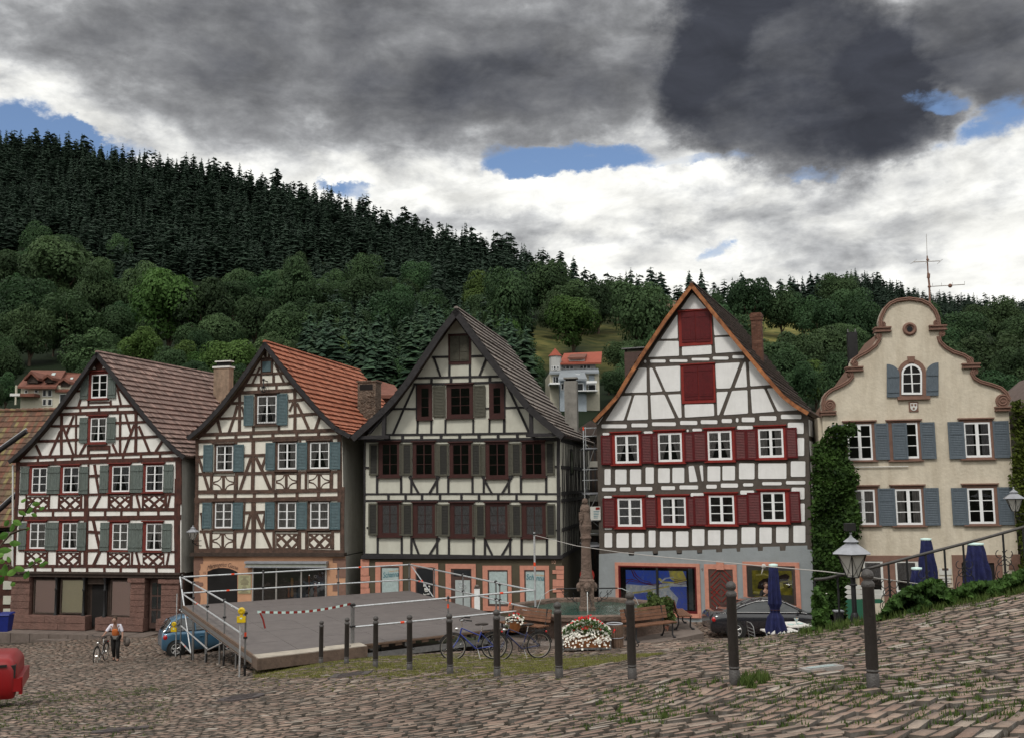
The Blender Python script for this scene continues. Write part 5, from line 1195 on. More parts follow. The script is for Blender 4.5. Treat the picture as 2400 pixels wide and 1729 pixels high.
ro4,Lp,Rp,ap=roof(H4,F4,VI,[apx,(820,232),(700,388),(500,690),(380,882),(300,1020),(210,1120),(108,1225)],[apx,(1120,330),(1340,600),(1560,862),(1690,1012),(1790,1090),(1902,1158)],.4,12.5,'tiles_dark','copper',vw=.14)
g4=[F4.uv(*VI(135,1235)),F4.uv(*VI(300,1075)),F4.uv(*VI(500,760)),F4.uv(*VI(930,145)),F4.uv(*VI(1330,640)),F4.uv(*VI(1690,1060)),F4.uv(*VI(1895,1185))]
w4=body(None,F4,[F4.uv(*VJ(160,775))]+g4+[F4.uv(*VJ(1930,745))],12,['timber_grey','timber_grey'])
pn=MB('plaster_panel')
def panel(pts,view,r=5):
 0
 uv=ccw([F4.uv(*view(x,y))for x,y in pts]);out=[];n=len(uv)
 for i in range(n):
  p,c,q=uv[i-1],uv[i],uv[(i+1)%n]
  for t_ in(p,q):
   l=math.hypot(t_[0]-c[0],t_[1]-c[1])or 1;k=min(.035,l*.3)/l;out.append((c[0]+(t_[0]-c[0])*k,c[1]+(t_[1]-c[1])*k))
 F4.prism(pn,out,0,.025)
for p in[[(935,165),(1052,298),(838,303)],[(808,345),(813,546),(670,550)],[(1104,348),(1252,514),(1117,522)],[(650,568),(820,567),(823,690),(565,700)],[(1118,537),(1280,531),(1378,652),(1127,668)],[(848,613),(1092,598),(1095,675),(848,688)],[(490,788),(552,787),(554,990),(368,994)],[(578,789),(600,789),(686,982),(584,990)],[(624,783),(832,772),(834,978),(712,985)],[(1124,755),(1330,744),(1250,956),(1134,960)],[(1365,742),(1377,740),(1389,945),(1285,951)],[(1404,738),(1456,734),(1617,926),(1416,940)],[(345,1021),(429,1017),(362,1222),(211,1227)],[(452,1014),(561,1013),(565,1216),(388,1221)],[(585,1014),(700,1009),(789,1204),(595,1213)],[(729,1009),(837,1004),(845,1200),(820,1203)],[(1136,988),(1231,984),(1156,1178),(1142,1181)],[(1264,978),(1391,971),(1397,1165),(1192,1179)],[(1419,965),(1531,959),(1617,1150),(1432,1164)],[(1554,958),(1645,954),(1812,1138),(1645,1147)],[(868,1091),(1112,1085),(1116,1185),(872,1199)],[(242,1112),(142,1254),(150,1256),(205,1170)]]:panel(p,VI)
for r_ in[(582,721,711,746),(745,720,893,742),(928,708,1076,729),(1104,697,1235,722),(1267,686,1365,711),(1398,679,1422,702),(532,724,550,749),(178,1256,388,1287),(427,1249,560,1279),(598,1239,796,1269),(832,1227,975,1260),(1004,1221,1142,1253),(1178,1211,1263,1244),(1296,1204,1317,1238),(1345,1199,1453,1237),(1492,1187,1633,1225),(1671,1175,1841,1211),(187,1327,243,1346),(530,1314,603,1333),(887,1298,903,1319),(935,1292,1013,1316),(1307,1269,1437,1298),(1728,1242,1860,1334),(1806,1368,1864,1518)]:panel([(r_[0],r_[1]),(r_[2],r_[1]),(r_[2],r_[3]),(r_[0],r_[3])],VI)
for r_ in[(203,65,254,196),(292,69,386,191),(415,67,507,190),(545,51,613,186),(649,58,746,179),(768,54,866,180),(1060,42,1166,166),(1184,39,1288,158),(1322,17,1451,149),(1482,17,1716,146),(1753,0,1874,129),(182,221,298,249),(331,217,419,249),(466,214,600,245),(675,207,789,238),(827,201,981,233),(1050,195,1137,227),(1171,185,1313,219),(1356,183,1440,209),(1515,173,1677,199),(1713,164,1874,192),(198,289,263,307),(565,281,621,299),(920,264,1028,295),(1332,243,1448,276),(1759,219,1867,316),(1832,351,1869,503),(203,551,266,569),(203,596,266,717),(303,597,404,719),(431,596,534,717),(570,576,627,715),(664,584,768,714),(797,582,901,711),(932,565,1034,703),(1064,573,1167,697),(1197,567,1306,693),(1343,549,1459,687),(1492,549,1594,683),(1631,544,1734,677),(1774,536,1874,677)]:panel([(r_[0],r_[1]),(r_[2],r_[1]),(r_[2],r_[3]),(r_[0],r_[3])],VJ)
for p in([(902,41),(946,37),(977,170),(909,173)],[(992,37),(1021,34),(1026,166),(1012,166)]):panel(p,VJ)
w4.join(pn);mk('wall',w4,parent=H4)
kr=dict(mc='paint_red',ms='paint_white',frm=.08,mull=.12,bar=.035)
rx=lambda x0,y0,x1,y1,n=.06:(x0,y0,x1,y1,'louver3' if False else 'louver','paint_oxblood',n)
for(s_,c_,sh,cu)in(((293,1343,488,1580),(262,1325,505,1590),[rx(177,1347,268,1592),rx(508,1333,602,1582,.05),rx(598,1332,650,1580,.07)],'swag'),((650,1328,848,1567),(625,1310,872,1577),[rx(868,1322,948,1568,.05)],'swag'),((1062,1311,1263,1553),(1040,1292,1287,1564),[rx(943,1313,1055,1562,.075),rx(1288,1299,1384,1552,.06)],'swag'),((1484,1293,1692,1532),(1460,1272,1712,1543),[rx(1384,1296,1474,1550,.075),rx(1712,1283,1809,1537,.06)],'half')):
 window(H4,F4,VI,s_,c_,shutters=sh,cur=cu,cornice=True,**kr)
for(s_,c_,sh)in(((314,309,517,543),(288,292,540,556),[rx(192,307,299,552),rx(540,299,642,550)]),((676,300,881,533),(645,284,906,545),[rx(893,293,955,538,.05)]),((1074,284,1284,521),(1046,266,1311,532),[rx(949,287,1059,537,.075),rx(1303,281,1402,527)]),((1507,256,1708,501),(1482,240,1741,514),[rx(1394,260,1507,513,.08),rx(1741,250,1835,509)])):
 window(H4,F4,VJ,s_,c_,shutters=sh,curtain=None if s_[0]>900 else 'curtain_lace',cornice=True,**kr)
for(c_,leaves)in(((820,315,1098,605),[(845,330,961,578),(963,325,1086,574)]),((842,760,1125,1080),[(864,775,983,1052),(986,765,1108,1048)])):
 mb=MB('paint_red');a,b_,c,d=F4.rect(VI,*c_);F4.box(mb,a,b_,c,d,0,.05);F4.box(mb,a-.02,b_+.02,d,d+.05,0,.12);hw=mk('window',mb,parent=H4)
 for l in leaves:
  mb=MB('paint_oxblood');a,b_,c,d=F4.rect(VI,*l);F4.box(mb,a+.006,b_-.006,c,d,.05,.08)
  for yy in(.12,.86):F4.box(mb,a+.02,b_-.02,c+yy*(d-c)-.04,c+yy*(d-c)+.03,.08,.095)
  for k in range(3):F4.box(mb,a+.02+k*(b_-a-.03)/3,a+(k+1)*(b_-a-.03)/3,c+.15*(d-c),c+.8*(d-c),.08,.086)
  mk('shutter',mb,parent=hw)
gf=MB(['plaster_blue']);tooth=[(158,772),(400,757),(405,786),(450,785),(452,753),(602,748),(608,782),(648,781),(650,746),(800,742),(806,774),(848,772),(850,742),(970,740),(975,770),(1015,768),(1018,737),(1130,733),(1132,758),(1182,755),(1184,728),(1300,724),(1305,753),(1332,752),(1334,720),(1476,716),(1480,746),(1520,745),(1522,712),(1660,709),(1663,745),(1708,744),(1712,705),(1890,701),(1892,735),(1932,735),(1945,1330),(1950,1480),(155,1480)]
pts=ccw([F4.uv(*VJ(x,y))for x,y in tooth]);gf.prism([F4.P(u,v,.035)for u,v in pts],[F4.P(u,v,-.2)for u,v in pts],0,0)
a,b_=F4.uv(*VJ(158,900))[0],F4.uv(*VJ(1935,900))[0];c=F4.uv(*VJ(900,1480))[1];d=F4.uv(*VJ(900,790))[1];F4.box(gf,a+.01,b_-.01,c,d,-12,-.2)
mk('ground_floor_wall',gf,parent=H4)
def artwork(F,view,x0,y0,x1,y1,n,shapes,mats,name='artwork'):
 mb=MB(mats);a,b,c,d=F.rect(view,x0,y0,x1,y1);F.box(mb,a,b,c,d,n-.02,n,0)
 for i,(k,pts)in enumerate(shapes):F.prism(mb,ccw([(a+(b-a)*x,d-(d-c)*y)for x,y in pts]),n,n+.0015+i*.0004,k)
 return mb
def ribbon(pts,w):
 up=[];lo=[]
 for i,(x,y)in enumerate(pts):
  p,q=pts[max(0,i-1)],pts[min(len(pts)-1,i+1)];dx,dy=q[0]-p[0],q[1]-p[1];l=math.hypot(dx,dy)or 1
  ww=w*(1+.35*math.sin(i*2.3));up.append((x-dy/l*ww/2,y+dx/l*ww/2));lo.append((x+dy/l*ww/2,y-dx/l*ww/2))
 return up+lo[::-1]
mat('art_blue',(.05,.12,.60),.6,7,.8,.3,c2=(.16,.26,.7));mat('art_pale',(.85,.85,.75),.3,7,.8,.3,c2=(.5,.62,.78));mat('art_yellow',(.9,.7,.12),.3,7,.8,.3,c2=(.55,.52,.32));mat('art_wine',(.20,.02,.04),.3,9,.8,.2)
mat('art_olive',(.45,.38,.04),.4,5,.8,.3,c2=(.16,.17,.04));mat('art_dark',(.03,.012,.012),.3,9,.8,.2);mat('mount_grey',(.20,.19,.17),.1,9,.8,.1)
mb,(e,f_,g_,h)=surround(F4,VJ,(297,846,1003,1290),(325,872,972,1256),'stone_pink',n=.035);w=mk('shop_window',mb,parent=H4)
m2=MB(['paint_oxblood','dark_room']);F4.box(m2,e,f_,g_,h,.035,.045,1);F4.box(m2,e,e+.09,g_,h,.045,.1);F4.box(m2,f_-.06,f_,g_,h,.045,.1);F4.box(m2,e,f_,g_,g_+.11,.045,.099);F4.box(m2,e,f_,h-.06,h,.045,.099);mk('frame',m2,parent=w)
sh=[(1,ribbon([(0,.42),(.3,.46),(.6,.38),(1.0,.34)],.10)),(1,[(0,.45),(.45,.5),(.6,.44),(.75,.42),(.62,.62),(.3,.58),(.1,.64),(0,.62)]),(1,[(.55,.5),(.72,.46),(.86,.7),(.8,1.0),(.52,1.0),(.5,.75)]),(0,[(.02,.66),(.3,.58),(.5,.62),(.44,.8),(.2,.9),(0,.84)]),(2,ribbon([(.36,.5),(.42,.62),(.52,.7)],.06)),(2,ribbon([(.0,.62),(.2,.58),(.5,.48),(.72,.4)],.035)),(2,[(.72,.0),(.95,.0),(1.0,.2),(.85,.32),(.74,.2)]),(2,ribbon([(.55,.2),(.62,.3),(.8,.3),(1,.22)],.05)),(3,ribbon([(.1,0),(.14,.16),(.24,.3),(.4,.36),(.6,.34)],.014)),(3,ribbon([(.13,0),(.18,.14),(.28,.26),(.42,.32)],.012)),(3,ribbon([(0,.26),(.1,.24),(.3,.33),(.56,.37)],.014)),(3,ribbon([(0,.36),(.06,.28),(.2,.32),(.5,.4)],.012)),(3,ribbon([(.8,.22),(.9,.24),(1,.22)],.012)),(3,ribbon([(.8,.27),(.9,.29),(1,.27)],.012)),(3,ribbon([(.8,.32),(.9,.34),(1,.32)],.012)),(1,ribbon([(.58,.3),(.66,.2),(.8,.16)],.03))]
mk('artwork',artwork(F4,VJ,385,908,888,1228,.06,sh,['art_blue','art_pale','art_yellow','art_wine']),parent=w)
m3=MB(['car_trim','paint_teal']);u=F4.uv(*VJ(645,1000))[0];F4.box(m3,u-.05,u+.05,g_+.1,h-.05,.065,.11);a,b_,c,d=F4.rect(VJ,905,890,940,1235);F4.box(m3,a,b_,c,d,.046,.055,1);mk('mullion',m3,parent=w)
m3=MB('glass');m3.add([F4.P(e,g_,.085),F4.P(f_,g_,.085),F4.P(f_,h,.085),F4.P(e,h,.085)],[(0,1,2,3)]);mk('pane',m3,parent=w)
mb,(e,f_,g_,h)=surround(F4,VJ,(1358,838,1833,1226),(1390,868,1795,1192),'stone_pink',n=.035);w=mk('shop_window',mb,parent=H4)
m2=MB(['dark_brown_door','mount_grey']);F4.box(m2,e,f_,g_,h,.035,.045,1);F4.box(m2,e,e+.04,g_,h,.045,.08);F4.box(m2,f_-.09,f_,g_,h,.045,.08);F4.box(m2,e,f_,h-.06,h,.045,.079);F4.box(m2,e,f_,g_,g_+.05,.045,.08);mk('frame',m2,parent=w)
sh=[(1,[(.12,.75),(.16,.5),(.28,.35),(.42,.3),(.5,.42),(.48,.68),(.4,.9),(.28,.8)]),(1,[(.52,.5),(.7,.2),(.85,.12),(.95,.2),(.9,.4),(.75,.42),(.62,.5)]),(1,ribbon([(.78,.52),(.88,.5),(.95,.6),(.9,.7)],.05)),(2,ribbon([(.02,.9),(.3,.95),(.7,.92)],.08)),(2,ribbon([(.1,.2),(.3,.15),(.5,.25)],.06)),(2,[(.6,.55),(.75,.5),(.8,.7),(.65,.8)])]
mk('artwork',artwork(F4,VJ,1433,908,1764,1110,.055,sh,['art_olive','art_dark','art_yellow']),parent=w)
m3=MB('glass');m3.add([F4.P(e,g_,.07),F4.P(f_,g_,.07),F4.P(f_,h,.07),F4.P(e,h,.07)],[(0,1,2,3)]);mk('pane',m3,parent=w)
mb,(e,f_,g_,h)=surround(F4,VJ,(1042,857,1313,1400),(1076,897,1280,1398),'stone_pink',n=.035,key=True,bottom=False);w=mk('door_surround',mb,parent=H4)
mb=MB(['dark_brown_door','paint_red']);F4.box(mb,e,f_,g_,h,.035,.05);xm=(e+f_)/2;hw_=(f_-e)*.42;vb=F4.uv(*VJ(1180,1275))[1];vc=F4.uv(*VJ(1180,1090))[1]
for i in range(5):
 d0=.28*i+.0
 for sgn in(1,-1):
  for side in(-1,1):
   if side>0 and i>6:continue
   y0=vc+sgn*(.16+d0*.82);yo=y0-sgn*hw_*.95
   if abs(y0-vc)>1.25:continue
   F4.prism(mb,ccw([(xm+side*.03,y0-.022),(xm+side*hw_,yo-.022),(xm+side*hw_,yo+.022),(xm+side*.03,y0+.022)]),.05,.072+.0004*(i+5*(sgn>0)+10*(side>0)),1)
mk('door',mb,parent=H4)
text(H4,F4,'9',*VJ(1018,904),7,'sign_dark',.04)
chimney(H4,ro4,F4,1761,1785,735,830,-4.4,.5,'brick','stone_rough','brick')
chimney(H4,ro4,F4,1464,1507,824,900,-6.0,1.0,'dark_brown_door','galv_dark','slab')
S4=Fac(0,0,0,0,O=F4.P(F4.uv(*VJ(1930,400))[0],0,0));S4.n=F4.U.copy();S4.U=F4.a.copy();S4.a=-S4.n
pn=MB('plaster_panel');vt_=F4.uv(*VI(1900,1200))[1];vb=F4.uv(*VJ(1930,720))[1];x=.25
while x<11:
 for k in range(6):a=vb+.15+(vt_-vb)/6*k;S4.box(pn,x,x+.55,a,a+(vt_-vb)/6-.22,0,.02)
 x+=.75
mk('side_wall',pn,parent=H4)
F5=Fac(2130,1030,41.8,10)
H5=thing('gabled_inn',F5.P(0,F5.uv(2130,1450)[1],-4),'cream rendered house with curved scrolled gable trimmed in brown stone and blue shutters','house')
cont=[(185,1300),(180,1255),(170,1190),(185,1125),(215,1085),(260,1050),(350,1010),(410,975),(440,942),(430,905),(412,880),(410,858),(432,850),(435,820),(455,780),(500,748),(590,700),(655,650),(685,605),(672,560),(665,530),(668,500),(700,495),(692,450),(705,395),(740,320),(790,268),(860,235),(975,220),(1090,236),(1170,275),(1225,340),(1255,410),(1262,475),(1305,482),(1305,520),(1288,535),(1258,575),(1270,620),(1315,665),(1385,705),(1480,735),(1540,775),(1565,825),(1608,832),(1608,868),(1580,880),(1562,910),(1580,945),(1630,975),(1730,1002),(1820,1035),(1875,1085),(1902,1145),(1890,1215),(1885,1260)]
uvc=[F5.uv(*VK(x,y))for x,y in cont];lb=F5.uv(*VL(215,1640));rb=F5.uv(*VL(1990,1640));lb=(lb[0],lb[1]-1.0);rb=(rb[0],rb[1]-1.0)
mb=MB(['plaster_sand']);pts=ccw([lb]+uvc+[rb]);mb.prism([F5.P(u,v,0)for u,v in pts],[F5.P(u,v,-.35)for u,v in pts],0,0)
F5.box(mb,lb[0]+.05,rb[0]-.4,lb[1],F5.uv(*VK(1000,1290))[1],-11,-.35);mk('wall',mb,parent=H5)
mb=MB(['tiles_mossy']);apx5=(F5.uv(*VK(980,430))[0],F5.uv(*VK(980,330))[1]);el_=F5.uv(*VK(300,1270));er_=F5.uv(*VK(1780,1240))
mb.prism([F5.P(*p,-.36)for p in(el_,er_,apx5)],[F5.P(*p,-11)for p in(el_,er_,apx5)],0,0);ro5=mk('roof',mb,parent=H5)
tr=MB('stone_brown')
def sweep(pts,w,inw,nn=.09):
 0
 P_=[Vector((p[0],p[1]))for p in pts]
 for i in range(len(P_)-1):
  pass
 off=[]
 for i in range(len(P_)):
  d=(P_[min(i+1,len(P_)-1)]-P_[max(i-1,0)]).normalized();off.append(Vector((d.y,-d.x))*w*inw)
 for i in range(len(P_)-1):
  a,b=P_[i],P_[i+1];F5.prism(tr,ccw([tuple(a),tuple(b),tuple(b+off[i+1]),tuple(a+off[i])]),-.36,nn,backface=True)
 for k in(0.25,.75):
  tr.tube([F5.P(P_[i].x+off[i].x*k,P_[i].y+off[i].y*k,nn)for i in range(len(P_))],.03,6)
segs=[cont[1:10],cont[13:20],cont[22:34],cont[37:44],cont[46:54]]
for s_ in segs:sweep([F5.uv(*VK(x,y))for x,y in s_],33/VK.k*F5.mpp(),1)
for(x,y,r_)in((250,1200,52),(1825,1162,60),(698,575,26),(1274,555,26),(442,922,26),(1572,898,28),(733,470,26),(1222,455,26),(480,828,28),(1528,795,30)):
 u,v_=F5.uv(*VK(x,y));rr=r_/VK.k*F5.mpp();pts=[(u+rr*math.cos(a*.2618),v_+rr*math.sin(a*.2618))for a in range(24)];F5.prism(tr,pts,-.3,.085+rr*.03)
 sp_=[F5.P(u+rr*(.92-.75*k/30)*math.cos(k*.4),v_+rr*(.92-.75*k/30)*math.sin(k*.4),.095+rr*.03)for k in range(31)];tr.tube(sp_,rr*.10,5)
for r_ in((662,497,802,540),(403,855,548,896),(168,1258,303,1294),(1158,480,1307,523),(1458,825,1612,868),(1757,1216,1892,1256)):
 a,b_,c,d=F5.rect(VK,*r_);F5.box(tr,a,b_,c,d,-.38,.14);F5.box(tr,a-.03,b_+.03,d-.05,d+.01,-.4,.2);F5.box(tr,a-.03,b_+.03,c+.0,c+.04,-.38,.17)
u,v_=F5.uv(*VK(979,513));rr=62/VK.k*F5.mpp()
ring=lambda r:[(u+r*math.cos(a*.2244),v_+r*math.sin(a*.2244))for a in range(28)]
F5.prism(tr,ring(rr),0,.04);tr.torus(F5.P(u,v_,.04),F5.n,rr*.75,rr*.2,28,8)
mk('gable_trim',tr,parent=H5)
mb=MB('win_dark');F5.prism(mb,ring(rr*.42),.04,.05);mk('oculus',mb,parent=H5)
sb='shutter_blue';k5=dict(mc='stone_brown',ms='paint_white',frm=.07,mull=.13,bar=.035)
L3=lambda x0,y0,x1,y1,n=.06:(x0,y0,x1,y1,'louver3',sb,n)
window(H5,F5,VL,(412,130,637,457),(385,108,672,462),shutters=[L3(662,122,790,454),L3(275,135,388,440)],curtain=None,**k5)
window(H5,F5,VL,(830,118,1056,442),(782,98,1086,458),shutters=[L3(820,120,956,450,.10),L3(1078,112,1213,446)],curtain=None,**k5)
window(H5,F5,VL,(1476,113,1717,432),(1440,84,1745,446),shutters=[L3(1330,108,1478,446),L3(1740,100,1887,437)],curtain='curtain_lace',cur='half',**k5)
window(H5,F5,VL,(448,725,666,1046),(418,695,702,1052),shutters=[L3(692,714,850,1054)],curtain='curtain_white',cur='full',**k5)
window(H5,F5,VL,(850,720,1090,1046),(816,690,1118,1055),shutters=[L3(1110,709,1250,1051)],curtain='curtain_white',cur='half',**k5)
window(H5,F5,VL,(1510,712,1753,1036),(1470,680,1786,1046),shutters=[L3(1362,709,1507,1049),L3(1782,702,1923,1046)],curtain=None,**k5)
def arch(cx,cy,w,h,n=9):
 0
 p=[(cx-w/2,cy+h/2),(cx+w/2,cy+h/2)];ty=cy-h/2+w/2
 for i in range(n+1):a=math.pi*i/n;p.append((cx+w/2*math.cos(a),ty-w/2*math.sin(a)))
 return p
mb=MB(['stone_brown','dark_room']);ppoly(mb,F5,VK,arch(999,958,262,345),0,.06);ppoly(mb,F5,VK,arch(996,968,192,285),0,.065,1)
ppoly(mb,F5,VK,[(957,762),(1025,762),(1015,815),(967,815)],0,.10);a,b_,c,d=F5.rect(VK,866,1122,1162,1152);F5.box(mb,a,b_,c,d,0,.14);w=mk('window',mb,parent=H5)
mb=MB('paint_white');P_=[F5.uv(*VK(x,y))for x,y in arch(996,968,186,278,14)];Q_=[F5.uv(*VK(x,y))for x,y in arch(996,968,154,240,14)]
for i in range(len(P_)):j=(i+1)%len(P_);F5.prism(mb,ccw([P_[i],P_[j],Q_[j],Q_[i]]),.065,.10)
a,b_,c,d=F5.rect(VK,990,842,1002,1090);F5.box(mb,a,b_,c,d,.065,.095)
for y in(920,1006):a,b_,c,d=F5.rect(VK,920,y-4,1074,y+4);F5.box(mb,a,b_,c,d,.065,.09)
mk('sash',mb,parent=w)
for sgn,x0,x1,yt,ybt in((-1,770,885,830,1130),(1,1128,1240,815,1115)):
 mb=MB(sb);inner,outer_=(x1,x0)if sgn<0 else(x0,x1)
 pts=[(inner,ybt),(outer_,ybt),(outer_,yt)]+[(outer_+(inner-outer_)*math.sin(t_*.2618),yt+95*(1-math.cos(t_*.2618)))for t_ in range(1,7)]
 ppoly(mb,F5,VK,pts,.03,.07)
 for y in(yt+112,ybt-48):a,b_,c,d=F5.rect(VK,x0+8,y-8,x1-4,y+8);F5.box(mb,a,b_,c,d,.07,.095)
 mk('shutter',mb,parent=w)
mb=MB(['stone_brown','paint_offwhite','stone_brown']);a,b_,c,d=F5.rect(VK,972,1170,1058,1260);F5.box(mb,a,b_,c,d,0,.04);ppoly(mb,F5,VK,[(984,1182),(1047,1182),(1047,1225),(1038,1243),(1016,1254),(994,1243),(984,1225)],0,.055,1)
for x,y in((1000,1200),(1030,1200),(1015,1232)):ppoly(mb,F5,VK,[(x-9,y-10),(x+9,y-10),(x+9,y+4),(x,y+12),(x-9,y+4)],0,.065,2)
mk('coat_of_arms',mb,parent=H5)
mb=MB('paint_offwhite');p,q=F5.uv(*VL(405,522)),F5.uv(*VL(965,515));mb.tube([F5.P(p[0],p[1],.06),F5.P(q[0],q[1],.06)],.02,6);mk('rod',mb,parent=H5)
mb=MB('stone_brown');a,b_,c,d=F5.rect(VL,560,1325,1092,1378);F5.box(mb,a,b_,c,d,0,.06);a,b_,c,d=F5.rect(VL,742,1378,852,1760);F5.box(mb,a,b_,c,d,0,.055);mk('lintel',mb,parent=H5);mb=MB('stone_brown')
mk('pier',mb,parent=H5);mb=MB('stone_brown')
for i,(x0,y0,y1)in enumerate(((1905,1315,1400),(1885,1400,1455),(1935,1455,1500),(1910,1500,1600))):ppoly(mb,F5,VL,[(x0,y0),(x0,y1),(1985,y1),(1985,y0)],0,.03+.0006*i)
mk('quoins',mb,parent=H5)
for(x0,x1)in((560,745),(852,1062)):
 mb=MB(['paint_offwhite','dark_room']);a,b_,c,d=F5.rect(VL,x0,1380,x1,1640);F5.box(mb,a,b_,c,d,.0,.012,1);F5.box(mb,a,a+.07,c,d,.012,.05);F5.box(mb,b_-.12,b_,c,d,.012,.05);F5.box(mb,a,b_,d-.05,d,.012,.049);F5.box(mb,a,b_,c-.2,c,.012,.06)
 w=mk('window',mb,parent=H5);m3=MB('glass');m3.add([F5.P(a,c,.03),F5.P(b_,c,.03),F5.P(b_,d,.03),F5.P(a,d,.03)],[(0,1,2,3)]);mk('pane',m3,parent=w)
 m3=MB('curtain_lace');F5.box(m3,a+.07,b_-.12,d-.75,d-.05,.013,.02);mk('curtain',m3,parent=w)
mb=MB(['stone_brown','dark_room']);a,b_,c,d=F5.rect(VL,1375,1320,1830,1760);F5.box(mb,a,a+.35,c,d,0,.06);F5.box(mb,b_-.3,b_,c,d,0,.06);F5.box(mb,a+.35,b_-.3,d-.32,d,0,.058);F5.box(mb,a+.35,b_-.3,c,d-.32,.001,.01,1);mk('doorway',mb,parent=H5)
mb=MB(['sign_white','sign_dark']);a,b_,c,d=F5.rect(VL,1248,1443,1362,1502);F5.box(mb,a,b_,c,d,0,.03);F5.box(mb,a+.12,b_-.12,c+.18,c+.27,.03,.033,1);mk('wall_sign',mb,parent=H5)
mb=MB(['sign_white','sign_dark']);a,b_,c,d=F5.rect(VL,1260,1515,1355,1582);F5.box(mb,a,b_,c,d,0,.015)
for i in range(6):w_=random.uniform(.1,.3);F5.box(mb,(a+b_)/2-w_,(a+b_)/2+w_,d-.12-i*.09,d-.09-i*.09,.015,.018,1)
mk('notice',mb,parent=H5)
mb=MB(['iron','galv_dark']);n_=-3.5;a=F5.uv(1988,800,n_)[0];b_=F5.uv(2010,800,n_)[0];c=F5.uv(2000,860,n_)[1]-.8;d=F5.uv(2000,778,n_)[1];F5.box(mb,a,b_,c,d,n_-.45,n_)
for x in(a+.02,b_-.06):F5.box(mb,x,x+.04,d,d+.16,n_-.3,n_-.2,1)
mk('chimney',mb,parent=ro5)
mb=MB(['steel_frame','stone_brown']);n_=-1.2;P5=lambda x,y,n=n_:F5.P(*F5.uv(x,y,n),n)
mb.tube([P5(2180,730),P5(2178,668),P5(2175,640)],.045,8,1);mb.tube([P5(2175,640),P5(2173,600)],.028,6,1);mb.tube([P5(2173,605),P5(2171,549)],.012,5)
mb.tube([P5(2176,652),P5(2176.5,642)],.07,8,1);mb.ball(P5(2174,609),.06,1);mb.ball(P5(2178,672),.07,1)
mb.tube([P5(2141,614.5),P5(2203,612)],.02,5)
for x,l in((2141.5,1.5),(2174,1.2),(2203,1.5)):c=P5(x,613.5);e_=F5.n*1.2+F5.U*.55+Vector((0,0,.45));e_=P5(x+12,603)-c+F5.n*-.5;mb.tube([c+e_*l*.75,c-e_*l*.75],.012,4)
mb.tube([P5(2179,672),P5(2261,667)],.02,5);mb.ball(P5(2227,670),.09,1)
for x,y in((2186,671.5),(2207,670.5),(2233,669),(2261,667)):c=P5(x,y);mb.tube([c-Vector((0,0,.02)),c+Vector((0,0,.14))],.008,4)
mk('antenna',mb,parent=ro5)
F0=Fac(60,1100,56,4)
H0=thing('old_house',F0.P(0,F0.uv(60,1470)[1],0),'mossy-roofed red-timbered house squeezed in at the left edge behind the sandstone-based house','house')
mb=MB(['tiles_mossy','wood_dark']);g=np.random.default_rng(5)
top=F0.uv(60,942)[1];bot=F0.uv(60,1235)[1];uL=F0.uv(-260,1000)[0];uR=F0.uv(150,1000)[0];nr=20
for c in range(nr):
 v1_,v0_=top+(bot-top)*c/nr,top+(bot-top)*(c+1)/nr;n1_=c*.26;n0_=(c+1)*.26;k=0;u=uL
 while u<uR:
  r_=float(g.random());h=.05+g.normal(0,.008)
  a_,b2,c2,d2=F0.P(u,v1_,n1_-6),F0.P(u+.2,v1_,n1_-6),F0.P(u+.2,v0_+h-.01,n0_-6+.04),F0.P(u,v0_+h-.01,n0_-6+.04)
  mb.add([d2,c2,b2,a_,F0.P(u,v0_-.03,n0_-6+.02),F0.P(u+.2,v0_-.03,n0_-6+.02)],[(0,1,2,3),(4,5,1,0)],0,rn=r_);u+=.205
 F0.box(mb,uL,uR,v0_-.2,v1_-.05,-12+n1_*0,n1_-6-.05,1)
u=uL
while u<uR:mb.tube([F0.P(u,top+.05,-6),F0.P(u+.36,top+.03,-6)],[.14,.11],8);u+=.36
mk('roof',mb,parent=H0)
mb=MB(['timber_red','plaster_pale']);a,b_=F0.uv(-260,1300)[0],F0.uv(95,1300)[0];c,d=F0.uv(0,1500)[1]-.6,F0.uv(0,1250)[1]
F0.box(mb,a,b_,c,d,-11,-1.2)
for(y0,y1)in((1212,1238),(1245,1272),(1282,1312),(1360,1380),(1395,1415),(1425,1440)):
 for(x0,x1)in((8,29),(-40,-5),(-90,-55)):e=F0.rect(View(0,0,1),x0,y0,x1,y1,-1.2);F0.box(mb,*e,-1.2,-1.16,1)
mk('wall',mb,parent=H0)
for(x0,y0,x1,y1,n_)in((-40,1082,62,1010,.6),(-30,1220,36,1160,1.0)):
 mb=MB(['timber_black','zinc']);p,q=F0.uv(x0,y0,n_),F0.uv(x1,y1,n_);mb.tube([F0.P(p[0],p[1],n_),F0.P(q[0],q[1],n_)],.16,4,0);mb.tube([F0.P(p[0],p[1]+.14,n_),F0.P(q[0],q[1]+.14,n_)],.06,6,1);mk('gutter',mb,parent=H0)
VP=View(0,0,1)
def hill_house(px,py,Y,yaw,label):
 F=Fac(px,py,Y,yaw);return F,thing('hillside_house',F.P(0,F.uv(px,py)[1],0),label,'house')
Fh,Hh=hill_house(100,945,128,0,'cream hillside house with a brown dormered roof and balconies, behind the leftmost gables')
mb=MB('hill_wall');a,b_,c,d=Fh.rect(VP,48,903,190,975);Fh.box(mb,a,b_,c-3,d,-9,0);mk('wall',mb,parent=Hh)
mb=MB('roof_plain_brown')
def slope(F,mb,pts,nf,nb,th=.25,mi=0):
 0
 P_=[F.P(*F.uv(*pts[0],nf),nf),F.P(*F.uv(*pts[1],nf),nf),F.P(*F.uv(*pts[2],nb),nb),F.P(*F.uv(*pts[3],nb),nb)];dn=Vector((0,0,-th))
 mb.hexa([p+dn for p in P_]+P_,mi)
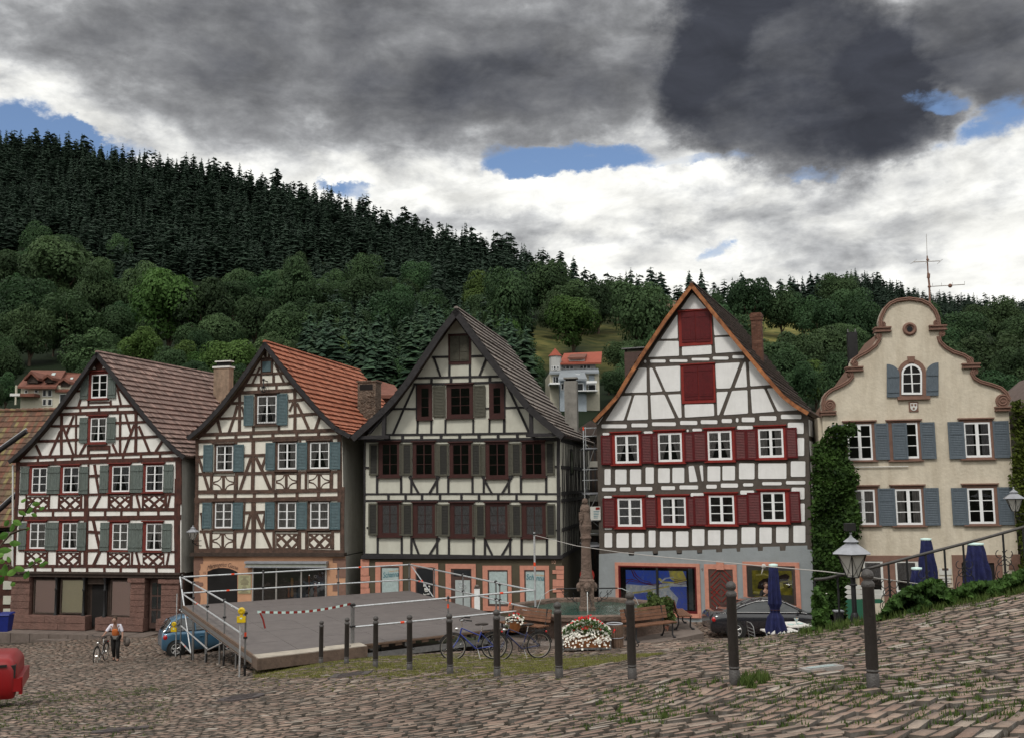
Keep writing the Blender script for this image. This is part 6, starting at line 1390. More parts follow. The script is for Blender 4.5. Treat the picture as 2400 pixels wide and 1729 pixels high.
slope(Fh,mb,[(40,905),(132,906),(154,868),(73,867)],.8,-5)
slope(Fh,mb,[(129,914),(215,914),(225,876),(152,876)],.4,-5)
slope(Fh,mb,[(215,876),(73,867),(50,905),(215,914)],-5,-10);rf=mk('roof',mb,parent=Hh)
for(cx,yb_,yt_,w_)in((76,897,876,17),(114,896,883,12),(152,905,891,13)):
 m2=MB(['roof_plain_brown','wood_dark']);t0=Fh.uv(cx,yt_,.2);l=Fh.uv(cx-w_,yb_-5,.2);r_=Fh.uv(cx+w_,yb_-5,.2);lb2=Fh.uv(cx-w_*.75,yb_,.2);rb2=Fh.uv(cx+w_*.75,yb_,.2)
 Fh.prism(m2,ccw([lb2,rb2,(rb2[0],r_[1]),t0,(lb2[0],l[1])]),-3,.2,1)
 for e in(l,r_):Fh.prism(m2,ccw([t0,e,(e[0],e[1]+.35),(t0[0],t0[1]+.35)]),-3.5,.6,0,backface=True)
 mk('dormer',m2,parent=rf)
m2=MB('frost_glass');slope(Fh,m2,[(119,879),(128,879),(131,873.5),(123,873.5)],-3.0,-3.6,.1);slope(Fh,m2,[(164,888),(170,888),(172,884),(166,884)],-2.9,-3.4,.1);mk('skylight',m2,parent=rf)
for r_ in((100,912,110,929),(112,912,123,929),(81,912,91,921),(100,934,110,950),(112,934,123,950),(140,922,156,945),(58,913,66,922)):
 m2=MB(['paint_offwhite','win_dark']);a,b_,c,d=Fh.rect(VP,*r_);Fh.box(m2,a,b_,c,d,0,.1);Fh.box(m2,a+.1,b_-.1,c+.1,d-.1,.1,.12,1);mk('window',m2,parent=Hh)
m2=MB(['roof_plain_brown','paint_offwhite','hill_wall']);a,b_,c,d=Fh.rect(VP,60,924,94,931);Fh.box(m2,a,b_,c,d,0,1.6);a,b_,c,d=Fh.rect(VP,38,924,61,930);Fh.box(m2,a,b_,c,d,0,1.62,1);a,b_,c,d=Fh.rect(VP,49,905,52,950);Fh.box(m2,a,b_,c,d,1.3,1.55,2);mk('balcony',m2,parent=Hh)
Fw,Hw=hill_house(1350,930,150,-2,'large white hillside house with red roof and turret above blue-grey lower wings')
mb=MB(['hill_white']);a,b_,c,d=Fw.rect(VP,1311,851,1396,868);Fw.box(mb,a,b_,c-6,d,-10,0);a,b_,c,d=Fw.rect(VP,1290,868,1408,950);mk('wall',mb,parent=Hw)
mb=MB(['hill_wall','hill_bluegrey']);a,b_,c,d=Fw.rect(VP,1289,872,1405,960,2);Fw.box(mb,a,b_,c-3,d,-8,2);a,b_,c,d=Fw.rect(VP,1312,885,1374,930,3.5);Fw.box(mb,a,b_,c-4,d,0,3.5,1);mk('lower_wing',mb,parent=Hw)
mb=MB(['roof_plain_red']);slope(Fw,mb,[(1311,851),(1409,849),(1411,824),(1322,828)],1,-5);slope(Fw,mb,[(1411,824),(1322,828),(1311,851),(1409,849)],-5,-11);rw=mk('roof',mb,parent=Hw)
mb=MB(['roof_plain_slate']);slope(Fw,mb,[(1287,873),(1404,871),(1402,862),(1292,866)],3,-.5);slope(Fw,mb,[(1308,888),(1376,887),(1370,872),(1312,873)],4.5,3.1);mk('slate_roof',mb,parent=Hw)
mb=MB(['hill_white','roof_plain_red']);cc=Fw.P(Fw.uv(1301,850)[0],0,.5);z0=Fw.O.z+Fw.uv(1301,868)[1];z1=Fw.O.z+Fw.uv(1301,836)[1];z2=Fw.O.z+Fw.uv(1301,817)[1]
mb.lathe([(.9,z0-2),(.9,z1)],(cc.x,cc.y,0),8,smooth=False);mb.lathe([(1.08,z1),(.6,z1+.55),(.02,z2)],(cc.x,cc.y,0),8,1,smooth=False);mk('turret',mb,parent=Hw)
m2=MB(['roof_plain_brown','paint_white']);a,b_,c,d=Fw.rect(VP,1334,838,1370,847);Fw.box(m2,a,b_,c,d,-4,.2,1);slope(Fw,m2,[(1330,838),(1371,837),(1376,829),(1338,830)],.8,-3.5);mk('dormer',m2,parent=rw)
for r_ in((1320,859,1324,864),(1327,858,1334,864),(1336,858,1343,864),(1360,857,1366,863),(1368,857,1374,863),(1376,857,1383,863),(1293,858,1295,865),(1298,858,1302,865),(1306,858,1309,865)):
 m2=MB(['paint_white','win_dark']);n_=0 if r_[0]>1312 else 1.7;a,b_,c,d=Fw.rect(VP,*r_,n_);Fw.box(m2,a-.06,b_+.06,c-.06,d+.06,n_,n_+.06);Fw.box(m2,a,b_,c,d,n_+.06,n_+.08,1);mk('window',m2,parent=Hw)
for r_ in((1297,883,1301,896),(1303,883,1308,896),(1351,878,1358,884),(1316,899,1321,912),(1354,899,1366,915),(1380,902,1395,913)):
 m2=MB(['paint_white','win_dark']);n_=3.52 if 1312<r_[0]<1372 else 2.02;a,b_,c,d=Fw.rect(VP,*r_,n_);Fw.box(m2,a-.1,b_+.1,c-.1,d+.1,n_,n_+.06);Fw.box(m2,a,b_,c,d,n_+.06,n_+.08,1);mk('window',m2,parent=Hw)
m2=MB(['hill_bluegrey']);a,b_,c,d=Fw.rect(VP,1380,879,1393,893,2.02);Fw.box(m2,a,b_,c,d,2.02,2.15);mk('shutter',m2,parent=Hw)
m2=MB(['paint_white']);
for r_ in((1375,892,1399,897),(1288,896,1312,900),(1340,914,1402,916)):a,b_,c,d=Fw.rect(VP,*r_,4.8);Fw.box(m2,a,b_,c,d,2,4.8)
mk('balcony',m2,parent=Hw)
Fc_,Hc=hill_house(1565,735,262,8,'small white chalet with brown roof high on the hill beside the red-shuttered gable')
mb=MB('hill_white');t0=Fc_.uv(1549,704);pts=ccw([Fc_.uv(1539,745),Fc_.uv(1539,715),t0,Fc_.uv(1563,718),Fc_.uv(1563,745)]);mb.prism([Fc_.P(*p,0)for p in pts],[Fc_.P(*p,-7)for p in pts]);a,b_,c,d=Fc_.rect(VP,1560,718,1592,745);Fc_.box(mb,a,b_,c,d,-7,-.5);mk('wall',mb,parent=Hc)
mb=MB('roof_chalet');slope(Fc_,mb,[(1563,720),(1594,721),(1590,706),(1547,702)],1.0,-4,.3);slope(Fc_,mb,[(1532,720),(1538,718),(1552,702),(1547,702)],1.3,.9,.3);mk('roof',mb,parent=Hc)
for r_ in((1545,713,1547,719),(1549,713,1551,719),(1553,713,1555,719)):
 m2=MB('win_dark');a,b_,c,d=Fc_.rect(VP,*r_);Fc_.box(m2,a,b_,c,d,0,.05);mk('window',m2,parent=Hc)
Fr,Hr=hill_house(893,912,75,8,'grey-brown roof end of a building just visible behind the orange-tiled roof')
mb=MB('roof_plain_brown');slope(Fr,mb,[(872,925),(940,925),(925,902),(882,890)],0,-3);Fr.box(mb,*Fr.rect(VP,878,922,935,985),-6,-.5);mk('roof',mb,parent=Hr)
def xf(mb,loc,yaw=0.0,sc=1.0):
 c,s=math.cos(yaw)*sc,math.sin(yaw)*sc
 mb.v=[(x*c-y*s+loc[0],x*s+y*c+loc[1],z*sc+loc[2])for x,y,z in mb.v];return mb
def skin_mesh(joints,edges,sub=2):
 0
 import bmesh
 bm=bmesh.new();lay=bm.verts.layers.skin.verify();vs={}
 for i,(k,(p,r))in enumerate(joints.items()):
  v=bm.verts.new(p);rr=r if hasattr(r,'__len__')else(r,r);v[lay].radius=rr;v[lay].use_root=(i==0);vs[k]=v
 for a,b in edges:bm.edges.new((vs[a],vs[b]))
 me=bpy.data.meshes.new('tmp');bm.to_mesh(me);bm.free()
 o=bpy.data.objects.new('tmp',me);COL.objects.link(o)
 m_=o.modifiers.new('Skin','SKIN');m_.use_smooth_shade=True
 s_=o.modifiers.new('Sub','SUBSURF');s_.levels=sub;s_.render_levels=sub
 dg=bpy.context.evaluated_depsgraph_get();me2=bpy.data.meshes.new_from_object(o.evaluated_get(dg))
 V=[tuple(v.co)for v in me2.vertices];Fc=[tuple(p.vertices)for p in me2.polygons]
 bpy.data.objects.remove(o);bpy.data.meshes.remove(me);bpy.data.meshes.remove(me2)
 return V,Fc
def chain(js):return[(js[i],js[i+1])for i in range(len(js)-1)]
b_prof=[(.056,0),(.057,.14),(.050,.145),(.050,.155),(.057,.16),(.057,.17),(.050,.175),(.050,.185),(.055,.19),(.052,.90),(.060,.905),(.060,.915)]
f_prof=[(.058,.915),(.060,.935),(.045,.955),(.034,.965),(.052,.985),(.056,1.005),(.052,1.03),(.034,1.052),(.012,1.062),(.001,1.063)]
first=None
ordn=['nearest the camera, at the right beside the lantern','second from the right, in front of the black saloon','in front of the brown bench by the fountain','standing before the red and white flower box','covering the dark blue bicycle\'s front wheel','standing before the blue bicycle\'s front wheel','in the middle of the row, left of the bicycles','third from the left end of the row','second from the left end of the row','at the left end of the row, by the light timber beam']
for i,(px,py,Y)in enumerate(BOL):
 p=W(px,py,Y);z=tz(p.x,p.y);h=1.0*(1.03 if i<3 else 1)
 if first is None:
  first=thing('bollard',(p.x,p.y,z),None,'bollard','dark grey bollards along the square')
  m1=MB('bollard_paint');m1.lathe(b_prof,(p.x,p.y,z),20);bp_=mk('post',m1,parent=first)
  m1=MB('bollard_paint');m1.lathe(f_prof,(p.x,p.y,z),20);mk('finial',m1,parent=first)
  m1=MB('iron');m1.torus((p.x+.07,p.y,z+.42),(0,1,0),.02,.006,12,5);mk('hook',m1,parent=first);r0=first
 else:
  r0=first.copy();COL.objects.link(r0);r0.location=(p.x,p.y,z)
  for ch in first.children:c_=ch.copy();COL.objects.link(c_);c_.parent=r0
  r0.rotation_euler=(0,random.uniform(-.012,.012),random.uniform(-.3,.3))
 r0['label']='dark grey iron bollard '+ordn[i]
zN=W(600,1535,26.8).z
cN,cR,cBR,cBL=[atz(x,y,zN)for x,y in((598,1537),(1250,1462),(959,1383),(430,1418))]
ST=thing('stage',(cN.x,cN.y,tz(cN.x,cN.y)),'temporary grey plywood stage with galvanised scaffold-tube railings','stage')
mb=MB('stage_ply')
def lerp(a,b,t_):return a+(b-a)*t_
nu,nv=7,6
for i in range(nu):
 for j in range(nv):
  e=.003
  q=[lerp(lerp(cN,cR,(i+a)/nu),lerp(cBL,cBR,(i+a)/nu),(j+b)/nv)for a,b in((e,e),(1-e,e),(1-e,1-e),(e,1-e))]
  dz=random.uniform(-.002,.002);mb.hexa([x+Vector((0,0,-.03))for x in q]+[x+Vector((0,0,dz))for x in q])
mk('deck',mb,parent=ST)
mb=MB('plank_dark')
outN=(cN-cBL).normalized();outL=(cN-cR).normalized()
def bar(mb,a,b,w,h,mi=0,dz=0.0):
 a,b=Vector(a),Vector(b);d=(b-a).normalized();s=d.cross(Vector((0,0,1))).normalized()*w/2;u=Vector((0,0,h));z_=Vector((0,0,dz))
 mb.hexa([a-s+z_,b-s+z_,b+s+z_,a+s+z_,a-s+u+z_,b-s+u+z_,b+s+u+z_,a+s+u+z_],mi)
bar(mb,cN+outL*.02,cBL+outL*.02,.05,.26,dz=-.24)
for k in range(14):
 t_=.36+.63*k/13;p=lerp(cN,cR,t_);bar(mb,p+outN*.02,p+(cR-cN).normalized()*.22+outN*.02,.05,.10,dz=-.14)
bar(mb,lerp(cN,cR,.33)+outN*.05,cR+outN*.05,.06,.05,dz=-.06)
mk('fascia',mb,parent=ST)
mb=MB('galv_dark');bar(mb,lerp(cN,cR,.33)+outN*.02,cR+outN*.02,.08,.16,dz=-.42)
for k in range(9):p=lerp(cN,cR,k/8);q=lerp(cBL,cBR,k/8);bar(mb,p,q,.1,.12,dz=-.2)
mk('joist',mb,parent=ST)
mb=MB('plank_light');a0=cN+outL*.05;b0=lerp(cN,cR,.335)
for k in range(3):bar(mb,a0+outN*(.09+.2*k),b0+outN*(.09+.2*k),.19,.05,dz=.0)
mk('step_plank',mb,parent=ST)
mb=MB('board_brown');bar(mb,a0+outN*.66,b0+outN*.66,.05,.28,dz=-.24);bar(mb,a0+outL*.02,a0+outN*.68+outL*.02,.05,.28,dz=-.24);mk('front_board',mb,parent=ST)
class Pl:
 def __init__(s,a,b):s.a=a;d=(b-a);d.z=0;s.n=Vector((-d.y,d.x,0)).normalized()
 def __call__(s,px,py):d=ray(px,py);return d*(s.a.dot(s.n)/d.dot(s.n))
PF,PRt,PL_,PB_=Pl(cN,cR),Pl(cR,cBR),Pl(cN,cBL),Pl(cBL,cBR)
def rail(plane,a,b,r=.029,name='guard_rail',tape=(),mt='galv'):
 mb=MB([mt,'orange_tape']);p,q=plane(*a),plane(*b);mb.tube([p,q],r,8)
 for t_ in tape:m_=lerp(p,q,t_);d=(q-p).normalized();mb.tube([m_-d*.06,m_+d*.06],r+.004,8,1)
 return mk(name,mb,parent=ST)
for pl,a,b,tp in((PF,(1252,1382),(826,1421),(.2,)),(PF,(1252,1427),(826,1469),(.75,)),(PRt,(961,1322),(1252,1383),()),(PRt,(961,1356),(1252,1427),(.85,.1)),(PB_,(430,1351),(961,1322),(.2,.76)),(PB_,(430,1389),(961,1357),(.18,)),(PL_,(425,1351),(564,1430),()),(PL_,(430,1392),(566,1484),(.3,)),(PL_,(421,1428),(568,1538),(.15,.53,.83)),(PL_,(425,1466),(486,1519),()),(PL_,(425,1504),(449,1530),(.4,))):rail(pl,a,b,tape=tp)
def post(plane,x,y0,y1,tape=(),r=.0255,ext=True,x1=None):
 mb=MB(['galv_dark' if r<.026 else 'galv','orange_tape','iron']);p=plane(x,y0);q=plane(x1 or x,y1)
 q=Vector((p.x,p.y,tz(p.x,p.y)))if ext else Vector((p.x,p.y,q.z))
 mb.tube([p,q],r,8)
 for t_ in tape:m_=lerp(p,q,t_);mb.tube([m_,m_+Vector((0,0,.12))],r+.004,8,1)
 for zz in(p.z-.07,zN-.25,zN+.5):
  if q.z<zz<p.z:mb.tube([(p.x,p.y,zz-.02),(p.x,p.y,zz+.03)],r+.03,8,2)
 if ext:mb.box((q.x-.07,q.y-.07,q.z),(q.x+.07,q.y+.07,q.z+.012),2);mb.tube([q,q+Vector((0,0,.3))],.032,8,2)
 return mk('post',mb,parent=ST)
for a in((PF,824,1411,1545,()),(PF,829,1411,1545,()),(PF,1050,1395,1500,(.22,)),(PL_,427,1345,1542,()),(PL_,454,1361,1543,()),(PL_,487,1382,1547,()),(PL_,527,1402,1556,(.58,)),(PF,576,1430,1570,(.4,)),(PB_,617,1335,1405,()),(PB_,793,1328,1396,()),(PB_,959,1318,1384,()),(PRt,1018,1329,1400,()),(PRt,1085,1343,1415,()),(PRt,1162,1358,1440,(.6,)),(PRt,1171,1364,1440,())):post(a[0],a[1],a[2],a[3],a[4])
post(PF,1252,1246,1475,(.3,),r=.03)
mb=MB('galv');p=PF(562,1426)+outN*.1;mb.tube([p,(p.x,p.y,tz(p.x,p.y))],.024,8);p2=PL_(415,1390);mb.tube([p2,(p2.x,p2.y,tz(p2.x,p2.y))],.022,8);mk('lamp_post',mb,parent=ST)
rail(PL_,(422,1351),(447,1527),.03,'brace',(.48,));rail(PL_,(487,1522),(524,1504),.024,'brace');rail(PL_,(447,1446),(452,1440),.01,'brace');rail(PRt,(965,1326),(1016,1398),.024,'brace',(.5,))
for k in range(5):a=lerp(cBL,cN,k/5)+Vector((0,0,-1.2));b_=lerp(cBL,cN,(k+1)/5)+Vector((0,0,-.35));mb=MB('galv_dark');mb.tube([a-outL*.9,b_-outL*.9],.02,6);mk('brace',mb,parent=ST)
for k in range(1,5):
 for j in(0,1,2):p=lerp(lerp(cN,cR,j/2),lerp(cBL,cBR,j/2),k/5);mb=MB('galv_dark');mb.tube([p+Vector((0,0,-.1)),(p.x,p.y,tz(p.x,p.y))],.03,8);mk('leg',mb,parent=ST)
mb=MB(['cap_white','paint_red']);a=PF(603,1433);b_=PF(822,1414);nseg=24
for k in range(nseg):
 p,q=lerp(a,b_,k/nseg),lerp(a,b_,(k+1)/nseg);sg_=lambda t_:-.10*math.sin(math.pi*t_)
 p=p+Vector((0,0,sg_(k/nseg)));q=q+Vector((0,0,sg_((k+1)/nseg)));h=Vector((0,0,.03));mb.add([p-h,q-h,q+h,p+h,p-h+Vector((0,.01,0)),q-h+Vector((0,.01,0)),q+h+Vector((0,.01,0)),p+h+Vector((0,.01,0))],[(0,1,2,3),(7,6,5,4)],k%2)
mb.tube([a+Vector((.08,-.03,-.02)),a+Vector((.16,-.03,-.18)),a+Vector((.22,-.03,-.42))],.025,4,1)
mk('barrier_tape',mb,origin=tuple(a),label='red and white barrier tape strung across the front opening of the stage',cat='tape')
def warn_lamp(c,s,lab):
 t_=thing('warning_lamp',tuple(c-Vector((0,0,.2*s))),lab,'lamp','yellow site lamps on the stage scaffold')
 m1=MB('lens_yellow');m1.lathe([(.001,-.035),(.07,-.04),(.10,-.03),(.105,0),(.10,.03),(.07,.04),(.001,.035)],(0,0,0),20)
 m1.v=[(x*s,z*s,y*s)for x,y,z in m1.v];m1.torus((0,-.045*s,0),(0,1,0),.055*s,.008*s,20,5);xf(m1,c);mk('lens',m1,parent=t_)
 m1=MB(['lens_yellow','cap_white','sign_dark']);m1.box((-.12*s,-.05*s,-.32*s),(.12*s,.05*s,-.15*s));m1.box((-.035*s,-.03*s,-.16*s),(.035*s,.03*s,-.08*s));m1.box((-.03*s,-.055*s,-.22*s),(.03*s,-.05*s,-.18*s),1);m1.box((-.118*s,-.048*s,-.335*s),(.118*s,.048*s,-.32*s),2);xf(m1,c);mk('battery_box',m1,parent=t_)
warn_lamp(PF(563,1429)+outN*.18,.9,'yellow round warning lamp on the near left corner of the stage scaffold');warn_lamp(PL_(414,1461)+outL*.1,.9,'yellow warning lamp on the far left corner post, in front of the blue car')
top=PF(1252,1253);mb=MB('rope');pts=[]
for(x,y)in((1252,1253),(1350,1278),(1450,1293),(1550,1304),(1640,1312),(1720,1319),(1790,1326),(1850,1331),(1930,1338),(1995,1346)):
 t_=(x-1252)/(1995-1252);Y=1/((1-t_)/top.y+t_/15.9);pts.append(W(x,y,Y))
mb.tube(pts,.009,5)
for(x,y,Y)in((1995,1346,15.9),):pass
mb.tube([W(1995,1346,15.9),W(2100,1360,17.5),W(2200,1374,19.5),W(2310,1397,22)],.011,5);k_=pts[6];mb.ball(k_,.045);mb.tube([k_,k_+Vector((-.05,0,-.14))],[.02,.005],5)
mk('rope',mb,origin=tuple(top),label='thin pale rope running from the tall scaffold pole to the street lantern',cat='rope')
def car(label,loc,yaw,Lc,Wc,prof,gh,paint,wx,wr=.30,box=.45,chrome=False,tail=True,name='car'):
 0
 t_=thing(name,loc,label,'car');hw=Wc/2
 px_=[p[0]for p in prof];pz_=[p[1]for p in prof]
 xs_=Lc/2*np.sin(np.linspace(-math.pi/2,math.pi/2,43))
 def sec(x):
  e=min(1,(Lc/2-abs(x))/box);r=math.sqrt(max(0,1-(1-e)**2));w=hw*(.80+.20*r);zt=float(np.interp(x,px_,pz_));zb=.22+.16*(1-r)**1.5;zt-=.06*(1-r)
  return[(x,w*.90,zb),(x,w*.985,zb+.10),(x,w,zb+.28),(x,w*.99,zt-.16),(x,w*.93,zt-.05),(x,w*.72,zt-.005),(x,0,zt+.015)]
 rows=[]
 for x in xs_:
  s_=sec(x);rows.append(s_+[(a,-b,c)for a,b,c in s_[::-1][1:]])
 m1=MB(paint);n_=len(rows[0]);m1.add([p for r_ in rows for p in r_],[(i*n_+k,(i+1)*n_+k,(i+1)*n_+k+1,i*n_+k+1)for i in range(len(rows)-1)for k in range(n_-1)],smooth=True)
 m1.add(rows[0],[tuple(range(n_))],smooth=True);m1.add(rows[-1],[tuple(range(n_))[::-1]],smooth=True)
 xf(m1,loc,yaw);body_=mk('body',m1,parent=t_)
 gx=[g_[0]for g_ in gh];gz=[g_[1]for g_ in gh];xs2=np.linspace(gx[0],gx[-1],25);rw=[]
 def gs(x):
  zr=float(np.interp(x,gx,gz));zb=float(np.interp(x,px_,pz_))-.03;h=max(0,zr-zb);wt=hw*.93-.24*min(1,h/.5)*hw*.9
  return[(x,hw*.93,zb),(x,hw*.93+(wt-hw*.93)*.9,zb+h*.86),(x,wt*.88,zb+h*.97),(x,0,zb+h+.02)]
 for x in xs2:s_=gs(x);rw.append(s_+[(a,-b,c)for a,b,c in s_[::-1][1:]])
 m1=MB('car_glass');n_=7;m1.add([p for r_ in rw for p in r_],[(i*n_+k,(i+1)*n_+k,(i+1)*n_+k+1,i*n_+k+1)for i in range(24)for k in range(6)],smooth=True);xf(m1,loc,yaw);mk('windows',m1,parent=t_)
 zm=max(gz)-.16;m1=MB(paint);rx2=[x for x in xs2 if np.interp(x,gx,gz)>zm]
 rr=[]
 for x in rx2:s_=gs(x);q=[(s_[1][0],s_[1][1]+.006,s_[1][2]),(s_[2][0],s_[2][1]+.004,s_[2][2]+.008),(s_[3][0],0,s_[3][2]+.010)];rr.append(q+[(a,-b,c)for a,b,c in q[::-1][1:]])
 m1.add([p for r_ in rr for p in r_],[(i*5+k,(i+1)*5+k,(i+1)*5+k+1,i*5+k+1)for i in range(len(rr)-1)for k in range(4)],smooth=True);
 for sy in(1,-1):
  for xa,xb in((rx2[0],gx[0]+.06),(rx2[-1],gx[-1]-.06)):
   a,b_=gs(xa),gs(xb);m1.tube([(a[1][0],sy*(a[1][1]-.01),a[1][2]),(b_[0][0],sy*(b_[0][1]-.02),b_[0][2])],.04,6)
  xm=(rx2[0]+rx2[-1])/2+.1;a=gs(xm);m1.tube([(xm,sy*(a[1][1]),a[1][2]),(xm+.05,sy*(a[0][1]),a[0][2])],.03,6)
 xf(m1,loc,yaw);mk('roof',m1,parent=t_)
 for sy in(-1,1):
  if chrome:
   m1=MB('chrome');bl_=[(x,sy*(gs(x)[0][1]+.012),gs(x)[0][2]+.02)for x in xs2];tp=[(x,sy*(gs(x)[1][1]+.012),gs(x)[1][2]+.01)for x in xs2[4:-3]];m1.tube(bl_,.012,5);m1.tube(tp,.012,5);xf(m1,loc,yaw);mk('chrome_trim',m1,parent=t_)
  xm=gx[-1]-.3;zt=float(np.interp(xm,px_,pz_));m1=MB('car_trim');m1.ball((xm,sy*(hw+.07),zt+.07),.09,sx=.8,sy=1,sz=.75);xf(m1,loc,yaw);mk('mirror',m1,parent=t_)
  for k in(-.15,.75):m1=MB(paint);m1.tube([(k,sy*(hw+.012),.74),(k+.16,sy*(hw+.012),.74)],.014,5);xf(m1,loc,yaw);mk('door_handle',m1,parent=t_)
  m1=MB(['tail_light']);m1.ball((-Lc/2+.16,sy*(hw*.88),prof[1][1]-.24),.13,sx=.9,sy=.55,sz=.9,seg=12);xf(m1,loc,yaw);mk('tail_light',m1,parent=t_)
  m1=MB(['lamp_panel']);m1.ball((Lc/2-.16,sy*(hw*.78),prof[-2][1]-.24),.10,sx=.8,sy=.8,sz=.7,seg=12);xf(m1,loc,yaw);mk('headlight',m1,parent=t_)
  for x in wx:
   m1=MB(['car_trim']);m1.lathe([(wr*1.2,0),(wr*1.2,.01)],(0,0,0),24);m1.v=[(a+x,sy*(hw-.012+c),b_+wr)for a,b_,c in m1.v];xf(m1,loc,yaw);mk('wheel_arch',m1,parent=t_)
   m1=MB(['tyre']);m1.lathe([(wr*.64,0),(wr*.9,-.01),(wr,.04),(wr,.17),(wr*.9,.21),(wr*.66,.20)],(0,0,0),28);m1.v=[(a+x,sy*(hw-.20+c),b_+wr)for a,b_,c in m1.v];xf(m1,loc,yaw);wh=mk('wheel',m1,parent=t_)
   m1=MB(['alloy','car_trim']);m1.lathe([(wr*.6,0),(wr*.66,.02)],(0,0,.17),24);m1.torus((0,0,.195),(0,0,1),wr*.62,.012,24,5)
   for k in range(5):a=k*1.2566+.3;m1.tube([(wr*.1*math.cos(a),wr*.1*math.sin(a),.19),(wr*.6*math.cos(a-.08),wr*.6*math.sin(a-.08),.185)],.025,4);m1.tube([(wr*.1*math.cos(a),wr*.1*math.sin(a),.19),(wr*.6*math.cos(a+.16),wr*.6*math.sin(a+.16),.185)],.025,4)
   m1.add([(wr*.58*math.cos(a*.2618),wr*.58*math.sin(a*.2618),.16)for a in range(24)],[tuple(range(24))],1);m1.v=[(a+x,sy*(hw-.20+c),b_+wr)for a,b_,c in m1.v];xf(m1,loc,yaw);mk('rim',m1,parent=wh)
 return t_
def on_ground(px,Y):return tuple(ground(px,Y))
pA=on_ground(1797,40.0)
car('black saloon car with chrome window trim parked before the grey ground floor',(pA[0],pA[1],pA[2]),.03,4.75,1.85,[(-2.37,.86),(-2.25,.98),(-1.5,1.02),(1.15,.96),(2.0,.80),(2.37,.62)],[(-1.75,1.0),(-1.2,1.25),(-.6,1.43),(0,1.47),(.5,1.41),(1.35,.98)],'car_black',(-1.42,1.40),.33,chrome=True)
pB=ground(468,41.2);car('small blue hatchback parked at the left end of the stage',tuple(pB),.45,3.1,1.6,[(-1.55,.84),(-1.5,1.0),(.6,.98),(1.2,.88),(1.55,.64)],[(-1.5,1.0),(-1.2,1.38),(-.8,1.53),(.1,1.53),(.95,.98)],'car_blue',(-1.02,1.02),.30)
pC=ground(575,42.6);car('dark saloon car mostly hidden beneath the left side of the stage',tuple(pC),.72,4.2,1.7,[(-2.1,.80),(-2.0,.98),(.9,.93),(1.7,.8),(2.1,.6)],[(-1.6,1.0),(-1.2,1.36),(-.1,1.42),(.4,1.38),(1.1,.95)],'car_black',(-1.3,1.25),.30)
pD=ground(70,20.5);
car('red boxy car cut off by the left edge of the photo',(pD[0]-2.25,pD[1]-.7,pD[2]+.03),.36,4.3,1.66,[(-2.15,.9),(-2.1,1.0),(.8,1.04),(2.0,1.0),(2.15,.88)],[(-1.6,1.0),(-1.1,1.42),(-.1,1.46),(.3,1.42),(.9,1.04)],'car_red',(-1.25,1.32),.30,box=.10)
rc=[o for o in bpy.data.objects if o.get('label','').startswith('red boxy')][0]
m1=MB(['car_red','car_trim']);m1.box((1.85,-.80,.36),(2.24,.80,.60));m1.box((2.20,-.78,.30),(2.26,-.60,.62));xf(m1,(pD[0]-2.25,pD[1]-.7,pD[2]+.03),.36);mk('bumper',m1,parent=rc)
m1=MB(['car_trim']);m1.box((-1.9,-.845,.84),(1.98,-.825,.885));m1.box((2.02,-.80,.62),(2.13,-.55,.86));xf(m1,(pD[0]-2.25,pD[1]-.7,pD[2]+.03),.36);mk('side_strip',m1,parent=rc)
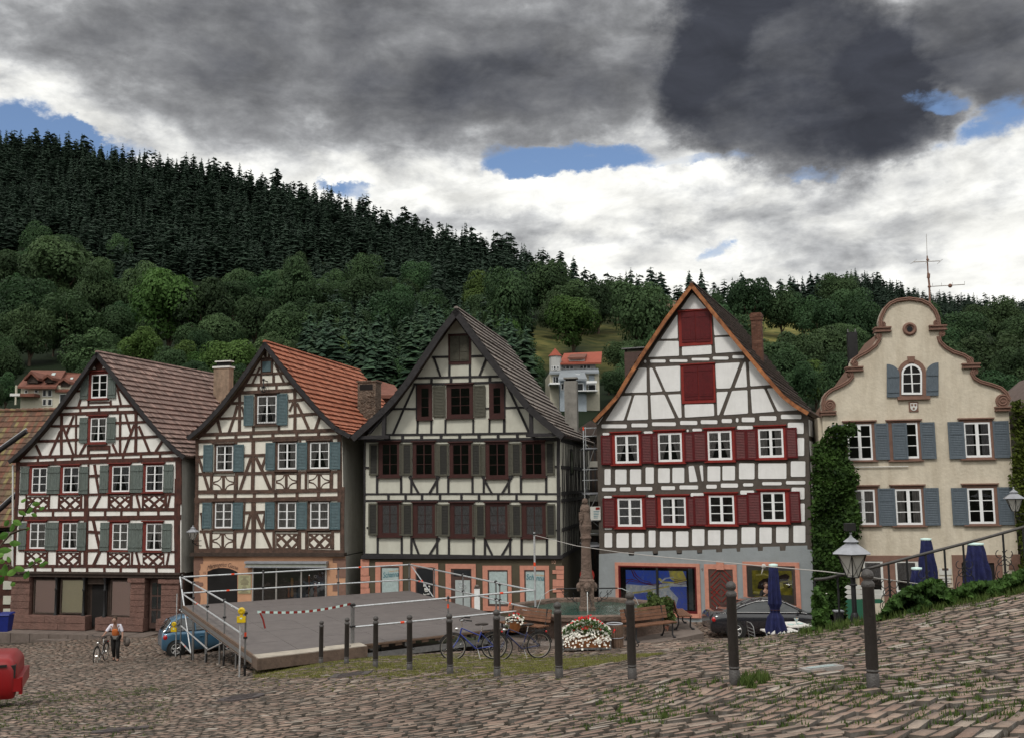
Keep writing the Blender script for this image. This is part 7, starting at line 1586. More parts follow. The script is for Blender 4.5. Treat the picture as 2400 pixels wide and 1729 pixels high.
def bicycle(label,loc,yaw,col_,lean=.06,steer=.0,rackbag=False):
 t_=thing('bicycle',loc,label,'bicycle',None)
 def put(name,m1,par=None):
  m1.v=[(x,y*math.cos(lean)-z*math.sin(lean)*-1*0+z*lean,z)for x,y,z in m1.v];xf(m1,loc,yaw);return mk(name,m1,parent=par or t_)
 R_=.335;xw=.52
 for x in(-xw,xw):
  m1=MB('tyre');m1.torus((x,0,R_),(0,1,0),R_-.018,.018,36,7);w=put('wheel',m1)
  m1=MB(['rubber_grey','chrome']);m1.torus((x,0,R_),(0,1,0),R_-.04,.010,36,6);m1.tube([(x,-.045,R_),(x,.045,R_)],.018,8,1)
  for k in range(18):a=k*math.pi/9;m1.tube([(x,.02*(-1)**k,R_),(x+(R_-.04)*math.cos(a),0,R_+(R_-.04)*math.sin(a))],.0016,3,1,cap=False)
  put('rim',m1,w)
  m1=MB('car_trim');n_=14;a0,a1=(.15*math.pi,.95*math.pi)if x<0 else(.05*math.pi,.75*math.pi)
  if x>0:a0,a1=.12*math.pi,.85*math.pi
  m1.tube([(x+(R_+.022)*math.cos(a0+(a1-a0)*k/n_),0,R_+(R_+.022)*math.sin(a0+(a1-a0)*k/n_))for k in range(n_+1)],.016,5);put('mudguard',m1)
 bb=(-.06,0,.28);st=(-.20,0,.70);sd_=(-.235,0,.86);hd0=(.335,0,.66);hd1=(.30,0,.80)
 m1=MB(col_)
 for a,b_,r in((bb,st,.016),(hd0,bb,.018),(hd1,(-.17,0,.60),.014),(hd0,hd1,.02)):m1.tube([a,b_],r,8)
 for s in(-1,1):
  m1.tube([bb,(-xw,s*.05,R_)],.010,6);m1.tube([(-.185,0,.66),(-xw,s*.05,R_)],.009,6);m1.tube([(.345,s*.03,.63),(.40,s*.045,.5),(xw,s*.05,R_)],.011,6)
 put('frame',m1)
 m1=MB('chrome');m1.tube([st,sd_],.013,8);m1.tube([hd1,(.285,0,.90),(.30,0,.98)],.013,8);m1.tube([(.26,0,1.0),(.34,0,.99)],.014,6);put('stem',m1)
 m1=MB(['iron','car_trim']);m1.tube([(.14,-.30,1.02),(.22,-.27,1.03),(.34,-.12,1.0),(.34,.12,1.0),(.22,.27,1.03),(.14,.30,1.02)],.011,7)
 for s in(-1,1):m1.tube([(.20,s*.285,1.03),(.06,s*.31,1.015)],.018,7,1);m1.tube([(.30,s*.2,1.0),(.2,s*.27,.98)],.006,4)
 put('handlebar',m1)
 m1=MB('saddle');m1.ball((-.26,0,.885),.12,sx=1.05,sy=.75,sz=.30);m1.ball((-.13,0,.88),.07,sx=1.4,sy=.5,sz=.4);put('saddle',m1)
 m1=MB(['iron']);m1.torus((bb[0],-.04,bb[2]),(0,1,0),.09,.008,24,5)
 for k in range(5):a=k*1.257;m1.tube([(bb[0],-.04,bb[2]),(bb[0]+.09*math.cos(a),-.04,bb[2]+.09*math.sin(a))],.006,4)
 m1.torus((-xw,-.03,R_),(0,1,0),.045,.012,18,5);m1.tube([(bb[0],-.04,bb[2]+.09),(-xw,-.03,R_+.05)],.005,4);m1.tube([(bb[0],-.04,bb[2]-.09),(-xw,-.03,R_-.05)],.005,4);put('chainset',m1)
 m1=MB('chrome');m1.tube([bb,(bb[0]+.04,-.07,bb[2]-.16)],.010,5);m1.box((bb[0]-.01,-.16,bb[2]-.18),(bb[0]+.09,-.08,bb[2]-.155));m1.tube([bb,(bb[0]-.04,.07,bb[2]+.16)],.010,5);m1.box((bb[0]-.09,.08,bb[2]+.155),(bb[0]+.01,.16,bb[2]+.18));m1.tube([(-.1,.05,.27),(-.16,.13,.03)],.008,5);put('pedal',m1)
 m1=MB('iron')
 for s in(-1,1):m1.tube([(-.24,s*.05,.72),(-.70,s*.06,.73)],.006,5);m1.tube([(-xw,s*.06,R_),(-.62,s*.06,.73)],.006,5);m1.tube([(-xw,s*.06,R_),(-.42,s*.06,.73)],.006,5)
 for k in range(4):m1.tube([(-.34-.11*k,-.05,.725),(-.34-.11*k,.05,.725)],.006,5)
 put('rack',m1)
 m1=MB(['chrome','tail_light']);m1.ball((.42,0,.78),.045);m1.tube([(.33,0,.78),(.4,0,.78)],.008,5);m1.ball((-.72,0,.68),.03,1);put('lamp',m1)
 return t_
p=ground(1110,25.7);bicycle('bright blue bicycle propped behind the bollards at the stage corner',tuple(p),math.pi+.12,'bike_blue')
p=ground(1218,26.3);bicycle('dark navy bicycle nearer the fountain, behind the blue one',tuple(p),math.pi+.30,'bike_navy')
def person(label,loc,yaw,pose,cols,scale=1.0,parent=None,name='person',stone=None):
 0
 J=dict(pose);rad=dict(pelvis=(.135,.10),spine=(.12,.09),chest=(.145,.095),neck0=.065,neck1=.052,head0=.06,shl=.06,shr=.06,ell=.042,elr=.042,wrl=.028,wrr=.028,hal=(.040,.020),har=(.040,.020),hil=.095,hir=.095,knl=.062,knr=.062,anl=.040,anr=.040,tol=.036,tor=.036)
 E=[('pelvis','spine'),('spine','chest'),('chest','neck0'),('neck0','neck1'),('neck1','head0'),('chest','shl'),('shl','ell'),('ell','wrl'),('wrl','hal'),('chest','shr'),('shr','elr'),('elr','wrr'),('wrr','har'),('pelvis','hil'),('hil','knl'),('knl','anl'),('anl','tol'),('pelvis','hir'),('hir','knr'),('knr','anr'),('anr','tor')]
 js={k:(J[k],rad[k])for k in rad};V,Fc=skin_mesh(js,E,2)
 for sd_ in('l','r'):
  h=Vector(J['ha'+sd_]);w=Vector(J['wr'+sd_]);d=(h-w).normalized();side=d.cross(Vector((0,0,1)));side=side.normalized()if side.length>.1 else Vector((1,0,0));dn=Vector((0,0,-1))
  for k,ln in enumerate((.062,.072,.068,.054)):
   b0=h+side*(k-1.5)*.020;m_=b0+d*(.02+ln*.45);e_=m_+(d*.4+dn).normalized()*ln*.5
   v2,f2=skin_mesh({'a':(tuple(b0),.0095),'b':(tuple(m_),.0085),'c':(tuple(e_),.007)},[('a','b'),('b','c')],1);o_=len(V);V+=v2;Fc+=[tuple(i+o_ for i in f_)for f_ in f2]
  sg_=1 if sd_=='l' else-1;b0=h-d*.02+side*.03*sg_;v2,f2=skin_mesh({'a':(tuple(b0),.011),'b':(tuple(b0+side*.03*sg_+d*.03),.0095),'c':(tuple(b0+side*.025*sg_+d*.055+dn*.02),.008)},[('a','b'),('b','c')],1);o_=len(V);V+=v2;Fc+=[tuple(i+o_ for i in f_)for f_ in f2]
 m1=MB([stone or 'skin']+([]if stone else['cap_white','hair_brown']));m1.add(V,Fc,0,smooth=True)
 hd=Vector(J['head']);m1.ball(hd,.105,sx=.80,sy=.92,sz=1.12,seg=20);m1.ball(hd+Vector((0,-.045,-.06)),.062,sx=.85,sy=.8,sz=.8);m1.ball(hd+Vector((0,-.098,-.015)),.018,sx=.8,sy=1.1,sz=1.5)
 for s in(-1,1):m1.ball(hd+Vector((s*.084,.005,-.01)),.026,sx=.4,sy=.8,sz=1.2);m1.ball(hd+Vector((s*.032,-.088,.008)),.011,1 if not stone else 0);m1.ball(hd+Vector((s*.032,-.098,.008)),.005,2 if not stone else 0)
 m1.tube([hd+Vector((-.022,-.094,-.055)),hd+Vector((.022,-.094,-.055))],.005,5)
 xf(m1,loc,yaw,scale)
 if parent is None:
  root=thing(name,loc,label,'person');bd=mk('body',m1,parent=root)
 else:root=parent;bd=mk('statue',m1,parent=root)
 def cloth(nm,keys,edges,grow,mt):
  v2,f2=skin_mesh({k:(J[k]if isinstance(k,str)and k in J else k,tuple(np.array(rad[k]if hasattr(rad[k],'__len__')else(rad[k],rad[k]))+grow))for k in keys},edges,2)
  mm=MB(mt);mm.add(v2,f2,smooth=True);xf(mm,loc,yaw,scale);mk(nm,mm,parent=bd if parent else root)
 if not stone:
  cloth('trousers',['pelvis','hil','knl','anl','hir','knr','anr'],[('pelvis','hil'),('hil','knl'),('knl','anl'),('pelvis','hir'),('hir','knr'),('knr','anr')],.018,cols[1])
  cloth('shirt',['pelvis','spine','chest','shl','ell','shr','elr'],[('pelvis','spine'),('spine','chest'),('chest','shl'),('shl','ell'),('chest','shr'),('shr','elr')],.016,cols[0])
  for s in('l','r'):
   a,b_=Vector(J['an'+s]),Vector(J['to'+s]);v2,f2=skin_mesh({'a':(tuple(a+Vector((0,.03,-.03))),.05),'b':(tuple(b_+Vector((0,0,-.005))),(.045,.032))},[('a','b')],2);mm=MB(cols[2]);mm.add(v2,f2,smooth=True);xf(mm,loc,yaw,scale);mk('shoe',mm,parent=root)
  mm=MB('hair_brown');mm.ball(hd+Vector((0,.018,.03)),.112,sx=.86,sy=.92,sz=1.0,seg=16);xf(mm,loc,yaw,scale)
  mm.v=mm.v;mk('hair',mm,parent=root)
 return root,bd
pose=dict(pelvis=(0,0,.93),spine=(0,-.03,1.08),chest=(0,-.10,1.27),neck0=(0,-.14,1.40),neck1=(0,-.18,1.46),head0=(0,-.20,1.50),head=(0,-.23,1.56),shl=(.17,-.10,1.33),shr=(-.17,-.10,1.33),ell=(.27,-.12,1.08),elr=(-.30,-.22,1.12),wrl=(.30,-.22,.90),wrr=(-.34,-.42,1.02),hal=(.30,-.25,.83),har=(-.345,-.49,1.02),hil=(.09,0,.88),hir=(-.09,0,.88),knl=(.10,-.10,.50),knr=(-.09,.02,.48),anl=(.10,-.02,.09),anr=(-.09,.16,.12),tol=(.11,-.16,.04),tor=(-.09,.05,.05))
pp=ground(270,38.0)
rt,bd=person('person in white shirt and orange top pushing a bicycle across the square',tuple(pp),.10,pose,('cloth_white','cloth_black','shoe_brown'),.99)
J=pose;v2,f2=skin_mesh({'a':(J['chest'],(.150,.122)),'b':(J['spine'],(.140,.115)),'c':(J['pelvis'],(.155,.125))},[('a','b'),('b','c')],2)
mm=MB('cloth_orange');mm.add([(x,y-.035,z)for x,y,z in v2],f2,smooth=True);xf(mm,tuple(pp),.10,.99);mk('vest',mm,parent=rt)
mm=MB('cloth_grey');mm.lathe([(.175,.84),(.18,.93),(.172,.96)],(0,-.01,0),20,sy=.82);xf(mm,tuple(pp),.10,.99);mk('belt',mm,parent=rt)
mm=MB('bag_grey');mm.ball((.40,.02,.70),.17,sx=.75,sy=.8,sz=1.05);mm.torus((.33,-.12,.84),(1,0,0),.09,.010,16,5);xf(mm,tuple(pp),.10,.99);mk('shopping_bag',mm,origin=(pp.x+.4,pp.y,pp.z+.7),label='grey cloth bag hanging from the walking person\'s hand',cat='bag')
bicycle('silver-grey bicycle being pushed by the person in orange',(pp.x-.42,pp.y-.30,pp.z),-1.50,'bike_silver',lean=.02)
pose2=dict(pelvis=(0,0,.93),spine=(0,0,1.10),chest=(0,0,1.30),neck0=(0,-.01,1.44),neck1=(0,-.02,1.50),head0=(0,-.02,1.55),head=(0,-.03,1.62),shl=(.18,0,1.38),shr=(-.18,0,1.38),ell=(.24,.02,1.10),elr=(-.26,-.03,1.12),wrl=(.24,-.08,.88),wrr=(-.20,-.22,1.22),hal=(.24,-.10,.80),har=(-.17,-.27,1.27),hil=(.09,0,.90),hir=(-.09,0,.90),knl=(.10,-.02,.50),knr=(-.10,-.02,.50),anl=(.10,.02,.09),anr=(-.10,.02,.09),tol=(.11,-.11,.04),tor=(-.11,-.11,.04))
p2=ground(1798,42.6);person('person in dark clothes standing behind the black saloon, half hidden by a parasol',tuple(p2),.2,pose2,('cloth_black','cloth_black','shoe_brown'),1.02)
fc=W(1378,1430,33.0);zr=W(1378,1443,30.5).z;zg=min(tz(fc.x,30.4),zr-.85)
FT=thing('fountain',(fc.x,fc.y,zg),'octagonal sandstone fountain with a column topped by a carved statue','fountain')
def oct_(r,z,rot=math.pi/8,n=8):return[(fc.x+r*math.cos(rot+k*2*math.pi/n),fc.y+r*math.sin(rot+k*2*math.pi/n),z)for k in range(n)]
mb=MB('stone_fountain');Ro=2.62
rings=[oct_(Ro+.06,zg-.3),oct_(Ro+.06,zg+.14),oct_(Ro-.02,zg+.17),oct_(Ro-.05,zr-.20),oct_(Ro+.05,zr-.15),oct_(Ro+.07,zr-.03),oct_(Ro+.04,zr),oct_(Ro-.22,zr),oct_(Ro-.25,zr-.03),oct_(Ro-.27,zr-.6)]
mb.add([p for r_ in rings for p in r_],[(i*8+k,i*8+(k+1)%8,(i+1)*8+(k+1)%8,(i+1)*8+k)for i in range(len(rings)-1)for k in range(8)]);mk('basin',mb,parent=FT)
m,tt,b=nt('water');LL=tt.links.new
b.inputs['Base Color'].default_value=(.025,.075,.06,1);b.inputs['Roughness'].default_value=.06;b.inputs['Specular IOR Level'].default_value=.6
tcs=N(tt,'ShaderNodeTexCoord');n1=N(tt,'ShaderNodeTexNoise');n1.inputs['Scale'].default_value=5;n1.inputs['Detail'].default_value=3;n1.inputs['Distortion'].default_value=1;LL(tcs.outputs['Object'],n1.inputs['Vector']);bp=N(tt,'ShaderNodeBump');bp.inputs['Strength'].default_value=.5;bp.inputs['Distance'].default_value=.04;LL(n1.outputs['Fac'],bp.inputs['Height']);LL(bp.outputs[0],b.inputs['Normal'])
mat('water_jet',(.55,.57,.57),.1,9,.2,0,spec=.8)
mb=MB('water');o_=oct_(Ro-.262,zr-.13);mb.add(o_,[tuple(range(8))]);mk('water',mb,parent=FT)
zz=lambda py:W(1377,py,33.0).z
c0=(fc.x-.02,fc.y,0)
mb=MB('stone_fountain');mb.lathe([(.36,zr-.7),(.36,zr-.05),(.31,zr),(.30,zz(1395)),(.30,zz(1372)),(.33,zz(1366)),(.33,zz(1358)),(.29,zz(1355))],c0,4,smooth=False,rot=math.pi/4)
for a in range(4):an=a*math.pi/2;mb.ball((c0[0]+.22*math.cos(an),c0[1]+.22*math.sin(an),zz(1373)),.13,sz=1.1);mb.ball((c0[0]+.25*math.cos(an),c0[1]+.25*math.sin(an),zz(1380)),.08)
mk('pedestal',mb,parent=FT)
mb=MB('stone_fountain');mb.lathe([(.20,zz(1356)),(.21,zz(1350)),(.18,zz(1346)),(.175,zz(1330)),(.145,zz(1270)),(.155,zz(1263)),(.185,zz(1261)),(.185,zz(1258)),(.155,zz(1255)),(.17,zz(1245)),(.20,zz(1237)),(.20,zz(1233)),(.20,zz(1229)),(.14,zz(1227))],c0,20);mk('column',mb,parent=FT)
zs=zz(1229)
sp_=dict(pelvis=(0,0,.70),spine=(0,0,.95),chest=(0,0,1.22),neck0=(0,0,1.38),neck1=(0,0,1.44),head0=(0,-.01,1.49),head=(0,-.02,1.57),shl=(.20,0,1.30),shr=(-.20,0,1.30),ell=(.28,-.06,1.02),elr=(-.30,-.05,1.02),wrl=(.16,-.22,.92),wrr=(-.33,-.24,.95),hal=(.12,-.26,.93),har=(-.33,-.31,.96),hil=(.11,0,.64),hir=(-.11,0,.64),knl=(.14,-.04,.36),knr=(-.14,-.04,.36),anl=(.14,.02,.07),anr=(-.14,.02,.07),tol=(.15,-.12,.03),tor=(-.15,-.12,.03))
_,stt=person('',(c0[0],c0[1],zs),0,sp_,None,.50,parent=FT,stone='stone_fountain')
mb=MB('stone_fountain');mb.ball((c0[0],c0[1],zs+.50),.15,sx=1.1,sz=1.25);mb.ball((c0[0],c0[1]-.01,zs+.76),.10,sz=1.1);mb.lathe([(.19,0),(.19,.12),(.15,.30),(.13,.42)],(c0[0],c0[1],zs),14);mb.prism([(c0[0]-.22+x,c0[1]-.20,zs+.08+z)for x,z in((0,.1),(.06,0),(.13,.1),(.13,.34),(0,.34))],[(c0[0]-.22+x,c0[1]-.16,zs+.08+z)for x,z in((0,.1),(.06,0),(.13,.1),(.13,.34),(0,.34))]);mb.ball((c0[0],c0[1]+.01,zs+.80),.085,sz=.8);mb.tube([(c0[0]-.165,c0[1]-.16,zs),(c0[0]-.165,c0[1]-.16,zs+.52)],.012,6);mk('robe',mb,parent=stt)
mb=MB('iron');zp=zz(1378)
for s in(-1,1):
 mb.tube([(c0[0]+s*.3,c0[1],zp),(c0[0]+s*1.0,c0[1],zp)],.022,8);mb.torus((c0[0]+s*.55,c0[1],zp-.22),(0,1,0),.13,.012,20,5,0,0,5.0);mb.torus((c0[0]+s*.40,c0[1],zp-.36),(0,1,0),.07,.010,16,5,0,0,5.0);mb.torus((c0[0]+s*.72,c0[1],zp-.12),(0,1,0),.07,.010,16,5,0,0,5.0);mb.tube([(c0[0]+s*.3,c0[1],zp-.5),(c0[0]+s*.5,c0[1],zp-.32),(c0[0]+s*.85,c0[1],zp-.03)],.010,5)
mb.tube([(c0[0],c0[1]-.3,zz(1382)),(c0[0],c0[1]-.62,zz(1382))],.022,8);mb.tube([(c0[0]+.02,c0[1]-.3,zz(1388)),(c0[0]+.1,c0[1]-.5,zz(1410)),(c0[0]+.05,c0[1]-.62,zz(1425))],.010,5);mk('spout',mb,parent=FT)
mb=MB('water_jet');mb.tube([(c0[0]-.03,c0[1]-.62,zz(1382)),(c0[0]-.04,c0[1]-.70,zz(1388)),(c0[0]-.04,c0[1]-.74,zr-.13)],[.016,.012,.012],6)
mb.tube([(c0[0]+1.0,c0[1],zp),(c0[0]+1.15,c0[1],zp-.02),(c0[0]+1.4,c0[1],zp-.14),(c0[0]+1.6,c0[1],zp-.36),(c0[0]+1.72,c0[1],zr-.13)],[.01,.009,.009,.008,.008],5)
mb.tube([(c0[0]-1.0,c0[1],zp),(c0[0]-1.2,c0[1],zp-.04),(c0[0]-1.45,c0[1],zp-.2),(c0[0]-1.65,c0[1],zr-.13)],.008,5);mk('water_jet',mb,parent=FT)
mb=MB('stone_slab');zt_=tz(fc.x,29.3)+.03;ri=[(fc.x+3.75*math.cos(math.pi/8+k*math.pi/4),fc.y+3.75*math.sin(math.pi/8+k*math.pi/4))for k in range(8)]
mb.prism([(x,y,zt_)for x,y in ri],[(x,y,zt_-.9)for x,y in ri]);mk('fountain_pavement',mb,origin=(fc.x,fc.y,zt_),kind='structure')
def bench(label,loc,yaw,w=1.8):
 t_=thing('park_bench',loc,label,'bench','wooden benches around the fountain')
 m1=MB('bench_wood')
 for k in range(5):m1.box((-w/2,-.20+k*.085,.43),(w/2,-.20+k*.085+.07,.465))
 xf(m1,loc,yaw);mk('seat',m1,parent=t_)
 m1=MB('bench_wood')
 for k in range(4):y=.24+k*.022;z=.54+k*.095;m1.hexa([(-w/2,y,z),(w/2,y,z),(w/2,y+.03,z),(-w/2,y+.03,z),(-w/2,y+.018,z+.078),(w/2,y+.018,z+.078),(w/2,y+.048,z+.078),(-w/2,y+.048,z+.078)])
 xf(m1,loc,yaw);mk('backrest',m1,parent=t_)
 for x in(-w/2+.18,w/2-.18):
  m1=MB('iron');m1.tube([(x,-.24,0),(x,-.16,.1),(x,-.18,.42)],.028,6);m1.tube([(x,.30,0),(x,.20,.2),(x,.22,.42),(x,.28,.6),(x,.33,.92)],.026,6);m1.tube([(x,-.2,.42),(x,.24,.42)],.024,6);m1.ball((x,-.26,.02),.04);m1.ball((x,.32,.02),.04);xf(m1,loc,yaw);mk('leg',m1,parent=t_)
 return t_
for an,lb in((-56,'brown slatted bench at the right front side of the fountain'),(-135,'brown slatted bench at the left front side of the fountain, behind the bicycle'),(0,'brown slatted bench seen end-on at the far right side of the fountain')):
 a=R(an);r_=3.02;bench(lb,(fc.x+r_*math.cos(a),fc.y+r_*math.sin(a),zt_),a+math.pi/2)
pb=W(1442,1528,28.6);zb_=max(tz(pb.x,pb.y),zt_ if pb.y>29.6 else-99)
t_=thing('litter_bin',(pb.x,pb.y,zb_),'round wooden slatted litter bin between flower box and bench','litter bin');m1=MB('plank_dark')
for k in range(22):a=k*2*math.pi/22;c,s=math.cos(a),math.sin(a);m1.hexa([(.21*c+.026*s,.21*s-.026*c,.03),(.235*c+.026*s,.235*s-.026*c,.03),(.235*c-.026*s,.235*s+.026*c,.03),(.21*c-.026*s,.21*s+.026*c,.03),(.21*c+.026*s,.21*s-.026*c,.66),(.235*c+.026*s,.235*s-.026*c,.66),(.235*c-.026*s,.235*s+.026*c,.66),(.21*c-.026*s,.21*s+.026*c,.66)])
m1.lathe([(.205,.02),(.205,.6)],(0,0,0),20);xf(m1,(pb.x,pb.y,zb_));mk('body',m1,parent=t_)
m1=MB('zinc');m1.torus((0,0,.67),(0,0,1),.215,.022,28,8);m1.torus((0,0,.3),(0,0,1),.24,.012,28,5);xf(m1,(pb.x,pb.y,zb_));mk('rim',m1,parent=t_)
pf=W(1375,1527,28.2);zf=tz(pf.x,pf.y)
def flowers(t_,loc,wx_,wy_,h0,hz,nred,nwhite,ngreen,s=1.0,drape=.35):
 g_=np.random.default_rng(4)
 for nm,cnt,mt in(('red_blossoms',nred,'flower_red'),('white_blossoms',nwhite,'flower_white')):
  m1=MB(mt)
  for _ in range(cnt):
   x=g_.uniform(-1,1)*wx_;
   if nm[0]=='r':x=g_.normal(0,.45)*wx_;dome=hz*(1-(x/wx_/1.1)**2);u=g_.random()**1.3;y=-wy_*(-.2+1.2*u);z=h0+max(.1,dome)*(1-.62*u)*g_.uniform(.85,1.05)
   else:
    dome=hz*.8*(1-(x/wx_/1.25)**2);u=g_.random();y=-wy_*(.35+.95*u)-.03;z=h0+dome*(1-u)*.9-drape*u**2*g_.uniform(.3,1)
    if g_.random()<.18:y=g_.uniform(-.5,.5)*wy_;z=h0+dome*g_.uniform(.8,1.05)
   c=Vector((x,y,z));r_=g_.uniform(.020,.034)*s
   nrm=Vector((x*.6/wx_,-1,.5+g_.normal(0,.3))).normalized();e1=nrm.orthogonal().normalized();e2=nrm.cross(e1);a0=g_.uniform(0,6)
   vs=[c]+[c+(e1*math.cos(a0+k*math.pi/5)+e2*math.sin(a0+k*math.pi/5))*r_*(1.25 if k%2==0 else.7)+nrm*.008 for k in range(10)]
   m1.add(vs,[(0,k+1,(k+1)%10+1)for k in range(10)],rn=float(g_.random()))
  xf(m1,loc);mk(nm,m1,parent=t_)
 m1=MB('leaf_hedge')
 for _ in range(ngreen):
  x=g_.uniform(-1,1)*wx_;dome=hz*.85*(1-(x/wx_/1.2)**2);u=g_.random();c=Vector((x,wy_*g_.uniform(-1.1,.8),h0+dome*(g_.random()**.6)-.22*u**3));r_=g_.uniform(.02,.045)*s
  d=Vector(g_.normal(0,1,3)).normalized();e=d.orthogonal().normalized();f_=d.cross(e);m1.add([c-d*r_,c+e*r_*.5,c+d*r_,c-e*r_*.5],[(0,1,2,3)],rn=float(g_.random()))
 xf(m1,loc);mk('foliage',m1,parent=t_)
t_=thing('flower_box',(pf.x,pf.y,zf),'wooden planter overflowing with red and white flowers in front of the fountain','planter')
m1=MB(['planter_wood','galv_dark']);m1.box((-.66,-.24,.12),(.62,.24,.46));m1.box((-.70,-.27,.08),(.66,.27,.13),1)
for x in(-.68,.62):
 for y in(-.26,.22):m1.box((x,y,0),(x+.04,y+.04,.42),1)
xf(m1,(pf.x,pf.y,zf));mk('box',m1,parent=t_);flowers(t_,(pf.x,pf.y,zf),.66,.26,.46,.50,150,470,3600)
pf2=W(1206,1448,29.5);t_=thing('flower_basket',tuple(pf2-Vector((0,0,.3))),'small clump of pale flowers at the left rim of the fountain','planter');m1=MB('planter_wood');m1.lathe([(.12,-.38),(.2,-.15),(.22,-.05)],tuple(pf2),14);mk('pot',m1,parent=t_);flowers(t_,tuple(pf2),.26,.15,-.05,.22,12,50,160,1.0,.12)
def leafblob(name,pts,size,matn,rnd_=None,jit=1.0,**kw):
 pts=np.asarray(pts);n=len(pts);g_=np.random.default_rng(n);d=g_.normal(0,1,(n,3));d[:,1]-=.6;d[:,2]+=.5;d/=np.linalg.norm(d,axis=1)[:,None]
 a=np.cross(d,g_.normal(0,1,(n,3)));a/=np.linalg.norm(a,axis=1)[:,None];b_=np.cross(d,a);s=size*g_.uniform(.6,1.35,(n,1))
 v=np.stack([pts-a*s,pts-a*s*.1+b_*s*.65,pts+a*s,pts-a*s*.1-b_*s*.65],1).reshape(-1,3);f=np.arange(4*n).reshape(-1,4)
 cl=.5+.5*np.sin(pts[:,0]*3.1+2*np.sin(pts[:,2]*2.3))*np.sin(pts[:,2]*3.7+pts[:,1]*2)
 rn=np.clip(cl*.55+g_.random(n)*.5,0,1)
 o=pts.mean(0);return mk_np(name,v,f,rn,matn,origin=(float(o[0]),float(o[1]),float(pts[:,2].min())),**kw)
def inpoly(x,y,P_):
 c=np.zeros(len(x),bool);j=len(P_)-1
 for i in range(len(P_)):
  xi,yi=P_[i];xj,yj=P_[j];k=((yi>y)!=(yj>y))&(x<(xj-xi)*(y-yi)/((yj-yi)or 1e-9)+xi);c^=k;j=i
 return c
def ivy(F,poly,n,n0,n1,size,matn,name,label,cat='ivy'):
 g_=np.random.default_rng(n);P_=np.array([F.uv(*q)for q in poly]);lo,hi=P_.min(0),P_.max(0);out_=[]
 u=g_.uniform(lo[0],hi[0],n*3);v=g_.uniform(lo[1],hi[1],n*3);k=inpoly(u,v,[tuple(p)for p in P_]);u,v=u[k][:n],v[k][:n]
 w=n0+(n1-n0)*(.45+.35*np.sin(u*2.3+1.5*np.sin(v*1.1))*np.cos(v*1.9)+.25*g_.random(len(u)));u=u+g_.normal(0,.07,len(u));v=v+g_.normal(0,.07,len(v))
 pts=np.array(F.O)[None]+np.outer(u,F.U)+np.outer(v,(0,0,1))+np.outer(w,F.n)
 return leafblob(name,pts,size,matn,label=label,cat=cat)
pi_=[VL(x,y)for x,y in((290,150),(350,170),(440,135),(470,170),(400,240),(385,340),(400,460),(465,560),(470,640),(430,740),(480,860),(495,1000),(480,1150),(440,1250),(440,1650),(420,1830),(105,1830),(95,1300),(85,900),(95,560),(100,360),(190,270),(215,180))]
ivy(F5,pi_,13000,.05,1.0,.085,'leaf_ivy','ivy','thick green ivy column climbing between the red-shuttered house and the cream gable')
wall_r=thing('neighbour_house',F5.P(7.2,F5.uv(2400,1450)[1],1),'dark-roofed building at the right edge beyond the cream gabled house, covered in ivy','house')
mb=MB(['plaster_grey','tiles_dark']);u0=F5.uv(2386,1100)[0];F5.box(mb,u0+.2,u0+6,F5.uv(2400,1500)[1],F5.uv(2400,990)[1],-6,-.3);mk('wall',mb,parent=wall_r)
mb=MB(['tiles_dark']);F5.prism(mb,ccw([F5.uv(2380,1000),F5.uv(2382,960),F5.uv(2500,860),F5.uv(2500,1000)]),-6,.1);mk('roof',mb,parent=wall_r)
ivy(F5,[(2363,945),(2376,940),(2400,960),(2440,960),(2440,1440),(2380,1440),(2384,1330),(2386,1250),(2372,1150),(2368,1080),(2372,1020)],6500,.0,.7,.08,'leaf_ivy_gold','ivy','yellow-green ivy hanging down the right edge beside the cream gabled house')
def yard(poly,n,Y0,Y1,size,matn,name,label,cat,thick=.5):
 g_=np.random.default_rng(n+1);P_=np.array(poly,float);lo,hi=P_.min(0),P_.max(0);x=g_.uniform(lo[0],hi[0],n*3);y=g_.uniform(lo[1],hi[1],n*3);k=inpoly(x,y,[tuple(p)for p in poly]);x,y=x[k][:n],y[k][:n]
 Y=np.interp(x,[lo[0],hi[0]],[Y0,Y1])+thick*(g_.random(len(x))-.2+.5*np.sin(x*.09+np.sin(y*.11)*2));pts=Wn(x,y,Y);return leafblob(name,pts,size,matn,label=label,cat=cat)
yard([(1902,1400),(1915,1368),(1925,1390),(1938,1415),(1945,1460),(1950,1492),(1900,1492),(1906,1450)],1500,15.7,15.7,.035,'leaf_hedge','climbing_rose','leafy climbing rose with white blooms on the end post of the railing','climbing rose',.3)
yard([(2012,1470),(2030,1452),(2062,1440),(2078,1418),(2095,1398),(2125,1378),(2150,1372),(2180,1358),(2205,1360),(2216,1378),(2238,1384),(2262,1370),(2285,1364),(2330,1364),(2360,1350),(2400,1334),(2450,1318),(2450,1385),(2380,1396),(2320,1406),(2250,1422),(2180,1442),(2100,1462),(2040,1482),(2012,1488)],14000,15.7,15.9,.05,'leaf_hedge','hedge','low leafy green hedge growing along the foot of the iron railing','hedge',.7)
m1=MB('flower_white');g_=np.random.default_rng(2)
for _ in range(16):c=W(g_.uniform(1902,1945),g_.uniform(1380,1488),16.2);m1.ball(c,.014,seg=8,sz=.6)
mk('rose_blooms',m1,parent=[o for o in bpy.data.objects if o.name.startswith('climbing_rose')][0])
o_=bpy.data.objects['rose_blooms'];o_.matrix_parent_inverse=Matrix.Identity(4)
ps=W(1545,1462,32.2);zps=max(tz(ps.x,ps.y),zt_-.3);t_=thing('potted_shrub',(ps.x,ps.y,zps),'bushy yellow-green shrub in a pot at the right rim of the fountain','shrub')
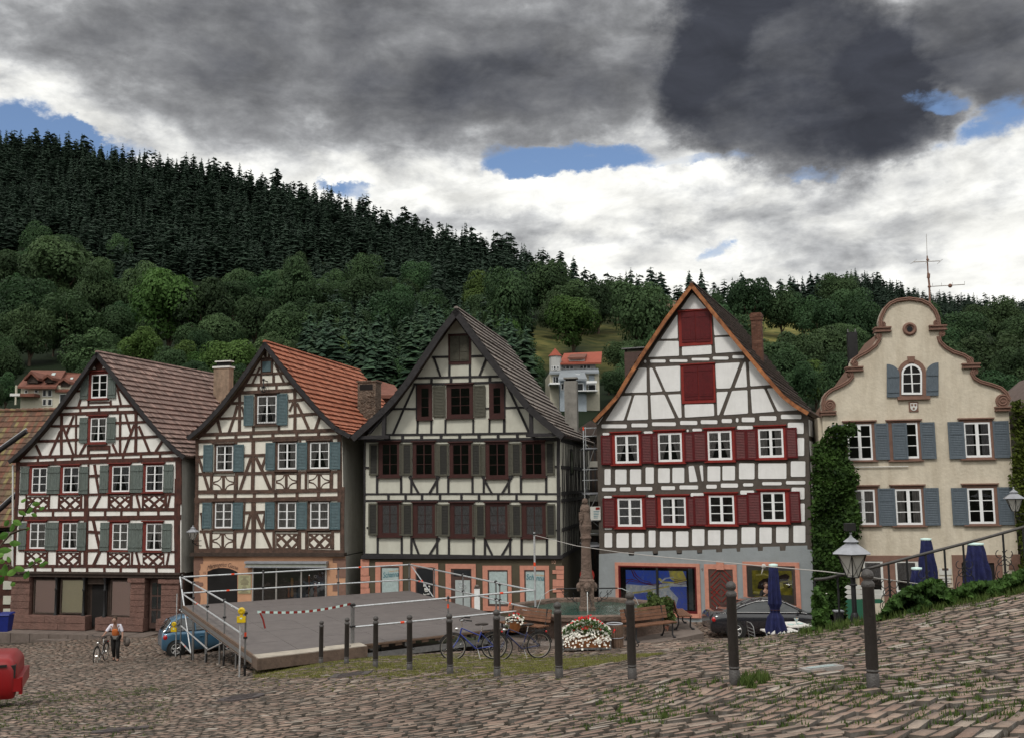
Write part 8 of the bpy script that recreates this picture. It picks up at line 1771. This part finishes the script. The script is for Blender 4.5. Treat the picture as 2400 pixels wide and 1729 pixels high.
g_=np.random.default_rng(8);n_=2600;d=g_.normal(0,1,(n_,3));d/=np.linalg.norm(d,axis=1)[:,None];r_=g_.random(n_)**.35;cz=W(1545,1428,32.2).z
pts=np.array([ps.x,ps.y,cz])[None]+d*r_[:,None]*np.array([.56,.5,.50])*(1+.25*np.sin(d[:,:1]*5+d[:,2:]*4));lb=leafblob('foliage',pts,.055,'leaf_shrub');lb.parent=t_;lb.location=Vector(lb.location)-Vector(t_.location)
m1=MB('stone_pink');m1.lathe([(.22,zps),(.30,zps+.42),(.33,zps+.45)],(ps.x,ps.y,0),18);mk('pot',m1,parent=t_)
t_=thing('tree_branch',tuple(W(-160,1400,5.2)),'thin leafy twigs with bright green leaves reaching in from the left edge','branch')
m1=MB('bark');m2=MB('leaf_bright');g_=np.random.default_rng(3)
tw=[[(-160,1420),(-60,1340),(0,1278),(25,1250),(48,1222),(62,1195),(78,1172)],[(-160,1440),(-60,1370),(-5,1340),(20,1322),(40,1335),(70,1328),(95,1312)],[(0,1278),(-20,1300),(-50,1320)],[(20,1322),(45,1345)],[(25,1250),(50,1240),(64,1238)]]
for tr_ in tw:m1.tube([W(x,y,5.2+.1*math.sin(x*.05))for x,y in tr_],[.007*(1-.6*i/len(tr_))for i in range(len(tr_))],5)
mk('twig',m1,parent=t_)
lv_=[(8,1254,15,.3),(28,1234,12,1.2),(40,1224,12,-.4),(68,1195,12,.5),(52,1202,10,-.6),(84,1180,10,.2),(98,1190,9,.1),(64,1238,7,.2),(35,1272,13,-.1),(12,1288,14,-.05),(4,1315,10,.1),(10,1335,15,1.5),(28,1340,13,.6),(46,1332,12,-.4),(62,1346,11,1.3),(30,1368,9,.4),(0,1300,11,.1),(72,1322,11,.9),(90,1312,10,-.3),(100,1322,9,.4),(0,1360,13,.8),(15,1225,10,.9),(80,1206,8,-.3),(20,1310,8,1.9),(55,1172,7,.7),(108,1318,6,0),(5,1342,12,-.5)]
for(x,y,r_,a)in lv_:
 Y=5.2+g_.uniform(-.15,.15);c=W(x,y,Y);s=r_/FPX*Y*.98;e1=Vector((math.cos(a),g_.uniform(-.5,.5),math.sin(a))).normalized();e2=e1.cross(Vector((g_.uniform(-.4,.4),-1,g_.uniform(-.3,.5)))).normalized();nn=e1.cross(e2)
 ol_=[(-1,0),(-.7,.45),(-.2,.68),(.35,.55),(.75,.3),(1.05,0),(.75,-.3),(.35,-.55),(-.2,-.68),(-.7,-.45)]
 vs=[c+e1*s*u_+e2*s*v_*.9+nn*s*.22*abs(v_)for u_,v_ in ol_];mid=[c+e1*s*u_ for u_ in(-1,-.35,.3,1.05)];rn=float(g_.random())
 m2.add(vs+mid[1:3],[(0,1,2,10),(10,2,3,11),(11,3,4,5),(0,10,8,9),(10,11,7,8),(11,5,6,7)],rn=rn)
mk('foliage',m2,parent=t_)
RY=lambda px:float(np.interp(px,[1900,2400,2500],[16.35,16.1,16.1]))
tp=[(1908,1357),(1935,1355),(2037,1331),(2150,1301),(2300,1262),(2400,1234),(2480,1212)]
t_=thing('iron_railing',tuple(W(1908,1480,16.3)),'dark wrought-iron railing with a sloping handrail and scroll ornaments','railing')
m1=MB('iron');m1.mats=['bollard_paint'];m1.tube([W(x,y,RY(x))for x,y in tp],.024,8);mk('handrail',m1,parent=t_)
for px,orn in((1909,0),(1963,0),(2082,1),(2125,0),(2169,1),(2213,0),(2257,1),(2350,1),(2397,0)):
 y=float(np.interp(px,[q[0]for q in tp],[q[1]for q in tp]));a=W(px,y,RY(px));z0=tz(a.x,a.y)-.3;m1=MB('iron');m1.tube([a,(a.x,a.y,z0)],.017,7)
 if orn:
  for s in(-1,1):
   for dz,r_ in((-.33,.062),(-.46,.05),(-.66,.062)):m1.torus((a.x+s*r_*1.15,a.y,a.z+dz),(0,1,0),r_,.007,16,5,0,0,5.2)
   m1.tube([(a.x,a.y,a.z-.95),(a.x+s*.17,a.y,a.z-.68),(a.x+s*.13,a.y,a.z-.52),(a.x,a.y,a.z-.40)],.007,5)
 mk('baluster',m1,parent=t_)
def lantern(label,c,s,post=None,bracket=None,name='street_lantern',flood=False):
 0
 x,y,z=c;t_=thing(name,(x,y,post if post is not None else z-1.4*s),label,'street lamp')
 m1=MB('zinc');m1.lathe([(s,0),(s*1.02,.03*s),(s*.28,.52*s),(s*.28,.56*s),(s*.42,.60*s),(s*.10,.82*s),(.02*s,.98*s)],(x,y,z),6,smooth=False,rot=.2);m1.ball((x,y,z+1.02*s),.07*s);mk('roof',m1,parent=t_)
 m1=MB('lamp_panel');m1.lathe([(s*.30,-1.12*s),(s*.74,-.02*s)],(x,y,z),6,smooth=False,rot=.2);mk('glass_panel',m1,parent=t_)
 m1=MB('iron')
 for k in range(6):
  a=.2+k*math.pi/3;b_=a+math.pi/3;lo=lambda q:(x+s*.31*math.cos(q),y+s*.31*math.sin(q),z-1.13*s);hi=lambda q:(x+s*.76*math.cos(q),y+s*.76*math.sin(q),z-.02*s)
  m1.tube([lo(a),hi(a)],.03*s,4);m1.tube([lo(a),lo(b_)],.035*s,4);m1.tube([hi(a),hi(b_)],.03*s,4);m1.tube([lo(a),hi(b_)],.012*s,3);m1.tube([hi(a),lo(b_)],.012*s,3)
 mk('frame',m1,parent=t_)
 if post is not None:
  m1=MB('iron');m1.tube([(x,y,z-1.13*s),(x,y,post)],.038,10);m1.lathe([(.07,0),(.07,.3),(.045,.36)],(x,y,post),12);m1.torus((x,y,z-1.5*s),(0,0,1),.05,.015,14,5);mk('pole',m1,parent=t_)
 if bracket is not None:m1=MB('iron');m1.tube([(x,y,z-1.13*s),(x,y,z-1.6*s),(x+bracket[0]*.5,y+bracket[1]*.5,z-2.1*s),(x+bracket[0],y+bracket[1],z-2.2*s)],.02,6);m1.tube([(x,y,z-1.4*s),(x+bracket[0],y+bracket[1],z-1.4*s)],.015,5);m1.torus((x+bracket[0]*.4,y+bracket[1]*.4,z-1.75*s),(bracket[1],-bracket[0],0),.1*s,.01,14,5);mk('bracket',m1,parent=t_)
 if flood:m1=MB('car_trim');m1.box((x-.08,y-.06,z+1.12*s),(x+.07,y+.08,z+1.5*s));m1.tube([(x,y,z+.95*s),(x,y,z+1.15*s)],.015,5);mk('floodlight',m1,parent=t_)
c=W(1996,1297,16.0);lantern('large six-sided street lantern on a post behind the nearest bollard',tuple(c),.32,post=tz(c.x,c.y)-.2,flood=True)
c=W(452,1246,46.6);lantern('small wall lantern on the left corner of the orange ground-floor house',tuple(c),.30,bracket=(.25,.5))
c=W(2377,1168,39.0);lantern('small wall lantern by the ivy at the right edge',tuple(c),.42,bracket=(.6,.4))
a=W(2020,1350,17.6);z0=tz(a.x,17.6)-.6;t_=thing('signpost',(a.x,a.y,z0),'signpost with stacked white and green arrow boards behind the street lantern','signpost')
m1=MB('stone_pink');m1.mats=['bench_wood'];m1.tube([a,(a.x,a.y,z0)],.045,8);mk('pole',m1,parent=t_)
k=0
for y,mt,side in((1374,'sign_white',-1),(1385,'sign_white',-1),(1396,'sign_white',-1),(1385,'sign_white',1),(1396,'sign_white',1),(1407,'sign_green',-1),(1407,'sign_green',1),(1416,'sign_green',-1),(1425,'sign_green',-1),(1434,'sign_green',-1),(1443,'sign_green',-1),(1456,'sign_white',-1)):
 z=W(2020,y,17.6).z;h=.036;l=.33;k+=1;m1=MB(mt);yy=a.y-.06-.002*k
 pts=[(0,-h),(side*l*.85,-h),(side*l,0),(side*l*.85,h),(0,h)];P1=[(a.x+x_,yy,z+z_)for x_,z_ in pts];P2=[(a.x+x_,yy+.012,z+z_)for x_,z_ in pts]
 if side<0:P1,P2=P1[::-1],P2[::-1]
 m1.prism(P1,P2);mk('arrow_sign',m1,parent=t_)
m1=MB('sign_teal');m1.mats=['paint_offwhite'];m1.box((a.x-.015,a.y-.1,z0),(a.x+.03,a.y-.075,W(2020,1410,17.6).z));mk('edge_strip',m1,parent=t_)
p=W(1965,1432,16.6);m1=MB(['iron','zinc']);zz0=tz(p.x,p.y)-.3;m1.box((p.x-.062,p.y-.06,zz0),(p.x+.062,p.y+.06,p.z));m1.box((p.x-.075,p.y-.07,p.z),(p.x+.075,p.y+.07,p.z+.02),1);m1.box((p.x-.055,p.y-.066,p.z-.3),(p.x+.055,p.y-.06,p.z-.05),0);mk('waste_bin',m1,origin=(p.x,p.y,zz0),label='slim black dog-waste bin in the weeds below the railing',cat='bin')
def parasol(label,px,y0,y1,Y,rt,rb,ywaist=None):
 a=W(px,y0,Y);b_=W(px,y1,Y);zg_=min(tz(a.x,Y),b_.z-.3);t_=thing('parasol',(a.x,Y,zg_),label,'parasol','folded dark blue parasols of the café')
 m1=MB('parasol_blue');n_=32;st=14;zt,zb2=a.z-.06,b_.z;zw=W(px,ywaist,Y).z if ywaist else None;vs=[]
 for i in range(st+1):
  f=i/st;z=zt+(zb2-zt)*f;r=rt+(rb-rt)*f**.8
  if zw:
   fw=(zt-zw)/(zt-zb2);r=(rt+(rb*.8-rt)*(f/fw)**.6 if f<fw else rb*.62+(rb*1.25-rb*.62)*((f-fw)/(1-fw))**.7)
   if abs(f-fw)<.05:r=rb*.55
  for k in range(n_):q=k*2*math.pi/n_;rr_=r*(1+(.16 if k%4<2 else-.16)*min(1,f*2.5)+.05*math.sin(k*5+i));vs.append((a.x+rr_*math.cos(q),Y+rr_*math.sin(q),z+(.05*math.sin(k*2.1)if i==st else 0)))
 m1.add(vs,[(i*n_+k,(i+1)*n_+k,(i+1)*n_+(k+1)%n_,i*n_+(k+1)%n_)for i in range(st)for k in range(n_)]);mk('canopy',m1,parent=t_)
 m1=MB('cap_white');m1.lathe([(rt*.9,a.z-.07),(rt*1.1,a.z-.05),(rt*1.1,a.z-.01),(rt*.5,a.z+.0)],(a.x,Y,0),16);mk('cap',m1,parent=t_)
 m1=MB('steel_frame');m1.tube([(a.x,Y,zg_),(a.x,Y,a.z-.03)],.022,8);m1.lathe([(.25,0),(.25,.05),(.05,.08)],(a.x,Y,zg_),16);mk('pole',m1,parent=t_)
 if zw:m1=MB('cloth_orange');m1.mats=['paint_maroon'];m1.torus((a.x,Y,zw),(0,0,1),rb*.62,.008,24,5);mk('strap',m1,parent=t_)
parasol('folded navy parasol with tied waist in front of the black saloon',1812,1320,1478,21.6,.085,.165,1428)
parasol('tall folded navy parasol left of the paper notices on the cream house',2170,1260,1392,27.5,.13,.26);parasol('shorter folded navy parasol partly in front of the tall one',2148,1328,1392,24,.11,.16);parasol('wide folded navy parasol in front of the dark doorway of the cream house',2286,1271,1395,27,.19,.36)
def cafe_table(label,cx,cy,z,w,d,yaw,set_=False):
 zg_=tz(cx,cy);t_=thing('cafe_table',(cx,cy,zg_),label,'table','café tables');m1=MB('table_white');m1.box((-w/2,-d/2,-.03),(w/2,d/2,0));xf(m1,(cx,cy,z),yaw);mk('table_top',m1,parent=t_)
 for sx_ in(-1,1):
  m1=MB('galv');m1.tube([(sx_*(w/2-.08),-d/2+.1,-.03),(sx_*(w/2-.25),d/2-.1,zg_-z)],.015,6);m1.tube([(sx_*(w/2-.08),d/2-.1,-.03),(sx_*(w/2-.25),-d/2+.1,zg_-z)],.015,6);xf(m1,(cx,cy,z),yaw);mk('leg',m1,parent=t_)
 return t_
q1=W(1832,1477,22.4);q2=W(1862,1461,23.7);cafe_table('white café table top at the foot of the tied parasol',q1.x,q1.y,q1.z,.70,.75,.12);cafe_table('white café table with a sundae glass, behind the nearer table',q2.x,q2.y,q2.z,.56,.8,.12)
m1=MB('glass');m1.mats=['frost_glass','sign_orange'];m1.lathe([(.035,0),(.01,.01),(.01,.05),(.02,.06),(.055,.14)],(q2.x+.02,q2.y-.1,q2.z+.002),12);m1.ball((q2.x+.03,q2.y-.1,q2.z+.12),.03,1);mk('sundae_glass',m1,origin=(q2.x,q2.y-.1,q2.z),label='tall sundae glass standing on the rear white café table',cat='glass')
for k,(dx,dy,nm_)in enumerate(((.13,.0,'right of the sundae glass'),(-.12,-.12,'left of the sundae glass'))):
 m1=MB('cap_white');m1.lathe([(.05,.0),(.075,.012),(.077,.016),(.04,.008)],(q2.x+dx,q2.y+dy,q2.z+.002),16);mk('plate',m1,origin=(q2.x+dx,q2.y+dy,q2.z),label='small plate on the rear café table, '+nm_,cat='plate',group='plates on the café table')
def chair(label,x,y,yaw,cushion=None):
 z=tz(x,y);t_=thing('cafe_chair',(x,y,z),label,'chair','café chairs');loc=(x,y,z)
 m1=MB('plank_dark');m1.box((-.21,-.2,.43),(.21,.2,.455));xf(m1,loc,yaw);mk('seat',m1,parent=t_)
 m1=MB('galv_dark');m1.tube([(-.2,.2,.45),(-.21,.25,.82),(-.12,.28,.9),(.12,.28,.9),(.21,.25,.82),(.2,.2,.45)],.012,6)
 for k in range(4):m1.tube([(-.2,.215+.01*k,.52+.08*k),(.2,.215+.01*k,.52+.08*k)],.010,5)
 xf(m1,loc,yaw);mk('backrest',m1,parent=t_)
 for a_ in(-1,1):
  for b2 in(-1,1):m1=MB('galv_dark');m1.tube([(a_*.19,b2*.18,.43),(a_*.21,b2*.21,0)],.012,6);xf(m1,loc,yaw);mk('leg',m1,parent=t_)
 if cushion:m1=MB(cushion);m1.ball((0,.12,.62),.24,sx=.95,sy=.5,sz=1.0);m1.ball((0,-.02,.50),.22,sx=1,sy=.9,sz=.35);xf(m1,loc,yaw);mk('cushion',m1,parent=t_)
chair('metal café chair left of the tied parasol',q1.x-.62,q1.y+.7,1.3);chair('metal café chair with a navy cushion right of the white tables',q1.x+.62,q1.y+.35,-1.2,'parasol_blue');chair('metal café chair behind the rear café table',q2.x-.7,q2.y+.4,1.7)
SC=thing('scaffold',tuple(W(1385,1455,46.5)),'narrow builder\'s scaffold in the alley between black and red-shuttered houses','scaffold')
for(x,Y)in((1367,46.2),(1403,46.6),(1372,49),(1405,49.4)):
 a=W(x,1000 if x<1400 else 1008,Y);m1=MB(['galv','orange_tape']);m1.tube([a,(a.x,a.y,-6.5)],.03,7)
 if x==1367:m1.tube([a,a+Vector((0,0,-.15))],.04,7,1)
 mk('standard',m1,parent=SC)
for y in(1003,1022,1100,1125,1250,1190):m1=MB('galv');m1.tube([W(1365,y,46.2),W(1408,y-1,46.6)],.024,6);mk('ledger',m1,parent=SC)
for y in(1049,1155,1218,1278):
 m1=MB('zinc');a,b_=W(1366,y,46.3),W(1410,y-1,46.5);m1.hexa([a+Vector((0,0,-.06)),b_+Vector((0,0,-.06)),b_+Vector((0,2.6,-.06)),a+Vector((0,2.6,-.06)),a,b_,b_+Vector((0,2.6,0)),a+Vector((0,2.6,0))]);mk('platform',m1,parent=SC)
for a,b_ in(((1368,1125),(1392,1052)),((1388,1022),(1396,1003)),((1385,1218),(1403,1190)),((1390,1222),(1418,1245)),((1372,1216),(1400,1158))):m1=MB('galv_dark');m1.tube([W(*a,46.3),W(*b_,46.3)],.02,6);mk('brace',m1,parent=SC)
m1=MB(['sign_white','paint_red','sign_teal']);a,b_=W(1384,1218,46.0),W(1407,1186,46.0);m1.box((a.x,45.98,a.z),(b_.x,46.0,b_.z));m1.box((b_.x-.22,45.97,b_.z-.14),(b_.x-.03,45.979,b_.z-.03),1)
for k in range(5):m1.box((b_.x-.32,45.972,b_.z-.22-.075*k),(b_.x-.05-.02*k,45.979,b_.z-.195-.075*k),2)
mk('banner',m1,parent=SC)
FB=Fac(1385,1250,58,8);RB=thing('rear_building',FB.P(0,FB.uv(1385,1450)[1],0),'dark timber building closing off the alley behind the scaffold','house')
mb=MB(['wood_dark','timber_black','plaster_grey']);FB.box(mb,*FB.rect(VP,1335,1020,1440,1470),-8,0);
for k in range(9):u=FB.uv(1345+10*k,1200)[0];FB.box(mb,u,u+.1,FB.uv(1385,1440)[1],FB.uv(1385,1030)[1],0,.05,1)
for y in(1080,1160,1240):FB.box(mb,*FB.rect(VP,1338,y,1438,y+14),0.05,.08,2)
mk('wall',mb,parent=RB);mb=MB('tiles_dark');FB.prism(mb,ccw([FB.uv(1330,1022),FB.uv(1445,1022),FB.uv(1385,985)]),-8,.3);mk('roof',mb,parent=RB)
for(cx_,y0_,y1_,x0_,x1_,Yd,lb)in((833,1338,1412,818,848,49.5,'dark blue alley gate between the orange-roofed and black-timbered houses'),(440,1385,1440,424,452,50.5,'dark blue gate in the narrow alley right of the sandstone-based house')):
 m1=MB(['bike_navy','stone_brown']);a,b_=W(x0_,y1_+25,Yd),W(x1_,y0_,Yd);m1.box((a.x,Yd,a.z),(b_.x,Yd+.1,b_.z));m1.box((a.x-.3,Yd-.0,b_.z),(b_.x+.3,Yd+.3,b_.z+.6),1)
 for k in range(5):x=a.x+(b_.x-a.x)*k/5;m1.box((x+.01,Yd-.02,a.z),(x+(b_.x-a.x)/5-.01,Yd,b_.z-.05))
 mk('alley_gate',m1,origin=(a.x,Yd,a.z),label=lb,cat='gate')
for(x0_,x1_,y_,Yd,lb)in((415,470,1150,61,'grey rear wall at the back of the alley beside the sandstone-based house'),(805,870,1150,61,'grey rear wall at the back of the alley beside the black-timbered house')):
 m1=MB('plaster_grey');a,b_=W(x0_,1480,Yd),W(x1_,y_,Yd);m1.box((a.x-.5,Yd,a.z),(b_.x+.5,Yd+.4,b_.z));m1.box((a.x-.6,Yd-.1,b_.z),(b_.x+.6,Yd+.5,b_.z+.12));mk('rear_wall',m1,origin=(a.x,Yd,a.z),label=lb,cat='wall')
c=W(1376,1347,41.5);t_=thing('traffic_sign',(c.x,c.y,tz(c.x,c.y)),'round red-rimmed traffic sign half hidden behind the fountain column','traffic sign')
m1=MB(['tail_light','sign_white']);m1.mats=['paint_red','sign_white'];m1.lathe([(.001,0),(.30,0),(.30,.02),(.001,.02)],(0,0,0),32,smooth=False);m1.lathe([(.001,.021),(.20,.021)],(0,0,0),32,1);m1.v=[(x+c.x,c.y-z,y+c.z)for x,y,z in m1.v];mk('disc',m1,parent=t_)
m1=MB('galv');m1.tube([(c.x,c.y+.03,c.z+.3),(c.x,c.y+.03,tz(c.x,c.y))],.03,8);mk('pole',m1,parent=t_)
c=W(1118,1378,44.2);t_=thing('info_pillar',(c.x,c.y,tz(c.x,c.y)),'white post box with brown top in front of the door of number 10','post box');m1=MB('paint_white');m1.box((c.x-.12,c.y-.1,tz(c.x,c.y)),(c.x+.12,c.y+.1,c.z));mk('body',m1,parent=t_);m1=MB('bag_grey');m1.box((c.x-.13,c.y-.11,c.z+.002),(c.x+.13,c.y+.11,c.z+.05));m1.ball((c.x,c.y,c.z+.1),.11,sz=.6);mk('lid',m1,parent=t_)
for(x,Y,lb)in((12,46.3,'royal blue wheelie bin at the left edge beside the sandstone plinth'),(-22,46.2,'royal blue wheelie bin just outside the left edge')):
 c=W(x,1478,Y);z=c.z;t_=thing('wheelie_bin',(c.x,c.y,z),lb,'bin','blue bins');m1=MB('bin_blue');m1.hexa([(c.x-.2,c.y-.2,z),(c.x+.2,c.y-.2,z),(c.x+.2,c.y+.2,z),(c.x-.2,c.y+.2,z),(c.x-.27,c.y-.26,z+.72),(c.x+.27,c.y-.26,z+.72),(c.x+.27,c.y+.26,z+.72),(c.x-.27,c.y+.26,z+.72)]);mk('body',m1,parent=t_)
 m1=MB('bin_blue');m1.hexa([(c.x-.30,c.y-.30,z+.725),(c.x+.30,c.y-.30,z+.725),(c.x+.30,c.y+.3,z+.78),(c.x-.30,c.y+.3,z+.78),(c.x-.26,c.y-.26,z+.78),(c.x+.26,c.y-.26,z+.78),(c.x+.26,c.y+.26,z+.84),(c.x-.26,c.y+.26,z+.84)]);mk('lid',m1,parent=t_)
def ground_plate(name,label,cat,px_,py_,rx_m,ry_m,matn,rnd_=True,yaw=0.0,h=.04,frame=None):
 Y=10.0
 for _ in range(40):
  p=W(px_,py_,Y);Y+=(p.z-tz(p.x,p.y))*4.0;Y=min(max(Y,6),40)
 p=W(px_,py_,Y);n_=28 if rnd_ else 4;vs=[]
 for k in range(n_):
  a=2*math.pi*k/n_ if rnd_ else math.pi/4+k*math.pi/2;f=1 if rnd_ else 1.414;x,y=rx_m*math.cos(a)*f,ry_m*math.sin(a)*f;x,y=x*math.cos(yaw)-y*math.sin(yaw),x*math.sin(yaw)+y*math.cos(yaw);vs.append((p.x+x,p.y+y))
 m1=MB([matn,frame or matn]);top=[(x,y,tz(x,y)+h)for x,y in vs];m1.prism(top,[(x,y,z-.1)for x,y,z in top],1 if frame else 0,backface=False)
 if frame:cxy=np.mean(vs,0);inn=[(cxy[0]+(x-cxy[0])*.72,cxy[1]+(y-cxy[1])*.62)for x,y in vs];m1.add([(x,y,tz(x,y)+h+.004)for x,y in inn],[tuple(range(n_))],0)
 else:
  cx_,cy_=p.x,p.y
  for k in range(5):
   q=(k-2)*.3;a_=(cx_-rx_m*.6,cy_+q*ry_m);b2=(cx_+rx_m*.6,cy_+q*ry_m);m1.tube([(a_[0],a_[1],tz(*a_)+h+.004),(b2[0],b2[1],tz(*b2)+h+.004)],.008,4,1)
 mk(name,m1,origin=(p.x,p.y,p.z),label=label,cat=cat)
ground_plate('manhole_cover','round grey manhole cover set in the cobbles at lower left','manhole cover',565,1637,.40,.36,'manhole_iron')
ground_plate('drain_cover','dark square drain cover in the cobbles left of the bollards','drain cover',822,1583,.38,.34,'manhole_iron',False)
ground_plate('drain_cover','long dark drain cover cut by the bottom edge at lower left','drain cover',282,1714,.36,.16,'manhole_iron',False,.35)
ground_plate('ground_light','pale metal-framed glass light panel set in the cobbles at the right','floor light',1925,1571,.20,.15,'frost_glass',False,0,.045,'steel_frame')
